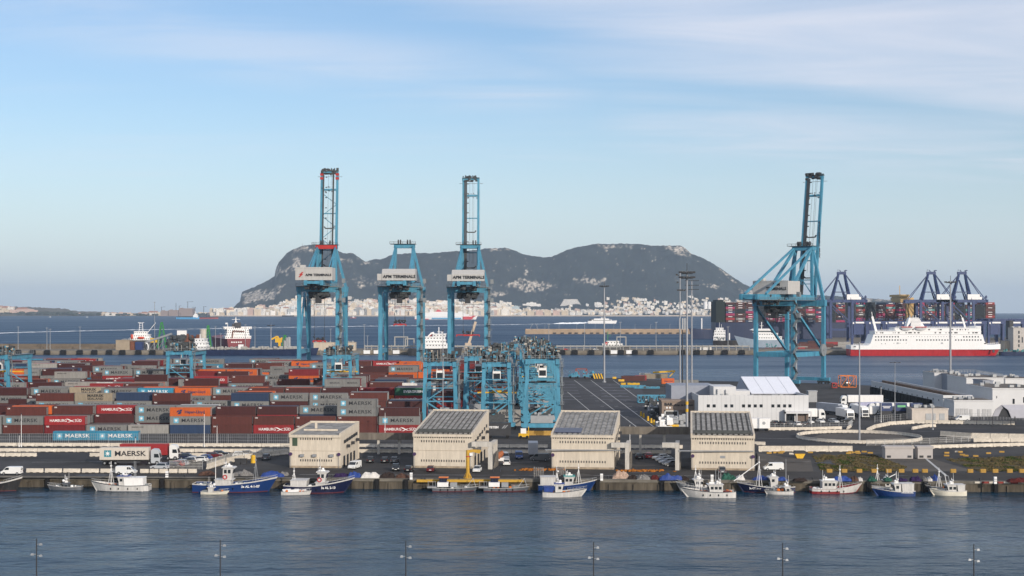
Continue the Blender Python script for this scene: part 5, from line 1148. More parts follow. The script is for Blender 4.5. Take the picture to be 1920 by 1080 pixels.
def box_ship():
    d = 1880.; x0, x1 = X(1343, d), X(1853, d); L = x1 - x0; cx = (x0 + x1) / 2
    t = thing('container_ship', 'huge navy container ship loaded with dark and magenta boxes at the far quay', 'ship', (cx, d + 26, 0)); lx = lambda px: X(px, d) - cx
    q = MB(); rings = []
    for u, hw, zb in ((0, 22, 0), (.02, 24.5, -1), (.1, 25.5, -2), (.88, 25.5, -2), (.95, 16, -2), (1, 2, -2)): x = -L / 2 + L * u; rings.append([(x, -hw, zb), (x, hw, zb), (x, hw, 21.5 + (3 if u > .9 else 0)), (x, -hw, 21.5 + (3 if u > .9 else 0))])
    q.loft(rings); h = q.build('hull', M_HNAVY, t)
    link('lettering', text_mesh('HMM', 19, .045, M_LW, sx=1.15), h, (lx(1655), -25.62, 11.5))
    q = MB(); q.box(lx(1343), lx(1360), -24, 24, 21.5, 49); q.box(lx(1346), lx(1357), -22, 22, 49, 51); q.build('stern_block', mat('box_ship_dark', (.025, .032, .03), .8), t)
    mats = [cmat('box_dark_red'  , (0, 0, 0)), cmat('box_brown', (0, 0, 0)), mat('box_magenta', (.30, .018, .08), .6), mat('box_charcoal', (.03, .035, .04), .8), CM['G'], CM['S'], CM['N'], mat('box_teal', (.05, .20, .19), .6)]
    r = random.Random(9); bay = 0; px = 1361
    names = 0
    while px < 1850:
        w = 17.2
        if 1692 < px < 1716: px = 1717; continue
        q = MB(); xa, xb = lx(px), lx(px + w); top = 9 if r.random() < .7 else 8
        dark_bay = r.random() < .35  # some bays hold only near-black boxes without lettering
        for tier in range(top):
            m = 3 if dark_bay else r.choices(range(8), (20, 14, 12, 10, 4, 8, 5, 4))[0]
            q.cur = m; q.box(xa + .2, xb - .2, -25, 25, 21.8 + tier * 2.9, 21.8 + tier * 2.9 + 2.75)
        b = q.build('container_bay', mats, t)
        q = MB()
        for tier in range(top):
            if not dark_bay and r.random() < .55: z = 21.8 + tier * 2.9 + 1.4; c = (xa + xb) / 2; q.box(c - 2.6, c + 2.6, -25.08, -25, z - .35, z + .35)
        if q.v: q.build('lettering', M_LW, b)
        q = MB(); q.box(xb - .2, xb + .9, -24.6, 24.6, 21.5, 21.8 + (top - 1) * 2.9); q.build('lashing_bridge', M_DARK, t)
        px += w + 1.6
    for name, a, b, zt in (('funnel', 1414, 1423, 54), ('bridge', 1690, 1704, 58), ('funnel', 1705.5, 1715, 54)):
        if a == 1414: zt = 47
        q = MB(); q.box(lx(a), lx(b), -22, 22, 21.5, zt); q.box(lx(a) - 1, lx(b), -24, 24, zt - 8, zt - 4)
        if name == 'bridge': q.box(lx(a) - 2, lx(b) + 1, -25.4, 25.4, zt - 3, zt); q.bar((lx(697), 0, zt), (lx(697), 0, zt), .1) if False else q.bar((lx(1697), 0, zt), (lx(1697), 0, zt + 12), .8)
        for k in range(4): q.box(lx(a) + .5, lx(b) - .5, -22.3, -22, 24 + k * 6, 25 + k * 6)
        q.build(name, M_BUFF, t)
box_ship()
# navy cranes of the far terminal ---------------------------------------------
def far_crane(px, lb):
    d = 1790.; t = thing('quay_crane', lb, 'crane', (X(px, d), d, YARD), R(0), 'navy ship to shore cranes at the far terminal')
    k = d / FPX; G = 22 / .66; H = 30.; A = 82.
    q = MB()
    for x in (-17, 10):
        for y in (0, 18): q.bar((x, y, 0), (x, y, 46), 3.0)
    for y in (0, 18): q.box(-18, 12, y - 1, y + 1, 10, 12.4)
    q.bar((-17, 0, 44), (10, 0, 18), 1.3); q.bar((-17, 18, 44), (10, 18, 18), 1.3); q.build('leg', M_NAVY, t)
    q = MB(); q.box(-35, 30, 4, 7, 45, 48.6); q.box(-35, 30, 11, 14, 45, 48.6); q.box(-36, -18, 3, 15, 44, 45.2); q.build('girder', M_NAVY, t)
    q = MB()
    for y in (4, 14):
        q.bar((-14, y, 48), (-5, 9, A), 2.2); q.bar((9, y, 48), (2, 9, A), 2.2); q.bar((-5, 9, A - 9), (4, y, 48), 1.2); q.bar((-4, 9, A), (-31, y, 48), .8); q.bar((2, 9, A), (27, y, 48), .9); q.bar((-11, y, 58), (6.4, y, 58), .9)
    q.box(-7, 4, 7, 11, A - 2, A + 1.4); clutter(q, random.Random(3), -8, 5, 7, 11, A, A + 3.6, 12, .6, 1.6); q.build('apex_frame', M_NAVY, t)
    q = MB(); q.box(4, 19, 3, 15, 48.7, 55.2); q.box(18, 22, 4, 14, 48.7, 52); q.build('machinery_house', M_WHITE, t)
    q = MB(); clutter(q, random.Random(5), 14, 30, 3, 14, 42, 53, 30, .8, 2.4); clutter(q, random.Random(7), -6, 2, 5, 12, 40, 45, 10, 1, 2.4); q.build('trolley', M_NAVY, t)
far_crane(1583, 'leftmost of three navy quay cranes at the far terminal, just right of the blue crane'); far_crane(1752, 'middle one of three navy quay cranes at the far terminal, left of the tall mast'); far_crane(1810, 'rightmost of three navy quay cranes at the far terminal, right of the tall mast')
def stack_cranes():
    d = 1500.; z = YARD; i = 0
    for px in (1612, 1643, 1674, 1705, 1736, 1768, 1800, 1832, 1868, 1905):
        t = thing('stacking_crane', '%s from left of the low navy gantry cranes behind the red and white ferry' % ORD[i], 'crane', (X(px, d), d, z), 0, 'low navy gantry cranes behind the ferry'); i += 1
        H = Z(602, d) - z; q = MB()
        for x in (-7.6, 7.6): q.box(x - 1.1, x + 1.1, 0, 2.4, 0, H); q.box(x - 1.1, x + 1.1, 20, 22.4, 0, H)
        q.box(-8.6, 8.6, -.4, 2.6, H - 3, H); q.box(-8.6, 8.6, 19.8, 23, H - 3, H); q.build('leg', M_NAVY, t)
        q = MB(); q.box(-6.4, 4, -.6, 10, H - 14, H - 3.2); clutter(q, random.Random(i), -8, 8, 0, 10, H, H + 2.2, 12, .6, 1.8); q.build('trolley', M_NAVY, t)
        q = MB(); q.box(-4.4, 4.4, -.75, -.6, H - 2.4, H - .8); q.box(-7.4, -6, -.75, -.6, H - 3, H - 1.2); q.build('sign', M_WHITE, t)
    q = MB(); d2 = 1470.
    # far quay with its stacks of boxes behind the ferry
    mb = MB(); mb.prism([(X(1455, 1262), 1262), (X(1600, 1250), 1250), (X(1600, 1236), 1236), (900, 1236), (900, 1860), (X(1560, 1860), 1860)], -5, YARD); struct(mb.build('far_terminal_ground', M_PIER))
    r = random.Random(31); fc = {}
    for row, dd in enumerate((1300., 1335., 1400.)):
        px = 1468 + row * 8
        while px < (1596 if row < 1 else 1660):
            if r.random() < .75:
                for tier in range(r.choice((1, 2, 2, 3)) if row else 1):
                    k = r.choices('BDSGOL', (5, 5, 5, 2, 3, 1))[0]; q = MB(); x = X(px + 3, dd); q.box(x - 6.1, x + 6.1, dd, dd + 2.4, YARD + tier * 2.6, YARD + tier * 2.6 + 2.5); q.box(x - 6.1, x - 5.8, dd - .06, dd, YARD + tier * 2.6, YARD + tier * 2.6 + 2.5)
                    o = q.build('shipping_container', CM[k]); o['category'] = 'container'; fc.setdefault((DESC[k].replace('lettered ', ''), '%s tier, %s far row left of the red ferry' % (ORD[tier], ORD[row])), []).append((px, o))
            px += 24 if row else 26
    rank_labels(fc)
    bldg('port_office', 'pale grey office building with narrow windows at the far right edge', 'building', 1900, 1921, 1290, 2.2, 20, 14, mat('pale_office', (.46, .43, .40), .8), [(4.4, 5.6, 3 + 4 * k, 5.6 + 4 * k) for k in range(4)] + [(7.5, 8.5, 7, 12)])
    bldg('storage_shed', 'low grey shed beside the office right of the ferry', 'building', 1884, 1899, 1300, 2.2, 8, 10, M_BEIG)
    bldg('dark_tower', 'dark block between the ferry bow and the pale office', 'building', 1893, 1900, 1330, 2.2, 26, 10, M_DARK)
    t = thing('cargo_barge', 'low dark barge moored right of the ferry bow', 'boat', (X(1907, 1215), 1222, 0)); q = MB(); hull(q, 24, 8, 3); q.build('hull', M_HNAVY, t); q = MB(); clutter(q, random.Random(2), -9, 9, -3, 3, 3, 5, 14, .5, 2); q.build('deck_gear', mat('teal_gear', (.05, .22, .22), .6), t)
    d3 = 1700.; mb = MB(); mb.box(X(1862, d3), X(1990, d3), d3, d3 + 60, Z(604, d3), Z(598, d3)); 
    for px in (1866, 1890, 1915): mb.box(X(px, d3), X(px + 2, d3), d3, d3 + 3, YARD, Z(604, d3))
    tag(mb.build('rail_gantry', M_NAVY), 'long low navy gantry beam standing right of the container ship', 'crane')
stack_cranes()
# ------------------------------------------------------------------ buildings, barriers and vehicles of the fishing quay and the terminal
M_CREAM = mat('cream_render', (.60, .53, .43), .85, var=.16, scale=.35, streak=True, dirt=.22)
M_ROOFG = mat('fibre_cement', (.30, .29, .27), .85, var=.5, scale=.5, dirt=.1); M_ROOFD = mat('roof_gully', (.12, .115, .105), .9, var=.6, scale=.6)
M_CLAD = mat('white_cladding', (.58, .58, .58), .5, var=.06, scale=.2); M_SHADEG = mat('shaded_grey_cladding', (.26, .28, .33), .6, var=.08)  # grey cladding; on the hall gable the shade is put into the colour
M_JB = mat('barrier_concrete', (.62, .56, .47), .85, var=.3, scale=.9, dirt=.25); M_SIGNR = mat('sign_red', (.45, .02, .03), .5)
def G(px, py): return P(px, py)
def warehouse(px, py, wpx, depth, hf, hb, rz, label, holes, ribs=True, seed=0, solar=False):
    o = G(px, py); s = FPX / o.y; W = wpx / s; t = thing('warehouse', label, 'warehouse', o, rz)
    q = MB(); q.prismx([(0, -.1), (depth, -.1), (depth, hb), (0, hf)], 0, W)
    q.prismx([(-.35, hf - .5), (0.002, hf - .5), (0.002, hf + .12), (-.35, hf + .12)], -.12, W + .12)
    # raised gable parapets with a flat step at the front
    for x0, x1 in ((-.14, .3), (W - .3, W + .14)): q.prismx([(-.3, hf - .45), (depth + .1, hf - .45), (depth + .1, hb + .55), (2.2, hf + .75), (-.3, hf + .55)], x0, x1)
    q.box(-.12, W + .12, depth, depth + .3, -.1, hb + .7); w = q.build('wall', M_CREAM, t)
    sl = (hb - hf) / depth; q = MB()
    q.prismx([(.1, hf + .1), (depth - .05, hb + .1), (depth - .05, hb + .22), (.1, hf + .22)], .32, W - .32)
    if ribs:
        rf = q.build('roof', M_ROOFD if seed != 3 else M_ROOFG, t); q = MB(); n = int(W / 1.25)
        for i in range(n + 1): x = .5 + (W - 1.0) * i / n; q.prismx([(.1, hf + .22), (depth - .1, hb + .22), (depth - .1, hb + .36), (.1, hf + .36)], x - .38, x + .38)
        q.build('rib', M_ROOFG, rf)
    else: rf = q.build('roof', M_ROOFG, t)
    if solar: q = MB(); q.prismx([(1.2, hf + .4 + sl * 1.2), (6.4, hf + .4 + sl * 6.4), (6.4, hf + .5 + sl * 6.4), (1.2, hf + .5 + sl * 1.2)], .5, W * .47); q.build('dark_panel', mat('solar_panel', (.03, .03, .06), .3), rf)
    elif ribs: q = MB(); q.prismx([(.6, hf + .4 + sl * .6), (4.4, hf + .4 + sl * 4.4), (4.4, hf + .46 + sl * 4.4), (.6, hf + .46 + sl * .6)], .5, W - .6); q.build('dark_panel', mat('mossy_roof', (.10, .10, .085), .9, var=.5, scale=1.2), rf)
    q = MB()
    for (z, a, b, n) in holes:
        for i in range(n): x = W * (a + (b - a) * i / (n - 1)); q.box(x - .11, x + .11, -.06, .01, z - .26, z + .26)
    q.build('vent_hole', M_DARK, w)
    q = MB(); q.box(0, W, -.04, .0, hf * .52, hf * .52 + .06); q.box(0, W, -.04, 0, .0, .5); q.build('plinth_line', mat('stained_render', (.36, .29, .21), .9, var=.4, scale=1.), w)
    q = MB(); r = random.Random(seed)
    for i in range(6):
        y = 3.5 + i * (depth - 5) / 6; z = hf * .72 + i * (hb - hf) / 8; q.box(W + .14, W + .2, y, y + 2.0, z, z + .8)
        if i % 2: q.box(W + .14, W + .8, y + .2, y + 1.2, z - 1.4, z - .7)
    for i in range(4): y = 3 + i * (depth - 6) / 4; q.box(W + .14, W + .18, y, y + 1.7, 0, 2.6)
    q.build('side_opening', M_DARK, w)
    for x in (.35, W - .35):
        if seed == 3 and x > 1: continue
        q = MB(); q.tube((x, -.35, 0), (x, -.35, 3.1), .05); p = q.build('sign_post', M_GREY, t); q = MB(); q.tube((x, -.46, 3.3), (x, -.38, 3.3), .42, n=14); q.build('round_sign', mat('faded_blue_sign', (.06, .03, .09), .6), p)
    return t, W
HL = [(7.35, .03, .97, 26), (6.35, .14, .86, 18), (1.75, .14, .86, 18)]
w1, W1 = warehouse(543, 877, 97, 22, 7.7, 8.7, R(-5), 'leftmost cream warehouse, the narrowest, with a flat roof and three air conditioners', [(6.9, .22, .82, 14), (1.8, .22, .82, 14)], ribs=False, seed=1)
w2, W2 = warehouse(775, 877, 112, 27, 7.9, 11.3, R(-7), 'second cream warehouse from left, sloping ribbed roof, behind the yellow jib crane', HL, seed=2)
w3, W3 = warehouse(1034, 879, 117, 27, 7.9, 11.2, R(-7), 'third cream warehouse from left, pale roof with a dark panel at its front corner', HL, seed=3, solar=True)
w4, W4 = warehouse(1296, 881, 117, 27, 8.0, 11.2, R(-7), 'rightmost cream warehouse, just below the white hall, its roof striped dark', HL, seed=4)
q = MB()
for x in (3.1, 6.1, 10.2): q.box(x - .45, x + .45, -.75, -.1, 2.7, 3.3)
q.build('air_conditioner', M_GREY, w1); q = MB(); q.box(.7, 1.9, -.1, 0, 5.2, 7.2); q.build('window', mat('green_glass', (.06, .09, .06), .3), w1); q = MB(); q.box(3.6, 4.1, 11, 11.6, 8, 10); q.box(2, W1 - 2, 6, 6.3, 8.3, 8.7); q.build('chimney', M_CREAM, w1)
q = MB(); q.box(W4 * .46, W4 * .54, -.05, 0, 2.8, 3.4); q.build('grille', M_GREY, w4)
# concrete footbridges and portal frames between the warehouses
def footbridge(px0, px1, py, z0, z1, label, posts=()):
    o = G((px0 + px1) / 2, py); s = FPX / o.y; h = (px1 - px0) / s / 2; t = thing('footbridge', label, 'footbridge', o, R(-2))
    q = MB(); q.box(-h, h, -.15, .1, z0, z1); q.box(-h, h, .1, 2.4, z0, z0 + .35); q.box(-h, h, 2.4, 2.6, z0, z1); q.build('deck', M_CONC, t)
    for px in posts: q = MB(); x = (px - (px0 + px1) / 2) / s; q.box(x - .3, x + .3, .4, 1.2, 0, z0 - .002); q.build('pillar', M_CONCW, t)
footbridge(672, 776, 852, 3.8, 5.4, 'weathered footbridge joining the first and second cream warehouses', (709, 748))
footbridge(1152, 1298, 853, 5.3, 7.1, 'weathered footbridge joining the third and fourth cream warehouses', (1201, 1246))
def portal(px, py, label, w=3.9, h=5.3):
    o = G(px, py); t = thing('portal_gateway', label, 'frame', o, R(-7)); q = MB(); q.box(0, .95, 0, 1.1, -.1, h); q.box(0, .95, 9, 10, -.1, h); q.box(-w, .95, -.1, 1.2, h + .002, h + 1.1); q.box(0, .95, 1.2, 10, h + .002, h + .8); q.build('frame', M_CONCW, t)
    q = MB(); q.prismx([(1.5, 0), (9, 0), (9, 3.6)], .95, 1.3); q.build('ramp_wall', M_CONC, t)
portal(915, 880, 'concrete portal frame right of the second warehouse beside the yellow jib crane')
portal(1172, 882, 'concrete portal frame right of the third warehouse', 3.2); portal(1266, 882, 'concrete portal frame left of the fourth warehouse', 3.0)
for a, b, py, lb in ((1022, 1166, 879, 'thin pipe crossing the front of the third warehouse'), (1272, 1412, 881, 'thin pipe crossing the front of the fourth warehouse')):
    d = D(py) - 1.2; q = MB(); z = YARD + 4.55; q.tube((X(a, d), d, z), (X(b, d), d - .8, z), .14)
    for f in (.02, .98): x = X(a + (b - a) * f, d); q.box(x - .1, x + .1, d - .1, d + 1.2, z - .3, z)
    tag(q.build('overhead_pipe', M_GREY), lb, 'pipe')
# barriers ------------------------------------------------------------------
def barrier_mesh(L=3.9, h=.95, m=None):
    q = MB(); q.prismx([(-.3, .12), (.3, .12), (.3, .28), (.12, .5), (.1, h), (-.1, h), (-.12, .5), (-.3, .28)], -L / 2, L / 2)
    for x in (-L / 2 + .1, -.35, L / 2 - .8): q.box(x, x + .7, -.28, .28, 0, .118)
    return q.mesh('road_barrier', m or M_JB)
BAR = barrier_mesh(); BARL = barrier_mesh(3.9, 1.15)
BN = [0]
def barriers(pts, label, group, L=4.05, mesh=None, skip=(), fence=0):
    """a run of barriers through screen-read ground points"""
    P3 = [G(*p) for p in pts]; seg = [(b - a).length for a, b in zip(P3, P3[1:])]; tot = sum(seg); n = int(tot / L); r = random.Random(len(label))
    for i in range(n):
        u = (i + .5) * L
        for a, b, l in zip(P3, P3[1:], seg):
            if u <= l: break
            u -= l
        c = a.lerp(b, min(1, u / l)); px = 960 + c.x / c.y * FPX
        if any(x0 < px < x1 for x0, x1 in skip): continue
        ang = math.atan2(b.y - a.y, b.x - a.x) + r.gauss(0, .012)
        o = link('road_barrier', mesh or BAR, None, c + Vector((0, r.gauss(0, .04), 0)), (0, 0, ang)); tag(o, '%s barrier from the left %s' % (ORD[i] if i < len(ORD) else 'last', label), 'barrier', group)
        BN[0] += 1
    return P3
HID = ((545, 668), (777, 912), (1034, 1150), (1296, 1412))
barriers([(-40, 836.5), (400, 837.5), (960, 839.5), (1290, 841)], 'in the back row of the road below the stacks', 'barriers of the back row below the stacks', L=5.2, mesh=barrier_mesh(5.1), skip=HID)
barriers([(-40, 847), (400, 848), (960, 850), (1290, 851)], 'in the front row of the road below the stacks', 'barriers of the front row below the stacks', L=5.2, mesh=barrier_mesh(5.1), skip=HID)
barriers([(-20, 856), (70, 856)], 'in the short run at the far left', 'barriers in the short run at far left'); barriers([(168, 856), (200, 856.5)], 'just left of the long trailer', 'barriers left of the trailer')
barriers([(330, 856), (425, 857)], 'behind the parked cars', 'barriers behind the parked cars')
barriers([(48, 886), (222, 886.5)], 'along the quay road left of the white van', 'barriers on the quay road left', L=4.3); barriers([(262, 887), (386, 887)], 'along the quay road right of the white van', 'barriers on the quay road right', L=2.2, mesh=barrier_mesh(1.95))
barriers([(388, 880), (420, 870), (455, 862), (545, 851)], 'slanting up towards the leftmost warehouse', 'slanting barriers left of the warehouse', L=3.2, mesh=barrier_mesh(2.9, 1.3))
barriers([(1422, 847), (1640, 847)], 'in the long front wall right of the warehouses', 'barriers of the long front wall, left end', L=6.2, mesh=barrier_mesh(6.1, 1.55)); barriers([(1700, 842), (1930, 836)], 'in the front wall at the far right', 'barriers of the front wall, right end', L=5.2, mesh=barrier_mesh(5.1))
barriers([(1408, 834), (1442, 835)], 'in the short wall below the white trailer', 'barriers below the trailer')
barriers([(1436, 807), (1520, 806.5), (1590, 804.5), (1598, 799)], 'under the fence in front of the white hall', 'barriers in front of the white hall', L=5, mesh=barrier_mesh(4.9))
cc = G(1610, 821.5)
n = 34
for i in range(n):
    a = 2 * math.pi * i / n; L = 2 * math.pi * 17.6 / n
    o = link('road_barrier', BAR, None, (cc.x + 17.6 * math.cos(a), cc.y + 17.6 * math.sin(a), YARD), (0, 0, a + math.pi / 2), sc=(L / 3.95, 1, 1)); tag(o, '%s barrier of the roundabout ring counted anticlockwise from its right end' % ORD[i], 'barrier', 'barriers of the roundabout ring')
barriers([(1625, 810), (1640, 803), (1670, 797), (1720, 794), (1800, 795), (1925, 797)], 'along the curving road above the roundabout', 'barriers of the curving road', L=4.05, mesh=BARL)
barriers([(1710, 806), (1735, 801), (1765, 800)], 'on the inner curve right of the roundabout', 'barriers of the inner curve'); barriers([(1763, 818), (1816, 822), (1930, 824)], 'in the wall right of the roundabout', 'barriers right of the roundabout', L=5.1, mesh=barrier_mesh(5.0, 1.6)); barriers([(1825, 829), (1930, 829)], 'in the lower wall at the far right', 'barriers of the lower right wall', L=5.2, mesh=barrier_mesh(5.1, 1.1))
M_FENCE = mat('fence_mesh', (.30, .31, .32), .7)
def fence(pts, label, h=2.0, step=3.2, z0=0., bars=3, m=None, dense=0):
    P3 = [G(*p) + Vector((0, 0, z0)) for p in pts]; t = thing('fence', label, 'fence', P3[0]); O = P3[0]; q = MB(); w = MB()
    for a, b in zip(P3, P3[1:]):
        n = max(1, int((b - a).length / step))
        for i in range(n + 1): c = a.lerp(b, i / n) - O; q.bar(c, c + Vector((0, 0, h)), .09)
        for k in range(bars): zz = Vector((0, 0, h * (k + 1) / bars - .05)); w.bar(a - O + zz, b - O + zz, .05)
        if dense:
            n = int((b - a).length / dense)
            for i in range(n): c = a.lerp(b, (i + .5) / n) - O; w.bar(c, c + Vector((0, 0, h)), .05)
    q.build('post', M_GREY, t); w.build('mesh_panel', m or M_FENCE, t)
fence([(-20, 830), (540, 831)], 'tall wire fence running below the container stacks at left', h=2.6, step=5.6, dense=.55)
fence([(1436, 806), (1590, 803.5), (1598, 798)], 'wire fence on the barriers in front of the white hall', h=2.0, step=3, dense=.5)
fence([(388, 879), (455, 861), (545, 850)], 'pale wire fence slanting up behind the blue trawler', h=2.2, step=2.5, dense=.4, m=mat('pale_fence', (.5, .48, .44), .7)); fence([(318, 880), (380, 880)], 'pale fence panels standing behind the quay road barriers', h=2.2, step=3.2, dense=.28, m=MATS['pale_fence'])
fence([(1625, 836), (1760, 832), (1830, 828)], 'grey mesh fence between roundabout and grey kiosks', h=1.7, step=2.6, dense=.35, m=MATS['pale_fence']); fence([(1640, 792), (1720, 786), (1920, 788)], 'thin fence in front of the low terminal buildings at right', h=2.2, step=4, dense=1.0)
fence([(1213, 764), (1240, 786), (1262, 800)], 'dark mesh fence beside the apron lanes', h=2.6, step=4, dense=.6)
# the white terminal hall ----------------------------------------------------
def hall():
    o = G(1310, 794); s = FPX / o.y; t = thing('terminal_hall', 'large white hall with square windows and a slanted white panel roof', 'building', o); W = 205 / s; H = Z(741, o.y) - YARD; dp = 40.
    q = MB(); q.box(0, W, 0, dp, 0, H - 1.2); q.box(-.15, W + .15, -.15, .35, 0, H); q.box(-.15, .25, .35, dp, H - 1.2, H); q.box(W - .25, W + .15, .35, dp, H - 1.2, H); q.box(-.15, W + .15, dp, dp + .3, 0, H)
    w = q.build('wall', M_CLAD, t)
    q = MB(); q.box(.26, W - .26, .36, dp - .01, H - 1.195, H - 1.1); q.build('roof', mat('roof_gravel', (.16, .14, .12), .9, var=.3), t)
    q = MB()
    for px in (1328, 1339, 1361, 1372, 1394, 1405, 1416, 1427, 1449, 1460, 1471, 1481): x = (px - 1310) / s; z = Z(761, o.y) - YARD; q.box(x - .5, x + .5, -.2, -.145, z - .5, z + .5)
    q.build('window', M_GLASS, w)
    q = MB()
    for i in range(1, 24): x = W * i / 24; q.box(x - .025, x + .025, -.17, -.15, 0, H)
    q.build('panel_joint', M_GREY, w)
    q = MB(); x0 = 29 + .6; q.box(27.9, 28.2, -2.6, -.16, 0, 4.6); q.box(27.9, 36.5, -2.6, -.16, 3.4, 4.0); q.box(31.6, 31.9, -2.6, -2.3, 0, 3.4); q.box(36.2, 36.5, -2.6, -2.3, 0, 3.4); q.build('porch', M_CLAD, t)
    q = MB(); q.box(28.4, 31.4, -.22, -.16, 0, 3.2); q.build('doorway', M_GLASS, w); q = MB(); q.box(31.8, 36, -.22, -.16, 0, 3.3); q.build('shutter', mat('brown_shutter', (.16, .12, .10), .7), w)
    q = MB(); q.box(15.5, 16.3, -1.2, -.16, 0, 4.2); q.build('buttress', M_CLAD, w)
    # rooftop boxes
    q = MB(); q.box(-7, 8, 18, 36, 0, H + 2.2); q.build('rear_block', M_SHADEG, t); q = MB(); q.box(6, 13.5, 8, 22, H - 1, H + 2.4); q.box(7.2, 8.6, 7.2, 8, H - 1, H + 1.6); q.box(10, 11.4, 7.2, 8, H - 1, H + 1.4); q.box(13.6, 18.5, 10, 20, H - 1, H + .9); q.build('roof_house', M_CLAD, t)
    # slanted four-panel roof light
    a = (X(1409, 490) - o.x, X(1502, 490) - o.x); y0, y1 = 490 - o.y, 503 - o.y; z0, z1 = Z(738, 490) - YARD, Z(706, 503) - YARD; sh = -1.6
    for k in range(4):
        xa, xb = a[0] + (a[1] - a[0]) * k / 4 + .06, a[0] + (a[1] - a[0]) * (k + 1) / 4 - .06
        q = MB(); q.add([(xa, y0, z0), (xb, y0, z0), (xb + sh, y1, z1), (xa + sh, y1, z1), (xa, y0 + .3, z0 - .3), (xb, y0 + .3, z0 - .3), (xb + sh, y1 + .3, z1 - .3), (xa + sh, y1 + .3, z1 - .3)], [(0, 1, 2, 3), (7, 6, 5, 4), (0, 4, 5, 1), (1, 5, 6, 2), (2, 6, 7, 3), (3, 7, 4, 0)]); q.build('slanted_panel', mat('roof_white', (.72, .74, .80), .45, var=.05), t)
    q = MB(); q.add([(a[0] - .1, y0 + .4, z0 - .4), (a[0] + sh - .1, y1 + .3, z1 - .4), (a[0] - 3.8, y1 + .3, H - 1), (a[0] - 3.8, y0 + 4, H - 1), (a[0] - .1, y0 + .4, H - 1)], [(0, 1, 2, 3), (0, 3, 4)]); q.box(a[0], a[1] - 2, y0 + 1, y1, H - 1, z0 - .4); q.build('gable', M_SHADEG, t)  # gable side painted darker than the panels to stand in for its shade
    q = MB(); clutter(q, random.Random(3), 1, W - 6, 1, 6, H - 1, H - .3, 24, .4, 1.4); q.build('roof_plant', M_GREY, t)
hall()
bldg('truck_wash', 'small canopy shelter with clutter right of the white hall', 'shelter', 1516, 1532, D(754), YARD, 4.2, 4, M_GREY)
def bar_building():
    o = G(1241, 789); t = thing('bar_building', 'low tan bar building with a dark open front left of the white hall', 'building', o); s = FPX / o.y; W = 62 / s; H = 6.4
    q = MB(); q.box(0, W, 0, 11, 0, H); q.box(-.2, W + .2, -.25, 11.2, H, H + .5); q.box(1, W - 2, -.4, -.02, H - 2.9, H - 2.6); q.build('wall', mat('tan_cladding', (.27, .21, .17), .8, var=.15), t)
    q = MB(); q.box(1.2, 5.2, -.08, 0, 0, 3.2); q.box(6.6, 8.4, -.08, 0, 1.2, 2.8); q.build('opening', M_DARK, t); q = MB(); q.box(.9, 1.2, -.3, 0, 0, 3.5); q.box(5.2, 5.5, -.3, 0, 0, 3.5); q.box(.9, 5.5, -.3, 0, 3.2, 3.5); q.build('door_frame', M_WHITE, t)
    link('lettering', text_mesh('BAR', 1.3, .05, M_TXT, sx=1.15), t, (2.2, -.12, H - .9)); link('lettering', text_mesh('Area de Servicio', .95, .03, M_TXT, shear=.2), t, (7.3, -.12, H - 1.1)); q = MB(); q.tube((1.7, -.14, H - 2.0), (1.7, -.06, H - 2.0), .34); q.tube((2.7, -.14, H - 2.0), (2.7, -.06, H - 2.0), .34); q.build('emblem', M_WHITE, t)
bar_building()
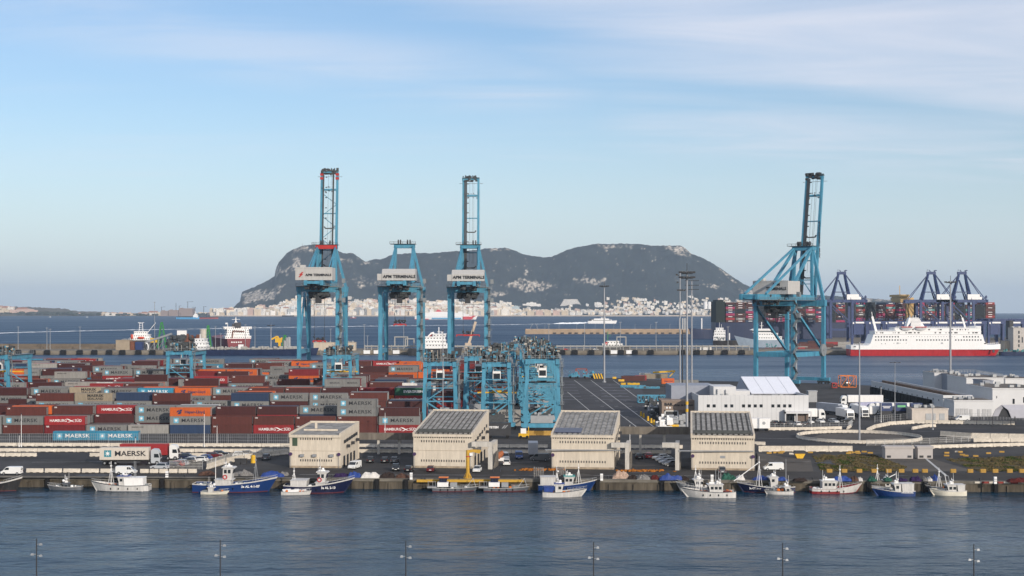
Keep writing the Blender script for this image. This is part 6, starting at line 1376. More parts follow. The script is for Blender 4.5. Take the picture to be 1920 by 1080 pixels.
# low terminal buildings at the right ----------------------------------------
def right_sheds():
    t = thing('cold_store', 'long white shed receding at right, row of dark loading bays along its left side', 'building', (X(1769, 518), 518, YARD)); W = X(1823, 518) - X(1769, 518); H = Z(741, 518) - YARD
    q = MB(); q.box(0, W, 0, 104, 0, H - .8); q.box(-.1, W + .1, -.1, .3, 0, H); q.box(-.1, .3, .3, 104, H - .8, H); q.box(W - .3, W + .1, .3, 104, H - .8, H); w = q.build('wall', M_CLAD, t)
    q = MB(); q.box(.4, W - .4, .4, 103, H - .78, H - .6); q.box(W * .42, W * .5, .4, 103, H - .6, H + .2); q.build('roof', mat('rusty_roof', (.17, .12, .09), .9, var=.4, scale=.3), t)
    q = MB()
    for i in range(18): y = 14 + i * 4.9; q.box(-1.3, -.1, y, y + 3.9, .4, 4.0)
    q.build('loading_bay', M_BLACK, w); q = MB()
    for i in range(14): y = 5 + i * 7; q.box(-.16, -.1, y, y + .7, H - 2.4, H - 1.8)
    q.build('window', M_DARK, w)
    bldg('kiosk_building', 'low beige building with three doors in front of the long white shed', 'building', 1710, 1778, D(788), YARD, 3.6, 8, M_BEIG if False else mat('pale_render', (.56, .50, .44), .8, var=.12), [(4.6, 6.6, .1, 2.3), (7.2, 8.0, .1, 2.3), (9.2, 11, .1, 2.3)], wm=M_GREY)
    bldg('workshop', 'low white workshop with framed doors between the long shed and the tent', 'building', 1789, 1862, D(781), YARD, 5.3, 12, M_CLAD, [(.6, 1.8, .1, 2.8), (2.1, 3.3, .1, 2.8), (3.6, 4.9, .1, 2.8), (5.4, 6.4, .1, 2.6), (8.2, 9.0, .1, 2.6), (9.8, 11.2, .1, 2.6), (11.5, 13, .1, 2.6)], wm=mat('pale_door', (.42, .42, .42), .6))
    t2 = bldg('depot', 'tall white depot behind the tent at the far right', 'building', 1861, 1960, D(776), YARD, 8.8, 30, M_CLAD, [(7.2, 7.9, 3.6, 5.4), (11, 11.8, 4, 6), (1.4, 1.6, 5.6, 6.4)])
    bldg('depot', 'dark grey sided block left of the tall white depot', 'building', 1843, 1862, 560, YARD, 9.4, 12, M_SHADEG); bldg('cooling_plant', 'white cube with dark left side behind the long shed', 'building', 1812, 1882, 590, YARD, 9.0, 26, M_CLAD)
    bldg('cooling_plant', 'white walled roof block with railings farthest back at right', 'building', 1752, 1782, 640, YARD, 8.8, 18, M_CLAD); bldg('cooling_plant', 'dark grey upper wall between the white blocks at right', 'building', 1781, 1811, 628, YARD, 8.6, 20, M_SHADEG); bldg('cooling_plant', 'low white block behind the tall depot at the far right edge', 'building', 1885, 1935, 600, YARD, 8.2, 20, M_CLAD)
    q = MB(); d = 640; rail(q, [(X(1745, d), d, YARD + 9.2), (X(1830, d), d, YARD + 9.2), (X(1880, d - 40), d - 40, YARD + 9.2)], 1.2, .1, 1.2); tag(q.build('roof_railing', M_GREY), 'thin railing along the farthest white roofs at right', 'railing')
    q = MB(); x = X(1917, 660); q.tube((x, 660, YARD), (x, 660, Z(708, 660)), 2.9, n=20); q.tube((x, 660, Z(708, 660)), (x, 660, Z(707, 660)), 3.0, n=20); tag(q.build('storage_tank', M_DARK), 'black round tank at the far right edge by the water', 'tank')
    # tent hangar
    d = D(800); o = Vector((X(1861, d), d, YARD)); s = FPX / d; t = thing('tent_hangar', 'grey fabric hangar with an angular arched roof at the far right edge', 'tent', o, R(-8)); W = 33 / s; L = 16.
    k = 1 / s; prof = [(0, (800 - 778) * k), (.6 * W, 0)]; P_ = [(0, 3.4), (W * .18, 5.6), (W * .5, 7.0), (W * .86, 5.4), (W * 1.02, 3.2)]
    def sh(u): return [(x + u * L, u * 5, z) for x, z in P_]
    q = MB(); a, b = sh(0), sh(1); n = len(a); q.add(a + b, [(i, i + 1, n + i + 1, n + i) for i in range(n - 1)]); q.add([(x, y, z - .12) for x, y, z in a + b], [(i, i + 1, n + i + 1, n + i) for i in range(n - 1)]); q.add([a[0], a[-1], b[-1], b[0], (a[-1][0], a[-1][1], 2.8), (b[-1][0], b[-1][1], 2.8)], [(1, 2, 5, 4)]); q.build('roof', mat('tent_fabric', (.36, .36, .40), .7, var=.08), t)
    q = MB(); q.add([(x, y + .6, z - .1) for x, y, z in a] , [tuple(range(n))]); q.build('gable', M_DARK, t)
    q = MB()
    for u, x in ((0, 0), (0, W), (.05, W * 1.1), (.95, W)): q.bar((x + u * L, u * 5, 0), (x + u * L, u * 5, 3.3), .22)
    q.build('post', M_DARK, t)
right_sheds()
def kiosk(px0, px1, py, h, lb):
    t = bldg('utility_kiosk', lb, 'kiosk', px0, px1, D(py), YARD, h, 3, mat('kiosk_grey', (.42, .39, .37), .7, var=.06))
    w = (X(px1, D(py)) - X(px0, D(py))) / 2; q = MB()
    for s in (-1, 1): q.box(s * (w - .9) - .5, s * (w - .9) + .5, -.06, 0, .25, .8)
    q.build('vent', M_DARK, t)
kiosk(1660, 1712, 860, 2.7, 'wider grey utility kiosk between the two grass patches'); kiosk(1721, 1749, 860, 2.7, 'narrower grey utility kiosk between the two grass patches')
# ground details --------------------------------------------------------------
def sheet(name, poly, m, lift, label=None, cat=None, kind='structure', thick=.02):
    pts = [G(*p) for p in poly]; q = MB(); q.prism([(p.x, p.y) for p in pts], YARD + lift - .015, YARD + lift); o = q.build(name, m); o['kind'] = kind
    if label: o['label'] = label; o['category'] = cat
    return o
M_ROAD = mat('dark_road', (.042, .041, .043), .85, var=.25, scale=.08); M_LIGHTG = mat('worn_concrete_ground', (.11, .098, .085), .9, var=.25, scale=.12); M_APRON = mat('apron_grey', (.070, .069, .074), .9, var=.3, scale=.06)
sheet('road', [(-60, 861), (540, 862), (540, 846), (-60, 845)], M_ROAD, .02); sheet('road', [(1418, 835), (1930, 832), (1930, 803), (1640, 806), (1600, 812), (1418, 808)], M_ROAD, .02)
sheet('pavement', [(1418, 884), (1525, 884), (1520, 862), (1418, 850)], M_LIGHTG, .02); sheet('pavement', [(1660, 861), (1750, 861), (1830, 884), (1700, 884)], M_LIGHTG, .02)
sheet('quay_road', [(-60, 896), (1960, 902), (1960, 888), (1420, 884), (-60, 880)], mat('quay_asphalt', (.052, .048, .045), .9, var=.35, scale=.15), .03)
sheet('apron', [(1046, 712), (1200, 722), (1240, 812), (1040, 812)], M_APRON, .02); sheet('parking_ground', [(545, 880), (1420, 883), (1420, 850), (545, 846)], mat('parking_asphalt', (.053, .051, .050), .9, var=.4, scale=.12), .02)
sheet('traffic_island', [(1520 + 0, 821), (1540, 814.5), (1600, 812), (1680, 814), (1705, 821), (1680, 828), (1600, 831), (1540, 828)], M_LIGHTG, .05)
for k, (a, b) in enumerate((((1077, 713), (1193, 800)), ((1108, 713), (1225, 800)), ((1064, 735), (1108, 772)), ((1150, 713), (1215, 760)))):
    p, q_ = G(*a), G(*b); q = MB(); dv = (q_ - p).normalized(); nrm = Vector((-dv.y, dv.x, 0)) * .16; z = Vector((0, 0, .035)); q.add([p - nrm + z, p + nrm + z, q_ + nrm + z, q_ - nrm + z], [(0, 1, 2, 3)]); struct(q.build('lane_line', M_LINE))
q = MB(); r = random.Random(12)
for i in range(26):
    px = 1090 + (i % 4) * 24 + i * 2.4; py = 722 + (i // 4) * 10; p = G(px, py); q.add([(p.x - .9, p.y - .1, YARD + .036), (p.x + .5, p.y - .1, YARD + .036), (p.x + 1.1, p.y + .8, YARD + .036), (p.x - .3, p.y + .5, YARD + .036)], [(0, 1, 2, 3)])
struct(q.build('lane_arrows', M_LINE))
q = MB()
for py in (722, 727, 733, 738, 744, 750):
    for a, b in ((1052, 1078), (1128, 1168)): p0, p1 = G(a, py), G(b + (py - 720) * .5, py); q.add([(p0.x, p0.y, YARD + .034), (p1.x, p1.y, YARD + .034), (p1.x, p1.y + 4.2, YARD + .034), (p0.x, p0.y + 4.2, YARD + .034)], [(0, 1, 2, 3)])
struct(q.build('worn_paving', mat('pale_patch', (.13, .13, .145), .9, var=.3, scale=.1)))
q = MB()
for (a, b, w) in (((1420, 822), (1500, 823), .12), ((1418, 862), (1520, 866), .1), ((1730, 855), (1775, 893), .3), ((200, 866), (60, 867), .1), ((940, 868), (1010, 866), .12), ((560, 890), (1400, 893), .12)):
    p, e = G(*a), G(*b); dv = (e - p).normalized(); nrm = Vector((-dv.y, dv.x, 0)) * w; z = Vector((0, 0, .055)); q.add([p - nrm + z, p + nrm + z, e + nrm + z, e - nrm + z], [(0, 1, 2, 3)])
struct(q.build('road_marking', M_LINE))
rp = random.Random(91); q = MB()
for i in range(60):      # repair patches, oil stains and lighter slabs
    px, py = rp.uniform(20, 1900), rp.choice((rp.uniform(855, 893), rp.uniform(806, 835), rp.uniform(725, 790)))
    if py < 800 and px < 1180 or 540 < px < 1410 and py < 840: continue
    p = G(px, py); w, l = rp.uniform(1, 7), rp.uniform(.5, 3.5); a = rp.gauss(0, .15); q.cur = rp.choice((0, 0, 1)); n_ = 4 if q.cur else 9
    vs = [(p.x + w * math.cos(a + 2 * math.pi * (k + .5) / n_) * (1 if q.cur else rp.uniform(.5, 1.1)), p.y + l * math.sin(a + 2 * math.pi * (k + .5) / n_), YARD + .062 + i * .0006) for k in range(n_)]; q.add(vs, [tuple(range(n_))])
struct(q.build('ground_patches', [mat('oil_stain', (.020, .019, .019), .6, var=.3), mat('slab_patch', (.095, .088, .080), .9, var=.3)])); q = MB()
for (x0, y0, x1, y1, bend) in ((1430, 828, 1500, 836, .6), (1600, 836, 1760, 826, -.5), (200, 892, 520, 889, .3), (1425, 872, 1510, 856, .8), (300, 868, 60, 862, .3), (700, 886, 1010, 890, .3), (940, 886, 975, 864, .8), (1540, 806, 1480, 812, .6)):
    for o_ in (0, 1.7):
        a, b = G(x0, y0), G(x1, y1); d_ = (b - a); nr = Vector((-d_.y, d_.x, 0)).normalized(); L_ = []
        for k in range(17): u = k / 16; L_.append(a + d_ * u + nr * (bend * 4 * u * (1 - u) * 2 + o_))
        for c, e in zip(L_, L_[1:]): z = Vector((0, 0, .115)); q.add([c + z, c + nr * .22 + z, e + nr * .22 + z, e + z], [(0, 1, 2, 3)])
struct(q.build('tyre_marks', MATS['oil_stain']))
def grass(poly, seed, label):
    pts = [G(*p) for p in poly]; sheet('grass_soil', poly, mat('dry_soil', (.085, .070, .038), .95, var=.5, scale=.25), .04)
    r = random.Random(seed); xs = [p.x for p in pts]; ys = [p.y for p in pts]; q = MB()
    def inside(x, y):
        c = False; n = len(pts)
        for i in range(n):
            a, b = pts[i], pts[i - 1]
            if (a.y > y) != (b.y > y) and x < (b.x - a.x) * (y - a.y) / (b.y - a.y) + a.x: c = not c
        return c
    for i in range(9000):
        x, y = r.uniform(min(xs), max(xs)), r.uniform(min(ys), max(ys))
        if not inside(x, y): continue
        nn = fbm(x / 4., y / 6., seed)
        if nn < -.25: continue
        q.cur = 0 if nn > .25 else 1; h = r.uniform(.08, .3); a = r.uniform(0, 3.14); w = r.uniform(.1, .4); q.add([(x - w * math.cos(a), y - w * math.sin(a), YARD + .04), (x + w * math.cos(a), y + w * math.sin(a), YARD + .04), (x + r.uniform(-.1, .1), y, YARD + .04 + h)], [(0, 1, 2)])
    tag(q.build('grass', [mat('green_grass', (.050, .068, .016), .9, var=.3), mat('dry_grass', (.12, .095, .045), .9, var=.3)]), label, 'grass', kind='stuff')
grass([(1522, 853), (1540, 884), (1690, 884), (1700, 876), (1650, 858), (1640, 853)], 4, 'patchy green and dry grass left of the grey kiosks')
grass([(1772, 861), (1835, 884), (1950, 884), (1950, 855)], 9, 'patchy green and dry grass right of the grey kiosks')
def block_mesh():
    q = MB(); q.prismx([(-.35, 0), (.35, 0), (.3, .82), (-.3, .82)], -.62, .62); q.box(-.5, .5, -.36, -.34, .25, .5); return q
for i, px in enumerate((1555, 1583, 1611, 1639, 1666, 1690, 1716, 1734, 1787, 1819, 1843, 1866, 1893, 1916)):
    o = block_mesh().build('concrete_block', mat('faded_yellow', (.42, .25, .06), .8, var=.25, scale=1.5, dirt=.3), None, G(px, 886)); tag(o, '%s yellow block from the left in the row in front of the grass' % ORD[i], 'block', 'yellow blocks in front of the grass')
r = random.Random(44)
for i in range(26):
    px = sorted([r.uniform(1425, 1520) if i % 3 == 0 else r.uniform(1765, 1900) if i % 3 == 1 else r.uniform(1590, 1660)])[0]; py = r.uniform(848, 852) if px < 1700 else r.uniform(848, 857)
    q = MB(); q.prismx([(-.2, 0), (.2, 0), (.14, .4), (-.14, .4)], -.65, .65); wht = r.random() < .15
    o = q.build('kerb_block', M_JB if wht else MATS['faded_yellow'], None, G(px, py), r.uniform(-.4, .4)); o['category'] = 'block'; BL = globals().setdefault('BL', {}); BL.setdefault(('small %s block' % ('white' if wht else 'yellow'), 'behind the left grass' if px < 1700 else 'behind the right grass'), []).append((px, o))
rank_labels(BL)
# vehicles ----------------------------------------------------------------------
PAINT = {n: mat('paint_' + n, c, .32, .0, var=.05, spec=.5) for n, c in (('white', (.72, .72, .70)), ('silver', (.42, .44, .46)), ('black', (.014, .015, .017)), ('grey', (.12, .125, .13)), ('red', (.33, .02, .02)), ('dark_red', (.11, .012, .015)), ('blue', (.02, .07, .26)), ('navy', (.012, .02, .05)))}
M_LAMP = mat('headlamp_glass', (.6, .6, .58), .2); M_TAIL = mat('tail_lamp', (.12, .006, .006), .3)
def car(px, py, heading, col, label, kind='car', cat='car', z=0):
    """heading in degrees, 0 = nose to the right, 90 = away from the camera"""
    t = thing('parked_van' if kind == 'van' else 'parked_car', label, 'van' if kind == 'van' else 'car', G(px, py) + Vector((0, 0, z)), R(heading)); m = PAINT[col]; q = MB()
    if kind == 'van': L, Wd, sec = 2.35, .88, [(-2.3, .35), (2.25, .35), (2.3, .75), (1.7, 1.08), (1.05, 1.78), (.7, 1.86), (-2.2, 1.86), (-2.3, 1.6)]; cab = (.72, 1.5, 1.12, 1.76, 1.02)
    else: L, Wd, sec = 2.15, .86, [(-2.1, .32), (2.1, .32), (2.15, .62), (1.95, .8), (1.0, .92), (-1.95, .95), (-2.12, .8)]; cab = None
    n = len(sec); rings = []
    for y, k in ((-Wd, .94), (-Wd * .93, 1.), (Wd * .93, 1.), (Wd, .94)): rings.append([(x * (.985 if k < 1 else 1), y, .32 + (z_ - .32) * k) for x, z_ in sec])
    q.loft(rings)
    if kind == 'car' or kind == 'suv': 
        up = .12 if kind == 'suv' else 0; q.loft([[(-1.9, -.78, .9), (1.0, -.78, .9), (1.0, .78, .9), (-1.9, .78, .9)], [(-1.55, -.66, 1.42 + up), (.25, -.66, 1.42 + up), (.25, .66, 1.42 + up), (-1.55, .66, 1.42 + up)]])
    b = q.build('body', m, t); g = MB()
    if kind == 'van':
        g.add([(1.12, -.80, 1.72), (1.12, .80, 1.72), (1.72, .82, 1.12), (1.72, -.82, 1.12)], [(0, 1, 2, 3)]); 
        for s in (-1, 1): g.add([(.35, s * .893, 1.15), (1.45, s * .893, 1.15), (1.0, s * .893, 1.68), (.35, s * .893, 1.7)], [(0, 1, 2, 3)])
        g.add([(-2.31, -.6, 1.15), (-2.31, .6, 1.15), (-2.29, .6, 1.65), (-2.29, -.6, 1.65)], [(0, 1, 2, 3)])
    else:
        u = up
        for s in (-1, 1): g.add([(-1.66, s * .775, .97), (.78, s * .775, .97), (.22, s * .69, 1.36 + u), (-1.45, s * .69, 1.36 + u)], [(0, 1, 2, 3)])
        g.add([(1.0, -.72, .95), (1.0, .72, .95), (.31, .63, 1.39 + u), (.31, -.63, 1.39 + u)], [(0, 1, 2, 3)]); g.add([(-1.9, -.7, .98), (-1.9, .7, .98), (-1.6, .62, 1.37 + u), (-1.6, -.62, 1.37 + u)], [(0, 1, 2, 3)])
        g.xf(Matrix.Translation((0, 0, .012)))
    g.build('window', M_GLASS, b)
    for x in (-L * .64, L * .64):
        for s in (-1, 1): w = MB(); w.tube((x, s * (Wd - .2), .33), (x, s * (Wd + .02), .33), .33, n=12); wh = w.build('wheel', M_BLACK, t); w = MB(); w.tube((x, s * (Wd + .0), .33), (x, s * (Wd + .03), .33), .18, n=10); w.build('rim', M_GREY, wh)
    for s in (-1, 1):
        w = MB(); w.box(L - .12, L + .02, s * .62 - .17, s * .62 + .17, .58, .76); w.build('headlight', M_LAMP, t); w = MB(); w.box(-L + .03 if kind != 'van' else -2.33, -L + .12 if kind != 'van' else -2.25, s * .68 - .13, s * .68 + .13, .68, .9); w.build('tail_light', M_TAIL, t)
    w = MB(); w.box(L - .04, L + .03, -.26, .26, .40, .52); w.box(-L - .03 + (.06 if kind != 'van' else -.14), -L + .1, -.26, .26, .5, .62); w.build('number_plate', M_WHITE, t)
    return t
car(237, 889, 0, 'white', 'white van parked by the quay road barriers behind the white fishing vessel', 'van'); car(22, 890, 180, 'white', 'white van at the far left edge above the dark boat', 'van'); car(1450, 882, 180, 'white', 'white van parked alone right of the rightmost warehouse', 'van')
car(665, 879, -105, 'white', 'white small van facing the water beside the leftmost warehouse', 'van'); car(895, 885, -95, 'white', 'white hatchback facing the water right of the yellow jib crane'); car(808, 884, 88, 'dark_red', 'dark red hatchback in front of the second warehouse'); car(767, 884, 84, 'black', 'black car at the left corner of the second warehouse')
car(742, 882, -86, 'black', 'black car left of the one at the second warehouse corner', 'suv'); car(695, 867, 92, 'black', 'large black car under the first footbridge, left of three', 'suv'); car(722, 867, 90, 'black', 'black hatchback under the first footbridge, middle of three'); car(740, 867, 90, 'grey', 'dark grey hatchback under the first footbridge, right of three')
car(1353, 887, 88, 'grey', 'dark grey hatchback in front of the rightmost warehouse', 'suv'); car(1198, 860, 90, 'black', 'black car under the second footbridge'); car(1216, 859, 90, 'red', 'red car beside the black one under the second footbridge'); car(500, 862, 88, 'grey', 'lone grey car just left of the leftmost warehouse', 'suv')
for i, (px, py, h, c, lb, k) in enumerate(((300, 880, 172, 'silver', 'silver estate car nearest in the parked cluster behind the barriers', 'suv'), (318, 877, 172, 'navy', 'navy car second in the parked cluster', 'car'), (329, 875, 172, 'red', 'red car third in the parked cluster', 'car'), (337, 873, 168, 'silver', 'silver people carrier in the middle of the parked cluster', 'suv'),
        (349, 869, 168, 'black', 'black car beside the silver people carrier', 'car'), (356, 867, 170, 'white', 'white car in the front line of the parked cluster', 'car'), (352, 861, 0, 'navy', 'long dark car behind the white one', 'suv'), (374, 866, 168, 'white', 'white car right of centre in the parked cluster', 'car'), (382, 863, 170, 'blue', 'bright blue car in the parked cluster', 'car'),
        (402, 858, 5, 'dark_red', 'dark red car at the right end of the parked cluster', 'car'), (413, 855, 5, 'black', 'black car at the right end behind the dark red one', 'car'), (452, 857, 8, 'white', 'white and blue car behind the slanting fence', 'car'), (466, 855, 8, 'black', 'black car behind the slanting fence', 'car'))): car(px, py, h, c, lb, k)
r = random.Random(77)
for px, py, h, c, lb in ((1517, 794, -75, 'white', 'small white car by the porch of the white hall'), (1538, 793, -80, 'white', 'white car right of the white hall porch'), (1563, 793, -70, 'silver', 'silver car in the row right of the white hall'), (1590, 792, 180, 'black', 'black car at the right end of the row by the hall'), (1466, 797, 100, 'black', 'black car just left of the hall porch'), (1480, 797, 100, 'grey', 'grey car parked at the hall porch'),
        (1494, 798, 100, 'white', 'white car behind the fence below the porch'), (1505, 798, 100, 'black', 'black car behind the fence below the porch'), (1452, 796, 100, 'black', 'black car left of the buttress of the hall'), (1590, 722, 10, 'black', 'small dark car below the orange straddle carrier'), (1655, 728, 10, 'black', 'dark car by the water right of the orange straddle carrier')): car(px, py, h, c, lb)
car(1804, 789, 180, 'white', 'white van in front of the low white workshop', 'van')
car(946, 862, -80, 'white', 'white van second from the left between second and third warehouse', 'van'); car(973, 860, -88, 'blue', 'blue van between second and third warehouse', 'van'); car(950, 872, 90, 'white', 'small white jeep below the white van between the warehouses', 'suv'); car(1012, 864, 175, 'grey', 'grey van parked left of the third warehouse', 'van')
for i, (px, py) in enumerate(((1239, 862), (1246, 866), (1252, 870), (1259, 874))): car(px, py, 200, ('white', 'silver', 'silver', 'grey')[i], '%s from the back of the slanting row of pale cars left of the portal frame' % ORD[i])
def truck(px, py, heading, label, box=None, cabm='white', L=11.5, hgt=2.7, text=None, trailer_dx=0, boxm=None, emb=None):
    t = thing('truck', label, 'truck', G(px, py), R(heading)); m = boxm or M_WHITE
    q = MB(); x0, x1 = -L, .2; q.box(x0, x1, -1.25, 1.25, 1.3, 1.3 + hgt); 
    for k in range(12): x = x0 + L * (k + .5) / 12; q.box(x - .03, x + .03, -1.27, -1.25, 1.35, 1.25 + hgt)
    b = q.build('trailer_box', m, t); q = MB(); q.box(x0 + .2, x1 + 2.6, -.45, .45, .9, 1.27); q.box(x0 + 4, x1 - 2, -1.2, 1.2, .5, 1.0); q.build('chassis', M_DARK, t)
    c = MB(); c.prismy([(.75, .7), (2.9, .7), (2.95, 1.7), (2.6, 3.2), (2.2, 3.75), (1.1, 3.85), (.75, 3.5)], -1.2, 1.2); c.box(.8, 2.8, -1.22, 1.22, .45, .7); cb = c.build('cab', PAINT[cabm], t)
    g = MB(); g.add([(2.99, -1.05, 1.75), (2.99, 1.05, 1.75), (2.68, 1.05, 2.85), (2.68, -1.05, 2.85)], [(0, 1, 2, 3)])
    for s in (-1, 1): g.add([(1.5, s * 1.212, 1.8), (2.75, s * 1.212, 1.8), (2.5, s * 1.212, 2.7), (1.5, s * 1.212, 2.7)], [(0, 1, 2, 3)])
    g.build('window', M_GLASS, cb); g = MB(); g.box(2.9, 3.0, -.9, .9, .8, 1.5); g.build('grille', M_DARK, cb)
    for x in (x0 + 1.2, x0 + 2.5, x0 + 3.8, .9 - .5, 2.2):
        for s in (-1, 1): w = MB(); w.tube((x, s * .8, .5), (x, s * 1.22, .5), .5, n=12); wh = w.build('wheel', M_BLACK, t); w = MB(); w.tube((x, s * 1.2, .5), (x, s * 1.25, .5), .24, n=10); w.build('rim', M_GREY, wh)
    if text: link('lettering', text[0], b, text[1])
    if emb: emb(b)
    return t
def em(b):
    q = MB(); q.add([(-10.4, -1.29, 2.0), (-8.7, -1.29, 2.0), (-8.7, -1.29, 3.6), (-10.4, -1.29, 3.6)], [(0, 1, 2, 3)]); q.cur = 1; star(q, -9.55, 2.8, .75, .25, -1.31); q.build('emblem', [mat('teal_panel', (.03, .22, .28), .5), M_LW], b)
truck(279, 871, 2, 'long cream trailer truck with black lettering and a teal star panel at left', text=(text_mesh('MAERSK', 1.7, .02, M_TXT, sx=1.2), (-4.2, -1.29, 2.75)), boxm=mat('cream_box', (.56, .51, .44), .6, var=.12, streak=True, dirt=.2), cabm='silver', emb=em, hgt=2.9)
truck(314, 862, 0, 'truck with a red container and white cab behind the cream trailer', boxm=CM['S'], L=11.6)
truck(1530, 788, 0, 'white truck nosing out from behind the white hall', L=8.); truck(1590, 760, 180, 'white truck with a very long plain trailer facing left near the water', L=13.4); truck(1576, 779, -62, 'truck with grey trailer and white cab facing down right', boxm=mat('grey_trailer', (.40, .42, .46), .5)); truck(1590, 789, -84, 'white truck facing the camera in front of the purple tinted trailer', L=9); truck(1630, 783, 180, 'white truck facing left with a lettered trailer', text=(text_mesh('J.CARRION', 1.5, .05, M_TXT, shear=.35, sx=1.2), (-6.5, 1.3, 2.2)), L=13)

for o in list(C.objects)[-40:]:
    if o.name.startswith('lettering') and o.parent and o.parent.name.startswith('trailer_box') and abs(o.location.y - 1.3) < .01: o.rotation_euler = (0, 0, math.pi)
truck(1608, 776, 205, 'white truck whose trailer side is tinted purple', boxm=mat('purple_trailer', (.36, .36, .50), .5), L=10); truck(1618, 783, -86, 'white truck facing the camera beside the lettered truck', L=9); truck(1643, 776, 178, 'white truck behind the lettered one', L=13)
t = thing('trailer', 'white refrigerated trailer with a small emblem standing below the left of the white hall', 'trailer', G(1425, 808)); q = MB(); q.box(-2.9, 2.9, -1.2, 1.2, .9, 3.9); q.box(-2.95, 2.95, -1.22, 1.22, 3.8, 3.95); q.build('box', M_WHITE, t); q = MB(); q.tube((1.0, -1.26, 2.5), (1.0, -1.21, 2.5), .5, n=12); q.build('emblem', M_GREY, t); q = MB()
for x in (-2.2, -1, 2): q.tube((x, -1.1, .45), (x, 1.1, .45), .45, n=12)
q.build('wheel', M_BLACK, t)
for px, lb, m, col in ((1666, 'left navy panel trailer above the white lettered trailer', M_NAVY, 'w'), (1694, 'navy panel trailer with a green sign above the white lettered trailer', M_NAVY, 'g'), (1723, 'right navy panel trailer beside the beige building', M_NAVY, 'w')):
    t = thing('trailer', lb, 'trailer', G(px, 786) + Vector((0, 3.5, 0))); q = MB(); q.box(-1.9, 1.9, -1, 1.2, 2.6, 5.1); q.box(-1.95, 1.95, -1.02, 1.22, 5.1, 5.25); q.build('box', m, t); q = MB(); q.box(-1.4, 1.4, -1.05, -1, 3.9 if col == 'g' else 4.1, 4.6 if col == 'g' else 4.3)
    if col == 'w': q.box(-1.1, 1.1, -1.05, -1, 3.6, 3.85)
    q.build('lettering', M_WHITE if col == 'w' else mat('sign_green', (.15, .45, .20), .5), t); q = MB(); q.box(-1.7, 1.7, -.9, 1, 0, 2.6); q.build('underframe', M_DARK, t)
# masts ---------------------------------------------------------------------------
M_MAST = mat('mast_steel', (.30, .31, .33), .5, .3, var=.12)
def mast(px, d, ytop, label, r0=.38, style='ring', rw=2.6, z0=YARD, band=False, m=None):
    x = X(px, d); h = Z(ytop, d) - z0; t = thing('floodlight_mast', label, 'mast', (x, d, z0)); q = MB(); q.tube((0, 0, 0), (0, 0, h), r0, r0 * .55, n=12); q.tube((0, 0, 0), (0, 0, .5), r0 * 1.8, n=12); q.build('pole', m or M_MAST, t)
    q = MB()
    if band: q.tube((0, 0, 8.6), (0, 0, 9.6), r0 * 1.03, n=12); q.tube((0, 0, 6.4), (0, 0, 7.4), r0 * 1.05, n=12); q.build('painted_band', M_YEL, t); q = MB()
    if style in ('ring', 'double'):
        for lv in range(1 if style == 'ring' else 2):
            z = h - .4 - lv * 1.5
            for i in range(12): a = 2 * math.pi * i / 12; x_, y_ = rw * math.cos(a), rw * math.sin(a) * .9; q.bx(x_, y_, z, .62, .5, .5); q.bar((0, 0, z - .5), (x_, y_, z), .1)
            for i in range(12): a, b = 2 * math.pi * i / 12, 2 * math.pi * (i + 1) / 12; q.bar((rw * .8 * math.cos(a), rw * .8 * math.sin(a), z - .4), (rw * .8 * math.cos(b), rw * .8 * math.sin(b), z - .4), .12)
        q.tube((0, 0, h - .1), (0, 0, h + 2.4), .09)
    elif style == 'tiers':
        for z in (h - .4, h - 2.6, h - 4.6):
            q.bar((-rw, 0, z), (rw, 0, z), .16)
            for i in range(7): q.bx(-rw + i * rw / 3, -.2, z + .1, .5, .4, .4)
    elif style == 'flag': q.bar((-1.2, 0, h - 1), (.2, 0, h - 1), .2); q.bx(-1.2, 0, h - .8, .7, .5, .6); q.bx(-.9, 0, h - 3.6, .7, .5, .6); q.bx(0, 0, h - 6.5, 2.2, .8, .6); q.bx(1.6, 0, h - 6.6, .7, .5, .5)
    elif style == 'antenna': 
        q.bx(-.9, 0, h - 2, .5, .4, 4.2); q.bx(.9, 0, h - 2, .5, .4, 4.2); q.bx(0, -.8, h - 2, .5, .4, 4.2); q.bar((-.9, 0, h - 2), (.9, 0, h - 2), .2)
    elif style == 'tee': q.bar((-1.6, 0, h), (1.6, 0, h + .1), .14); q.bx(-1.5, -.2, h + .05, .6, .4, .2); q.bx(1.5, -.2, h + .05, .6, .4, .2); q.bx(0, 0, h + .1, .5, .5, .3)
    elif style == 'none': q.bx(0, 0, h, .3, .3, .3)
    if q.v: q.build('floodlights' if style != 'antenna' else 'antenna', M_DARK if style != 'antenna' else M_GREY, t)
    return t
mast(1133, 735, 535, 'tall floodlight mast standing alone on the apron left of the close group of masts', .55, 'ring', 2.2); mast(1288, D(812), 508, 'tallest thick grey mast with two floodlight rings and a yellow banded foot', .42, 'double', 2.2, band=True); mast(1275, D(770), 511, 'grey mast with small offset lamps left of the thickest mast', .36, 'flag'); mast(1279.5, 524, 597, 'black mast with three pale antenna panels close beside the thickest mast', .3, 'antenna', m=M_DARK)
mast(1297, 690, 525, 'slimmer mast with three tiers of lamps just right of the thickest mast', .5, 'tiers', 3.0); mast(1493, D(712), 528, 'floodlight mast standing in front of the rightmost blue quay crane', .5, 'ring', 2.2); mast(1782, D(724) - 60, 527, 'tall floodlight mast in front of the red and white ferry', .55, 'ring', 2.4); mast(508, 1235, 609, 'floodlight mast at the pier right of the red ship', .6, 'ring', 3.2, z0=1.5)
mast(1611.5, D(829), 640, 'slender mast rising from the roundabout island', .3, 'none'); mast(1678, D(793), 680, 'lamp mast with a T shaped head left of the long white shed', .16, 'tee'); mast(830.5, 400, 620, 'slim mast in front of the nearest yard crane', .16, 'none'); mast(1749, D(806), 756, 'short pole at the inner curve right of the roundabout', .16, 'none')
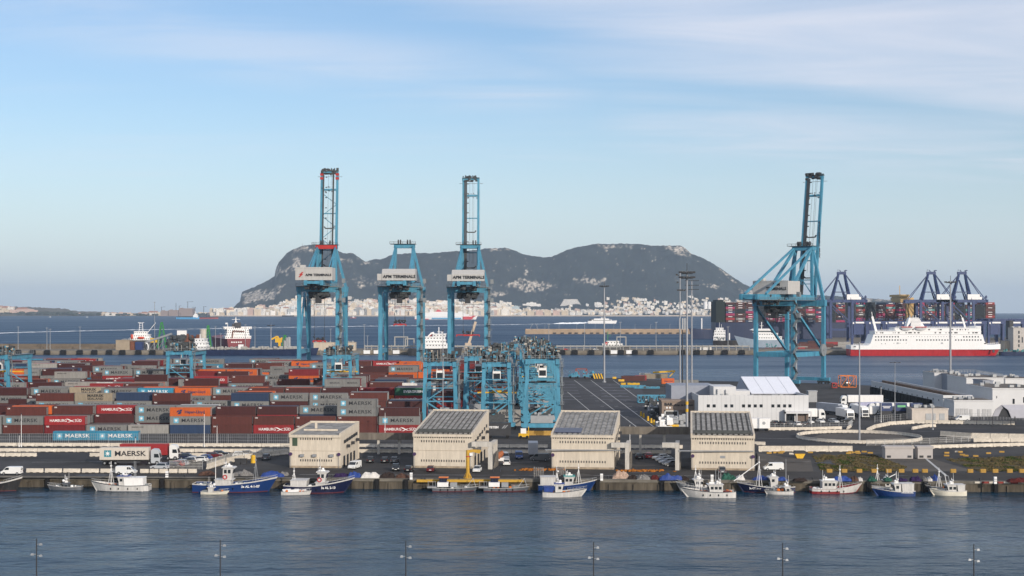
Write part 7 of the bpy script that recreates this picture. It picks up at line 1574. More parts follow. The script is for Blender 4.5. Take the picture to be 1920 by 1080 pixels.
for i, (px, py, yt) in enumerate(((40, 838, 776), (383, 838, 775), (36, 838, 815), (722, 818, 773), (590, 805, 758), (1181, 828, 795), (407, 835, 797), (254, 848, 820), (1652, 792, 725))): mast(px, D(py), yt, 'thin white post %s' % ('at far left before the fence', 'before the navy container stack', 'very short at far left by the fence', 'before the last stack left of the second warehouse', 'above the leftmost warehouse', 'on the apron above the second footbridge', 'before the brown stacks', 'before the red truck', 'left of the long white shed')[i], .09, 'none', m=M_WHITE)
# promenade lamps in the foreground
for i, px in enumerate((68.5, 413, 761, 1113, 1467.5, 1826)):
    d = 165.; x = X(px, d); t = thing('promenade_lamp', '%s dark slim lamp post from the left in the foreground row' % ORD[i], 'lamp', (x, d, YARD), 0, 'foreground lamp posts'); h = Z(1010 + i * 2, d) - YARD
    q = MB(); q.tube((0, 0, 0), (0, 0, h), .1, .06, n=8); q.tube((0, 0, 0), (0, 0, .6), .17, n=8); q.build('pole', M_DARK, t)
    for s, z in ((1, h - .75), (-1, h - 1.9), (1, h - 2.05)): q = MB(); q.bar((0, 0, z + .1), (s * .35, 0, z + .14), .05); q.loft([[(s * .3, -.13, z), (s * .66, -.13, z), (s * .66, .13, z), (s * .3, .13, z)], [(s * .38, -.1, z + .22), (s * .6, -.1, z + .22), (s * .6, .1, z + .22), (s * .38, .1, z + .22)]]); q.build('lamp_head', M_GREY, t)
# machines and boxes on the terminal's right side --------------------------------------
def boxes():
    k = 0
    for px, py, kind, L, lb in ((1180, 713, 'N', 6.06, 'navy box leftmost of the small group by the water'), (1187, 714, 'B', 12.19, 'brown box in the small group by the water'), (1201, 713, 'S', 6.06, 'short red box below the white one by the water'), (1209, 708, 'W', 6.06, 'white box on the group by the water'), (1230, 710, 'T', 12.19, 'tan box right of the small group by the water'), (1286, 722, 'G', 12.19, 'grey box beside the thick masts')): container(kind, G(px, py), lb, L, group='boxes on the apron by the water', plain=True)
    o = container('H', G(1252, 724) + Vector((0, 0, 1.2)), 'orange lettered box on a trailer left of the tall masts', 6.06, group='boxes on the apron by the water', plain=True); link('lettering', text_mesh('Hapag-Lloyd', .8, .03, M_LN), o, (.2, -CW / 2 - .01, 1.3)); q = MB(); q.box(-3, 3, -1.1, 1.1, -1, -.02); q.build('trailer', M_DARK, o)
    r = random.Random(15)
    def frame(px, py, w, h, dpt, m, lb, name='lifting_spreader', n=5):
        t = thing(name, lb, 'frame', G(px, py)); q = MB()
        for y in (0, dpt):
            q.bar((-w / 2, y, .3), (w / 2, y, .3), .35); q.bar((-w / 2, y, h), (w / 2, y, h), .35)
            for i in range(n + 1): x = -w / 2 + w * i / n; q.bar((x, y, .3), (x, y, h), .25); (q.bar((x, y, .3), (x + w / n, y, h), .2) if i < n else None)
        for i in range(n + 1): x = -w / 2 + w * i / n; q.bar((x, 0, h), (x, dpt, h), .22); q.bar((x, 0, .3), (x, dpt, .3), .22)
        q.build('truss', m, t); q = MB(); clutter(q, r, -w / 2, w / 2, 0, dpt, .3, h * .9, 14, .3, 1.1); q.build('gear', M_CD, t)
    frame(1213, 756, 7, 3.0, 4, M_CB, 'pale blue steel truss, left of the pair beside the bar building'); frame(1245, 752, 9, 2.2, 4, M_CB, 'pale blue steel truss, right of the pair behind the bar building'); frame(1187, 727, 12, .9, 3, M_CB, 'flat pale blue spreader frame lying on the apron, left one'); frame(1213, 729, 12, .8, 3, M_CB, 'flat pale blue spreader frame lying on the apron, right one'); frame(1182, 722, 9, .8, 3, M_YEL, 'flat yellow spreader frame lying on the apron')
    frame(1591, 727, 7.4, 5.6, 5, M_ORANGE, 'orange straddle carrier by the water right of the blue crane', 'straddle_carrier', 2); frame(1565, 728, 2.2, 2.4, 2, M_RED, 'small red steel cage left of the orange straddle carrier', 'steel_cage', 1)
    for px, lb in ((1076, 'teal yard tractor at the left end of the apron edge'), (1103, 'teal yard tractor at the right of the pair on the apron edge')):
        t = thing('yard_tractor', lb, 'machine', G(px, 709)); q = MB(); q.box(-3, 3, -1.3, 1.3, .7, 2); clutter(q, r, -3, 3, -1.3, 1.3, 2, 3.6, 12, .5, 1.3); q.build('body', M_CB, t); q = MB()
        for x in (-2, 2): q.tube((x, -1.4, .6), (x, 1.4, .6), .6, n=12)
        q.build('wheel', M_BLACK, t)
    t = thing('steel_portal', 'rust red steel portal between the two teal tractors', 'frame', G(1090, 709)); q = MB(); q.bar((-3, 0, 0), (-3, 0, 5), .5); q.bar((3, 0, 0), (3, 0, 5), .5); q.bar((-3, 0, 5), (3, 0, 5), .5); q.bar((-3, 0, 5), (-1, 0, 2), .4); q.bar((3, 0, 5), (1, 0, 2), .4); q.build('frame', mat('rust_red', (.25, .07, .05), .7), t)
    t = thing('striped_board', 'leaning board with black and yellow stripes at the foot of the middle mast', 'board', G(1124, 710)); q = MB()
    for i in range(8): q.cur = i % 2; q.add([(-2.8 + i * .7, 0, 0), (-2.1 + i * .7, 0, 0), (-2.9 + i * .7, 2.2, 2.6), (-3.6 + i * .7, 2.2, 2.6)], [(0, 1, 2, 3)])
    q.build('panel', [M_YEL, M_DARK], t)
    t = thing('crane_boom', 'yellow lattice boom lying on top of the boxes by the water', 'boom', G(1245, 708) + Vector((0, 0, 2.6))); q = MB(); q.bar((-6, 0, .2), (6, 0, 1.0), 1.0, .9); q.bar((3, 0, -2), (6, 0, 1), .5); q.build('boom', M_YEL, t)
    for px, py, w, lb in ((1165, 715, 3, 'left one of the low yellow concrete pieces near the striped board'), (1152, 710, 2, 'upper yellow concrete piece right of the middle mast'), (1260, 802, 4.2, 'yellow block at the foot of the apron fence')): q = MB(); q.prismx([(-.5, 0), (.5, 0), (.4, 1), (-.4, 1)], -w / 2, w / 2); q.box(-w * .3, w * .3, -.55, -.5, .3, .6); tag(q.build('concrete_block', M_YEL, None, G(px, py)), lb, 'block')
    i = 0
    for px, py in ((1202, 780), (1207, 783), (1215, 789), (1221, 793), (1226, 796)): q = MB(); q.tube((0, 0, 0), (0, 0, 1.3), .45, .3, n=8); q.ball((0, 0, 1.3), .34); tag(q.build('bollard', M_YEL, None, G(px, py)), '%s yellow bollard from the back beside the apron fence' % ORD[i], 'bollard', 'yellow bollards by the apron fence'); i += 1
    for k, (px, py, w, h) in enumerate(((1222, 768, 5, 3.4), (1230, 778, 4, 3), (1236, 786, 5, 3.6), (1247, 803, 4.5, 3.6), (1267, 800, 7, 3.2))):
        t = thing('scrap_pile', '%s from the back of the cluttered piles between fence and bar building' % ORD[k], 'pile', G(px, py)); q = MB(); clutter(q, r, -w / 2, w / 2, 0, 4, .4, h, 26, .5, 1.8); q.box(-w / 2, w / 2, 0, 4, 0, .7); q.build('scrap', (M_CD, M_GREY, M_CD, M_WHITE, M_GREY)[k], t); q = MB(); clutter(q, r, -w / 2, w / 2, 0, 4, .6, h, 8, .4, 1.2); q.build('parts', (M_WHITE, M_CD, M_WHITE, M_CD, M_WHITE)[k], t)
    t = thing('trailer', 'black covered trailer lettered SYSTEM between second and third warehouses', 'trailer', G(936, 822)); q = MB(); q.box(-4.6, 3.4, 0, 2.4, .8, 4.4); q.box(-4.7, 3.5, -.04, 2.44, 4.3, 4.45); q.build('cover', M_DARK, t); link('lettering', text_mesh('SYSTEM', .85, .05, M_LW, sx=1.1), t, (-1.8, -.08, 3.2)); q = MB(); q.add([(.7, -.06, 2.9), (1.1, -.06, 2.9), (1.9, -.06, 3.8), (1.5, -.06, 3.8)], [(0, 1, 2, 3)]); q.add([(1.3, -.06, 2.9), (1.7, -.06, 2.9), (2.6, -.06, 3.9), (2.3, -.06, 3.9)], [(0, 1, 2, 3)]); q.build('emblem', M_GREY, t); q = MB()
    for x in (-3.8, -2.6, 2.4): q.tube((x, .2, .5), (x, 2.2, .5), .5, n=12)
    q.build('wheel', M_BLACK, t)
    for px, w, lb in ((1003, 5.2, 'left yellow block above the barriers left of the third warehouse'), (1020, 6.0, 'right yellow block above the barriers left of the third warehouse')): q = MB(); q.prismx([(-.5, 0), (.5, 0), (.4, 1.3), (-.4, 1.3)], -w / 2, w / 2); q.box(-.2, .2, -.52, .5, 0, .5); tag(q.build('concrete_block', mat('faded_yellow'), None, G(px, 816)), lb, 'block')
    t = thing('forklift', 'white and yellow forklift working above the barriers between second and third warehouses', 'forklift', G(984, 822)); q = MB(); q.box(-1.8, 1, -.8, .8, .5, 1.5); q.box(1.0, 1.2, -.6, .6, .2, 3.4); q.build('body', M_YEL, t); q = MB(); q.box(-1.2, .4, -.7, .7, 1.5, 2.9); q.build('cab', M_WHITE, t); q = MB()
    for x in (-1.2, .7): q.tube((x, -.9, .45), (x, .9, .45), .45, n=10)
    q.build('wheel', M_BLACK, t)
    t = thing('skip', 'black and yellow waste skip alone behind the row of yellow blocks', 'skip', G(1499, 859)); q = MB(); q.prismy([(-.7, 0), (.7, 0), (1.5, 1.5), (-1.5, 1.5)], -.8, .8); q.build('bin', M_YEL, t); q = MB(); q.prismy([(-1.55, 1.2), (1.55, 1.2), (1.3, 1.9), (-1.3, 1.9)], -.85, .85); q.build('lid', M_DARK, t)
    t = thing('recycling_bin', 'round yellow container in front of the slanting fence', 'bin', G(475, 868)); q = MB(); q.tube((0, 0, 0), (0, 0, 1.7), .62, .55, n=14); q.ball((0, 0, 1.7), .55, .55, .3); q.build('drum', M_YEL, t)
    for i, (px, c) in enumerate(((446, 'first black wheeled bin from left by the slanting fence'), (457, 'second black wheeled bin from left by the slanting fence'))): q = MB(); q.prismy([(-.6, 0), (.6, 0), (.75, 1.2), (-.75, 1.2)], -.5, .5); q.box(-.8, .8, -.55, .55, 1.2, 1.35); tag(q.build('wheeled_bin', M_DARK, None, G(px, 870)), c, 'bin')
    t = thing('box_truck', 'grey box truck seen from behind left of the third warehouse', 'truck', G(1000, 861) + Vector((0, 2, 0))); q = MB(); q.box(-1.2, 1.2, 0, 6, 1.0, 3.9); q.build('box', mat('grey_trailer'), t); q = MB(); q.box(-.9, .9, 0, 6, .4, .95); q.build('chassis', M_DARK, t)
    t = thing('skip', 'orange mixer drum between the portal frame and the white van', 'mixer', G(939, 864)); q = MB(); q.tube((-.9, 0, 1.0), (.6, .4, 2.1), 1.0, .5, n=12); q.build('drum', mat('rust_orange', (.35, .11, .04), .7), t); q = MB(); q.box(-.8, .8, -.5, .5, 0, .8); q.build('base', M_WHITE, t)
    for k, (px, py, lb) in enumerate(((1010, 882, 'heap of orange netting left of the third warehouse'), (1205, 884, 'heap of orange netting left of the third portal frame'))):
        q = MB(); rr = random.Random(k + 60)
        for i in range(60): q.ball((rr.gauss(0, 2.8), rr.gauss(0, .8), .12), rr.uniform(.2, .7), rr.uniform(.2, .6), rr.uniform(.12, .5), n=6, m=4)
        tag(q.build('net_heap', mat('orange_net', (.36, .13, .02), .9, var=.5, scale=2), None, G(px, py)), lb, 'nets')
boxes()
# ------------------------------------------------------------------ fishing boats and gear on the quay
M_DECK = mat('boat_deck', (.30, .28, .25), .8, var=.3, scale=1.); M_BWHITE = mat('boat_white', (.54, .525, .50), .45, var=.2, scale=.7, streak=True, dirt=.18)
BC = {'white': M_BWHITE, 'blue': mat('boat_blue', (.008, .034, .135), .4, var=.15, streak=True), 'navy': mat('boat_navy', (.008, .012, .045), .4, var=.2, streak=True), 'black': mat('boat_black', (.012, .012, .014), .5, var=.3, dirt=.4), 'red': mat('boat_red', (.20, .012, .015), .5, var=.2, streak=True), 'grey': mat('boat_grey', (.10, .11, .125), .5, var=.3, dirt=.3), 'cream': mat('boat_cream', (.62, .58, .48), .5, var=.2, dirt=.2)}
M_RUST = mat('antifouling', (.13, .02, .018), .7); M_TARPB = mat('tarp_blue', (.012, .045, .22), .6, var=.3, scale=1.5, bump=.6, bscale=2.5)
def bhull(L, B, h, bowrise=.9, sternrise=.15, bulwark=.6, rake=1.5, flare=.3, bow=.38, draft=.5, stern=.82, n=16):
    """rings of a fishing hull: returns a function giving the section at t, bow to +x"""
    def sec(t):
        x = -L / 2 + L * t; bw = 1.0
        if t > 1 - bow: bw = max(.03, (1 - ((t - 1 + bow) / bow) ** 2.2))
        if t < .12: bw *= stern + (1 - stern) * (t / .12)
        g = h + bowrise * max(0, (t - .35) / .65) ** 2 + sternrise * max(0, (.3 - t) / .3); wl = B / 2 * bw * (1 - flare * max(0, t - .3))
        xr = rake * max(0, (t - .6) / .4) ** 1.5
        return x, xr, bw * B / 2, wl, g
    return sec
def section_at(sec, t, z):
    x, xr, hw, wl, g = sec(t); f = max(0, min(1.15, z / g)); return (x + xr * f, wl + (hw - wl) * f)
def band(sec, z0, z1, t0=0., t1=1., off=.03, n=14, close=True, rel=False):
    q = MB(); 
    for s in (-1, 1):
        P0, P1 = [], []
        for i in range(n + 1):
            t = t0 + (t1 - t0) * i / n; g = sec(t)[4]; a, b = (z0 * g, z1 * g) if rel else (z0, z1)
            x, y = section_at(sec, t, a); P0.append((x + (off if t > .98 else 0), s * (y + off), a)); x, y = section_at(sec, t, b); P1.append((x + (off if t > .98 else 0), s * (y + off), b))
        q.add(P0 + P1, [(i, i + 1, n + 2 + i, n + 1 + i) for i in range(n)])
    x, y = section_at(sec, 0, 1)
    if t0 == 0: a, b = ((z0 * sec(0)[4], z1 * sec(0)[4]) if rel else (z0, z1)); q.add([(x - off, -y, a), (x - off, y, a), (x - off, y, b), (x - off, -y, b)], [(0, 1, 2, 3)])
    return q
def boat(px0, px1, py, label, col='white', bowleft=True, h=1.5, B=None, bowrise=1.3, house=(.3, .6, 2.4, 1.8), hcol='white', roof=None, stripe=None, keel=None, masts=(), gear=0, gc=None, seed=1, rise2=None, wh2=None, bulw=.55, nm='fishing_boat', text=None, dist=None, rake=1.4, flag=None, net=None, win=True):
    """house: (t0, t1, height, width factor)"""
    h *= .76; bowrise *= .85; d = dist or D(py, 0); L = (px1 - px0) / FPX * d * .97 - rake * .8; B = B or max(1.8, L * .27); yc = d + B / 2
    t = thing(nm, label, 'boat', (X((px0 + px1) / 2, yc), yc, 0), R(180 if bowleft else 0)); sec = bhull(L, B, h, bowrise=bowrise, rake=rake)
    q = MB(); rings = []; n = 18
    for i in range(n + 1):
        x, xr, hw, wl, g = sec(i / n); dk = max(.35, g - bulw); e = min(.12, hw * .4)
        rings.append([(x, -wl * .86, -.55), (x, wl * .86, -.55), (x, wl, 0), (x + xr, hw, g), (x + xr, hw - e, g), (x + xr * .85, hw - e * 1.2, dk), (x + xr * .85, -hw + e * 1.2, dk), (x + xr, -hw + e, g), (x + xr, -hw, g), (x, -wl, 0)])
    q.loft(rings); hl = q.build('hull', BC[col], t)
    dq = MB(); dr = []
    for i in range(n): x, xr, hw, wl, g = sec(i / n); dk = max(.35, g - bulw); e = min(.12, hw * .4); dr.append((x + xr * .85, hw - e * 1.2, dk + .02))
    dq.add(dr + [(a, -b, c) for a, b, c in dr], [(i, i + 1, n + i + 1, n + i) for i in range(n - 1)]); dq.build('deck', M_DECK, hl)
    band(sec, .90, 1.02, off=.05, rel=True).build('gunwale', BC[stripe or ('white' if col != 'white' else 'grey')], hl)
    if keel: band(sec, -.05, .10, off=.025).build('waterline', keel if not isinstance(keel, str) else BC[keel], hl)
    r = random.Random(seed); W = B * (house[3] if house else 1.)
    xof = lambda u: -L / 2 + L * u
    if house:
        x0, x1 = xof(house[0]), xof(house[1]); dk = h - bulw; H = house[2] * .88; hw = min(B * .36, 1.5)
        q = MB(); q.prismy([(x0, dk), (x1, dk), (x1 + .1, dk + H * .6), (x1 + .35 if rise2 is None else x1, dk + H), (x0, dk + H)], -hw, hw); q.prismy([(x0 - .2, dk + H), (x1 + .55, dk + H), (x1 + .35, dk + H + .12), (x0 - .2, dk + H + .12)], -hw - .15, hw + .15)
        top = dk + H + .12
        if rise2:      # a raised wheelhouse on top: (t0, t1, height)
            a, b = xof(rise2[0]), xof(rise2[1]); q.prismy([(a, top), (b, top), (b + .45, top + rise2[2]), (a + .1, top + rise2[2])], -hw * .82, hw * .82); q.prismy([(a - .2, top + rise2[2]), (b + .8, top + rise2[2]), (b + .5, top + rise2[2] + .2), (a - .1, top + rise2[2] + .25)], -hw * .98, hw * .98); zt = top + rise2[2]; wx0, wx1 = a, b
        else: zt = dk + H; wx0, wx1 = x0, x1
        w = q.build('wheelhouse', BC[hcol], t)
        if win:
            q = MB(); wz0, wz1 = zt - (1.15 if rise2 else .95), zt - .35; Wy = hw * .82 if rise2 else hw
            for s in (-1, 1):
                for k in range(3 if wx1 - wx0 > 2 else 2): a = wx1 - .75 - k * .85; q.box(a, a + .6, s * Wy - .03, s * Wy + .03, wz0, wz1) if a > wx0 else None
            q.box(wx1 + .2, wx1 + .42, -Wy * .8, Wy * .8, wz0, wz1)
            q.build('window', M_GLASS, w)
        if roof: q = MB(); q.box(wx0 - .25, wx1 + .55, -hw * 1.02, hw * 1.02, zt + .13, zt + .25) if not rise2 else q.box(wx0 - .2, wx1 + .8, -hw, hw, zt + .26, zt + .36); q.build('roof', roof, w)
        q = MB(); q.tube((wx0 + .5, 0, zt), (wx0 + .5, 0, zt + .9), .08); q.bx(wx0 + .5, 0, zt + 1.0, .2, 1.3, .14); q.ball((wx0 + 1.1, .5, zt + .6), .3, n=8, m=6); q.bar((wx0 + .2, -.5, zt), (wx0 + .2, -.5, zt + 2.4), .04); q.bar((wx0 + .9, -.3, zt), (wx0 + .6, -.3, zt + 1.4), .07); q.box(wx0 + .3, wx1, -.04, .04, zt + .14, zt + .5); q.build('radar', M_WHITE, w)
        if rise2:
            q = MB(); q.tube((x0 + (x1 - x0) * .35, -hw - .12, top + .1 - .9 + .9), (x0 + (x1 - x0) * .35, -hw - .02, top), .001); s_ = -1 if not bowleft else 1; nn = 14; cx, cz = wx0 + .55, top + .55
            for i in range(nn): a, b = 2 * math.pi * i / nn, 2 * math.pi * (i + 1) / nn; q.tube((cx + .42 * math.cos(a), s_ * (hw * .82 + .1), cz + .42 * math.sin(a)), (cx + .42 * math.cos(b), s_ * (hw * .82 + .1), cz + .42 * math.sin(b)), .11, n=6)
            q.build('lifebuoy', M_ORANGE if False else M_SIGNR, w)
    if wh2:       # shelter: (t0,t1,height,material)
        a, b = xof(wh2[0]), xof(wh2[1]); dk = h - bulw; q = MB(); q.prismy([(a, dk + .3), (b - .2, dk + .3), (b, dk + wh2[2]), (a, dk + wh2[2])], -B * .42, B * .42); q.box(a - .1, b + .1, -B * .44, B * .44, dk + wh2[2], dk + wh2[2] + .08); q.build('shelter', wh2[3], t)
    for k, (u, hh, lean, br) in enumerate(masts):
        q = MB(); x = xof(u); g = h; q.tube((x, 0, g - bulw), (x + lean, 0, g + hh), .10, .05); 
        if br: q.bar((x - .7, 0, g - .2), (x + lean * .8, 0, g + hh * .75), .07); q.bar((x + .7, 0, g - .2), (x + lean * .8, 0, g + hh * .75), .07); q.bar((x - .3, -.6, g + hh * .55), (x - .3, .6, g + hh * .55), .08); q.bx(x, 0, g + hh * .8, .3, .5, .25)
        if br == 2: q.bar((x, 0, g + hh * .8), (x + 5.5, 0, g + 1.2), .16)
        if br == 3: q.bar((x, 0, g + .6), (x - 4, 0, g + hh * .55), .14)
        q.build('mast', M_WHITE if k == 0 or br > 1 else M_GREY, t)
    if gear:
        q = MB(); gear = int(gear * 1.7)
        for _ in range(gear):
            u = r.uniform(.06, .88); x = xof(u); 
            if house and house[0] - .02 < u < house[1] + .04: continue
            hw = section_at(sec, u, h)[1]; a = r.uniform(.2, .55); q.bx(x, r.uniform(-hw * .6, hw * .6), h - bulw + a * .5 + .15, a * r.uniform(.8, 2), a, a + .25)
        q.build('deck_gear', gc or M_CG, t); q = MB()
        for _ in range(gear // 2):
            u = r.uniform(.08, .85); x = xof(u)
            if house and house[0] - .02 < u < house[1] + .04: continue
            hw = section_at(sec, u, h)[1]; q.ball((x, r.uniform(-hw * .6, hw * .6), h - bulw + .4), r.uniform(.2, .45), n=7, m=5)
        if q.v: q.build('floats', M_ORANGE if seed % 2 else M_WHITE, t)
    q = MB()
    for s in (-1, 1):
        for u in ((.2, .38, .56, .7) if L > 9 else ()): x, y = section_at(sec, u, h * .6); q.ball((x, s * (y + .12), h * .5), .12, .12, .26, n=7, m=5)
    if q.v: q.build('fender', M_BLACK, t); q = MB()
    pts = []
    for i in range(12, 19):
        x, xr, hw, wl, g = sec(i / 18); pts.append((x + xr, hw - .05, g))
    for s in (-1, 1):
        P_ = [Vector((a, s * b, c + .45)) for a, b, c in pts]
        for a, b in zip(P_, P_[1:]): q.bar(a, b, .05); q.bar(a, a - Vector((0, 0, .45)), .04)
    q.build('bow_rail', M_GREY, t)
    if text: s_ = 1 if bowleft else -1; u = text[2]; z = h * .62 + .2; xx, yy = section_at(sec, u, z); link('lettering', text_mesh(text[0], text[1], .03, M_LW), hl, (xx, s_ * (yy + .10), z), (R(-4) * s_, 0, (math.pi if bowleft else 0)  + (R(8) if not bowleft else R(-8))))
    return t, sec, L, B
boat(-40, 36, 921, 'dark rusty boat cut by the left edge of the picture', 'black', False, h=2.2, bowrise=1.6, house=(.1, .35, 2.2, 1), hcol='grey', keel=M_RUST, gear=16, seed=3)
boat(92, 158, 919, 'small dark grey motorboat left of the white fishing vessel', 'grey', True, h=.9, bowrise=.5, house=(.42, .56, 1.2, .8), hcol='grey', gear=5, seed=4, bulw=.3, rake=.8, masts=((.55, 2.6, 0, 0),))
boat(176, 288, 922, 'white fishing vessel with blue wheelhouse roof and a long white awning, bow left', 'white', True, h=1.7, bowrise=1.1, B=3.6, house=(.40, .56, 2.7, 1), roof=MATS['tarp_blue'], masts=((.74, 5.2, 0, 1), (.30, 5.2, 0, 0), (.27, 5.2, 0, 0)), wh2=(.10, .47, 2.2, M_WHITE), gear=14, seed=5, keel='grey')
boat(354, 512, 923.5, 'large bright blue trawler with tall white wheelhouse, bow right', 'blue', False, h=2.2, bowrise=1.7, B=5.2, house=(.30, .51, 1.6, 1), rise2=(.40, .52, 2.5), masts=((.29, 5.6, 0, 0), (.84, 6.4, 0, 1)), gear=26, seed=6, keel=M_RUST, text=('3a AL 4-1-07', .75, .77), rake=2.2)
boat(375, 428, 926, 'tiny white skiff with a small cabin in front of the blue trawler', 'cream', False, h=.6, bowrise=.3, house=(.28, .45, 1.3, .8), win=False, gear=3, seed=7, nm='skiff', bulw=.25, rake=.5, dist=309.5)
boat(523, 655, 925, 'navy trawler with white upper hull and wheelhouse, bow right before the leftmost warehouse', 'navy', False, h=2.0, bowrise=1.9, B=4.8, house=(.54, .70, 1.3, 1), rise2=(.56, .69, 2.1), masts=((.16, 3.8, 0, 1), (.6, 6.0, 0, 0)), wh2=(.12, .40, 1.7, M_BWHITE), gear=18, seed=8, keel=M_RUST, text=('3a AL 2-13', .7, .74), rake=2.4)
boat(525, 582, 928, 'small white launch full of gear beside the stern of the navy trawler', 'white', False, h=.8, bowrise=.4, house=None, gear=34, gc=M_WHITE, seed=9, nm='skiff', bulw=.3, rake=.6, dist=308.5)
boat(1001, 1112, 921.5, 'blue fishing boat with teal wheelhouse roof, inner one of the rafted pair', 'blue', False, h=1.7, bowrise=1.3, B=4.2, house=(.52, .68, 2.6, 1), roof=mat('teal_roof', (.03, .27, .25), .6), masts=((.80, 4.6, 0, 1), (.30, 3, 0, 0)), gear=18, seed=10, wh2=(.04, .34, 2.3, M_BWHITE), rake=1.8)
boat(1010, 1094, 932.5, 'white fishing boat with blue wheelhouse roof, outer one of the rafted pair', 'white', False, h=1.35, bowrise=.9, B=3.2, house=(.34, .52, 2.4, 1), roof=MATS['tarp_blue'], masts=((.42, 5.4, -.3, 1),), gear=12, seed=11, rake=1.6, keel='white', wh2=(.04, .30, 1.6, MATS['tarp_blue']))
boat(1273, 1348, 923, 'pale boat with a lilac cabin behind the white boat left of the blue one', 'grey', True, h=1.5, bowrise=1.2, B=3.2, house=(.40, .62, 2.3, 1), hcol='white', masts=((.60, 4.6, 0, 1),), gear=12, seed=12)
boat(1283, 1387, 934, 'long plain white fishing boat with orange floats aft, below the rightmost warehouse', 'white', True, h=1.6, bowrise=1.1, B=3.6, house=(.28, .56, 2.3, 1), masts=((.78, 4.6, 0, 1), (.42, 4.8, 0, 0), (.36, 4.4, 0, 0)), gear=20, gc=M_RUST, seed=13, rake=2.0)
boat(1388, 1496, 924, 'blue bowed boat with a long white boom sloping down left', 'navy', True, h=1.5, bowrise=1.2, B=3.8, house=(.34, .48, 3.0, 1), masts=((.70, 6.6, 0, 2), (.16, 6.0, 0, 0)), gear=26, seed=14, rake=1.6, keel=M_RUST, text=('3a CT 1-15', .55, .78))
boat(1436, 1490, 929, 'small white motorboat moored outside the blue bowed boat with the boom', 'white', True, h=.95, bowrise=.3, B=2.2, house=(.12, .30, 1.3, 1), gear=4, seed=15, nm='motor_boat', bulw=.3, rake=.8, dist=309)
rb = boat(1513, 1610, 926, 'red and white wooden fishing boat with white cabin, bow right', 'red', False, h=1.35, bowrise=1.3, B=3.6, house=(.24, .54, 2.4, 1), masts=((.66, 5.0, 0, 1),), gear=18, seed=16, rake=1.5)
band(rb[1], .45, .85, t0=0, t1=.62, off=.05, rel=True).build('white_band', BC['white'], rb[0]); band(rb[1], .1, .9, t0=.62, t1=1, off=.04, rel=True).build('bow_paint', BC['white'], rb[0])
boat(1626, 1682, 922, 'grey white boat half hidden behind the blue and white one, mast with side boom', 'white', True, h=1.4, bowrise=1.0, B=3.0, house=(.2, .4, 2.0, 1), masts=((.70, 4.8, 0, 3),), gear=12, seed=17)
boat(1641, 1720, 931, 'blue hulled boat with a long white cabin aft near the right', 'blue', True, h=1.3, bowrise=.9, B=3.2, house=(.40, .56, 2.4, 1), masts=((.50, 4.2, 0, 0),), gear=10, seed=18, rake=1.5, wh2=(.04, .39, 2.2, M_BWHITE), text=('PUNTA EUROPA', .45, .3))
boat(1739, 1800, 924, 'small grey boat behind the rightmost white boat', 'grey', True, h=1.2, bowrise=.9, B=2.6, house=None, masts=((.68, 4.4, 0, 1),), gear=14, seed=19)
boat(1748, 1815, 930, 'rightmost boat, cream hull with white cabin and two slanting posts', 'cream', True, h=1.25, bowrise=.6, B=3.0, house=(.34, .60, 2.1, 1), masts=((.56, 3.6, .8, 0), (.44, 3.2, .8, 0)), gear=12, seed=20, wh2=(.06, .32, 1.9, M_BWHITE), rake=1.2)
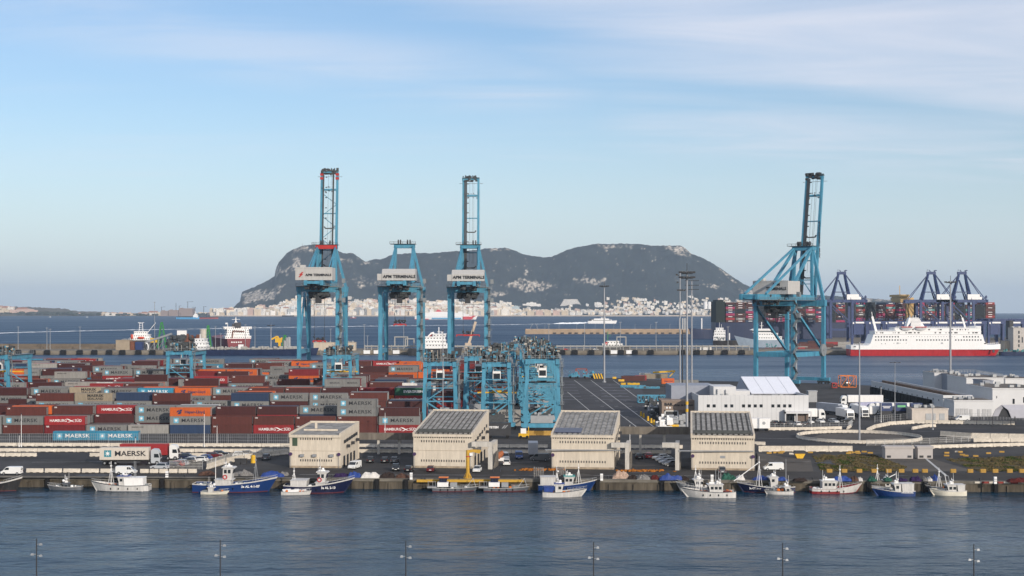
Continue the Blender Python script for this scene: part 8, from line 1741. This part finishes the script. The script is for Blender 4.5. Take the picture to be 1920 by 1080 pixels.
# the two identical-looking work floats under the yellow rail and the jib crane
def floats():
    for k, (px0, px1, lb) in enumerate(((806, 893, 'left grey work boat with white box and orange roofed cabin under the yellow beam'), (902, 989, 'right grey work boat with white box and orange roofed cabin under the yellow beam'))):
        d = D(921.5, 0); t, sec, L, B = boat(px0, px1, 921.5, lb, 'grey', False, h=.9, bowrise=.35, B=2.4, house=None, gear=6, seed=30 + k, bulw=.3, rake=1., nm='work_boat', keel=M_RUST)
        q = MB(); q.box(-3.4, -1.0, -1.25, 1.0, 1.0, 1.95); q.build('white_box', M_WHITE, t); q = MB(); q.prismy([(-3.0, 1.95), (-1.4, 1.95), (-1.2, 2.9), (-3.0, 2.9)], -.8, .8); c = q.build('cabin', BC['navy'], t); q = MB(); q.box(-3.1, -1.0, -.95, .95, 2.9, 3.05); q.build('roof', M_ORANGE, c)
        q = MB()
        for x in (-2.8, -2.2, -1.7): q.box(x - .18, x + .18, -.84, -.8, 2.2, 2.7)
        q.build('window', M_GLASS, c); q = MB(); q.box(-5.6, -3.6, -1, 1, .7, 1.0)
        for x in (-5.4, -4.4, -3.8): q.bar((x, -1, .9), (x, -1, 2.2), .08)
        q.bar((-5.5, -1, 2.1), (-3.7, -1, 2.1), .07); q.bar((3, -.9, .9), (4.4, -.6, 2.8), .08); q.bar((5, -.4, .9), (4.4, -.6, 2.8), .08); q.box(-.6, .9, -1.1, .6, .9, 1.8); q.build('deck_frame', M_GREY, t)
    d = qy(X(880, 318)) - .9; t = thing('mooring_beam', 'long yellow steel beam carried along the quay edge over two work boats', 'beam', (X(882, d), d, YARD)); W = (X(981, d) - X(781, d)) / 2; q = MB(); q.box(-W, W, -.35, .35, -.5, .05)
    for i in range(9): x = -W + 2 * W * i / 8; q.box(x - .06, x + .06, -.38, -.35, -.5, .05)
    q.build('beam', mat('chrome_yellow', (.50, .29, .03), .6, var=.2, scale=.8, dirt=.25), t); q = MB()
    for x in (-W + 1, -2.5, W * .45, W - 1): q.box(x - .12, x + .12, .2, .9, -.45, .3)
    q.box(-W + 1.5, -W + 1.9, -.1, .3, .05, .45); q.box(W - 1, W - .6, -.1, .3, .05, .45); q.build('bracket', M_DARK, t)
    d = qy(X(877, 319)) + .9; t = thing('jib_crane', 'yellow pillar jib crane standing at the quay edge before the second warehouse', 'crane', (X(877, d), d, YARD + .12)); h = Z(845, d) - YARD; q = MB(); q.tube((0, 0, 0), (0, 0, h), .40, n=14)
    for a in range(6): an = a * math.pi / 3; q.bar((.38 * math.cos(an), .38 * math.sin(an), 1.1), (.85 * math.cos(an), .85 * math.sin(an), .05), .1, .2)
    q.tube((0, 0, 0), (0, 0, .1), .95, n=14); q.build('pillar', MATS['chrome_yellow'], t); q = MB(); q.prismy([(-.3, h - .7), (1.2, h - .4), (2.6, h - .75), (3.0, h - .1), (2.6, h + .1), (1.0, h + .15), (-.3, h + .0)], -.25, .25); q.build('jib', MATS['chrome_yellow'], t); q = MB(); q.bx(.75, -.3, h - .9, .7, .5, .6); q.build('control_box', M_WHITE, t); q = MB(); q.tube((0, 0, h - 1.5), (0, 0, h - 1.3), .42, n=14); q.build('band', M_SIGNR, t)
floats()
# nets, tarpaulins and clutter on the quay ------------------------------------------
def heap(px, py, w, h, m, label, seed, dpt=2.2, name='net_heap', flat=False, z=0):
    r = random.Random(seed); k = 1 / 8.4; W = w * k / 2; nx, ny = 16, 7; vs = []; ph = r.uniform(0, 50)
    for i in range(nx + 1):
        for j in range(ny + 1):
            u, v = i / nx * 2 - 1, j / ny * 2 - 1; e = max(0, 1 - abs(u) ** 3) * max(0, 1 - abs(v) ** 3); zz = h * k * (e ** .6) * (.75 + .5 * fbm(u * 2 + ph, v * 1.5, ph, 3)) if e > 0 else 0; vs.append((u * W * (1 + .1 * fbm(v * 2, ph, 1, 3)), v * dpt / 2, max(0, zz)))
    q = MB(); q.add(vs, [(i * (ny + 1) + j, (i + 1) * (ny + 1) + j, (i + 1) * (ny + 1) + j + 1, i * (ny + 1) + j + 1) for i in range(nx) for j in range(ny)])
    if not flat:
        for _ in range(26): u = r.uniform(-.8, .8); q.ball((u * W, r.uniform(-.6, .2) * dpt / 2, h * k * .4 * r.random() + .1), r.uniform(.1, .35), r.uniform(.1, .3), r.uniform(.08, .22), n=6, m=4)
    o = q.build(name, m, None, G(px, py) + Vector((0, 0, .12))); tag(o, label, 'tarpaulin' if name == 'tarpaulin' else 'nets'); return o
NET = {n: mat('net_' + n, c, .95, var=.6, scale=2.2, bump=.8, bscale=6) for n, c in (('dark', (.035, .025, .022)), ('brown', (.10, .055, .04)), ('maroon', (.09, .018, .016)), ('tan', (.42, .30, .23)), ('grey', (.20, .19, .18)), ('green', (.03, .10, .07)), ('purple', (.035, .02, .07)))}
M_TARPW = mat('tarp_white', (.60, .57, .53), .7, var=.2, scale=1.2, bump=.6, bscale=2.5)
for i, (px, py, w, h, m, lb, nm) in enumerate(((389, 893, 34, 9, NET['brown'], 'brown heap of nets behind the mast of the blue trawler', 'net_heap'), (455, 894, 40, 10, NET['grey'], 'grey heap of nets behind the wheelhouse of the blue trawler', 'net_heap'), (511, 896, 44, 12, M_TARPB, 'blue tarpaulin over nets between the blue and navy trawlers', 'tarpaulin'), (533, 894, 16, 9, NET['grey'], 'small pale heap right of the blue tarpaulin', 'net_heap'),
        (641, 896, 30, 8, NET['purple'], 'dark purple heap behind the bow of the navy trawler', 'net_heap'), (665, 897, 26, 11, M_TARPB, 'dark blue tarpaulin just left of the large white one', 'tarpaulin'), (695, 898, 36, 11, M_TARPW, 'large white tarpaulin on the quay edge before the first footbridge', 'tarpaulin'), (727, 898, 30, 10, NET['dark'], 'black brown heap of nets right of the large white tarpaulin', 'net_heap'), (754, 898, 28, 8, NET['brown'], 'brown heap of nets left of the white quay post', 'net_heap'),
        (1164, 899, 32, 14, NET['tan'], 'large pinkish tan heap of nets right of the rafted boats', 'net_heap'), (1186, 900, 18, 8, NET['dark'], 'dark net heap beside the tan one', 'net_heap'), (1206, 901, 26, 9, NET['grey'], 'grey white net heap third from the tan one', 'net_heap'), (1228, 901, 16, 9, NET['maroon'], 'maroon net heap left of the bright blue tarpaulin', 'net_heap'), (1258, 902, 44, 12, MATS['tarp_blue'], 'bright blue tarpaulin on the quay left of the rightmost warehouse', 'tarpaulin'), (1283, 902, 16, 7, NET['dark'], 'dark net heap right of the bright blue tarpaulin', 'net_heap'),
        (1366, 901, 28, 12, NET['green'], 'dark green covered heap behind the long white boat', 'tarpaulin'), (1388, 902, 16, 10, M_TARPW, 'white tarpaulin right of the green covered heap', 'tarpaulin'), (1427, 902, 34, 8, M_TARPB, 'blue tarpaulin behind the boom boat', 'tarpaulin'), (1462, 903, 28, 7, M_TARPB, 'flat blue tarpaulin behind the boom boat cabin', 'tarpaulin'), (1500, 904, 26, 7, NET['dark'], 'black heap of nets between the boom boat and the red boat', 'net_heap'),
        (1578, 904, 34, 9, M_TARPB, 'blue tarpaulin behind the red boat', 'tarpaulin'), (1602, 904, 14, 9, NET['brown'], 'brown heap behind the bow of the red boat', 'net_heap'), (1612, 904, 8, 7, M_TARPW, 'small white bundle behind the bow of the red boat', 'net_heap'), (1635, 904, 16, 8, NET['green'], 'green heap of nets left of the blue and white boat', 'net_heap'), (1664, 904, 14, 9, NET['green'], 'green heap of nets behind the blue and white boat', 'net_heap'), (1692, 904, 18, 6, NET['purple'], 'low dark heap behind the long white cabin', 'net_heap'),
        (1716, 904, 20, 9, NET['purple'], 'purple heap of nets right of the long white cabin', 'net_heap'), (1733, 904, 9, 8, NET['grey'], 'pale grey crate of nets right of the purple heap', 'net_heap'), (1742, 904, 9, 8, M_TARPW, 'white bag right of the pale crate', 'net_heap'), (1752, 903, 12, 13, M_TARPB, 'dark blue hooded bundle behind the rightmost boats', 'tarpaulin'), (1910, 906, 40, 8, NET['maroon'], 'dark maroon heap of nets at the far right edge', 'net_heap'))):
    heap(px, py - 1.5, w, h, m, lb, 100 + i, name=nm, flat=nm == 'tarpaulin')
for i, (px, w, h) in enumerate(((1010, 20, 22), (1050, 16, 21))):
    t = thing('trap_stack', '%s stack of round wire traps behind the rafted boats' % ('left', 'right')[i], 'traps', G(px, 897)); q = MB(); r = random.Random(i + 5); k = 1 / 8.3
    for a in range(5):
        for b in range(6): q.tube((-w * k / 2 + (a + .5) * w * k / 5, -.5, (b + .5) * .42), (-w * k / 2 + (a + .5) * w * k / 5, .5, (b + .5) * .42 + r.uniform(-.1, .1)), .2, n=7)
    q.build('trap', NET['grey'], t)
for i, (px, py) in enumerate(((313, 896), (771, 899), (1128, 901), (1335, 903), (1866, 907))):
    t = thing('quay_post', '%s white striped post from the left on the quay edge' % ORD[i], 'post', G(px, py), 0, 'white striped posts on the quay edge'); q = MB(); q.box(-.3, .3, -.25, .25, 0, 1.5); q.build('post', M_WHITE, t); q = MB()
    for z in (.55, .95): q.box(-.31, .31, -.26, .26, z, z + .12)
    q.build('stripe', M_DARK, t)
i = 0
for px in range(1836, 1930, 27):
    for k in range(2):
        x = X(px + k * 13.5, 312.5); q = MB(); q.box(-.72, .72, -.1, .1, 0, .38); m = M_JB if k == 0 else mat('faded_red', (.26, .05, .04), .8, var=.3)
        o = q.build('edge_board', m, None, (x, qy(x) - .62, YARD - .28)); tag(o, '%s from left of the red and white boards along the quay edge at right' % ORD[i], 'board', 'red and white edge boards'); i += 1
i = 0
for px in (80, 213, 300, 420, 655, 707, 762, 1120, 1240, 1420, 1620, 1725, 1853, 1915):
    x = X(px, 318); y = qy(x); q = MB(); q.box(-.42, .42, -.55, 0, -2.3, -.25); q.box(-.5, .5, -.45, 0, -.25, .02); tag(q.build('quay_fender', M_BLACK, None, (x, y - .56, YARD)), '%s black rubber fender from the left on the near quay wall' % ORD[i], 'fender', 'black fenders on the near quay wall'); i += 1
i = 0
for px in (100, 250, 340, 480, 620, 740, 1000, 1140, 1300, 1410, 1520, 1630, 1740, 1828):
    x = X(px, 318); q = MB(); q.tube((0, 0, 0), (0, 0, .45), .16); q.ball((0, 0, .5), .25, .25, .15, n=8, m=5); tag(q.build('mooring_bollard', M_DARK, None, (x, qy(x) + .6, YARD + .12)), '%s small black mooring bollard from the left on the quay edge' % ORD[i], 'bollard', 'mooring bollards on the near quay'); i += 1
# ------------------------------------------------------------------ air
def haze():
    mb = MB(); mb.box(-31000, 31000, -31000, 31000, -62, 470)
    m = bpy.data.materials.new('haze'); m.use_nodes = True; N = m.node_tree.nodes; L = m.node_tree.links
    N.remove(N['Principled BSDF']); v = N.new('ShaderNodeVolumePrincipled')
    v.inputs['Color'].default_value = (.66, .82, 1.0, 1); v.inputs['Density'].default_value = HAZE_D; v.inputs['Anisotropy'].default_value = 0.0
    L.new(v.outputs[0], N['Material Output'].inputs['Volume'])
    o = mb.build('haze', m); o['kind'] = 'stuff'
HAZE_D = 4.3e-5
haze()
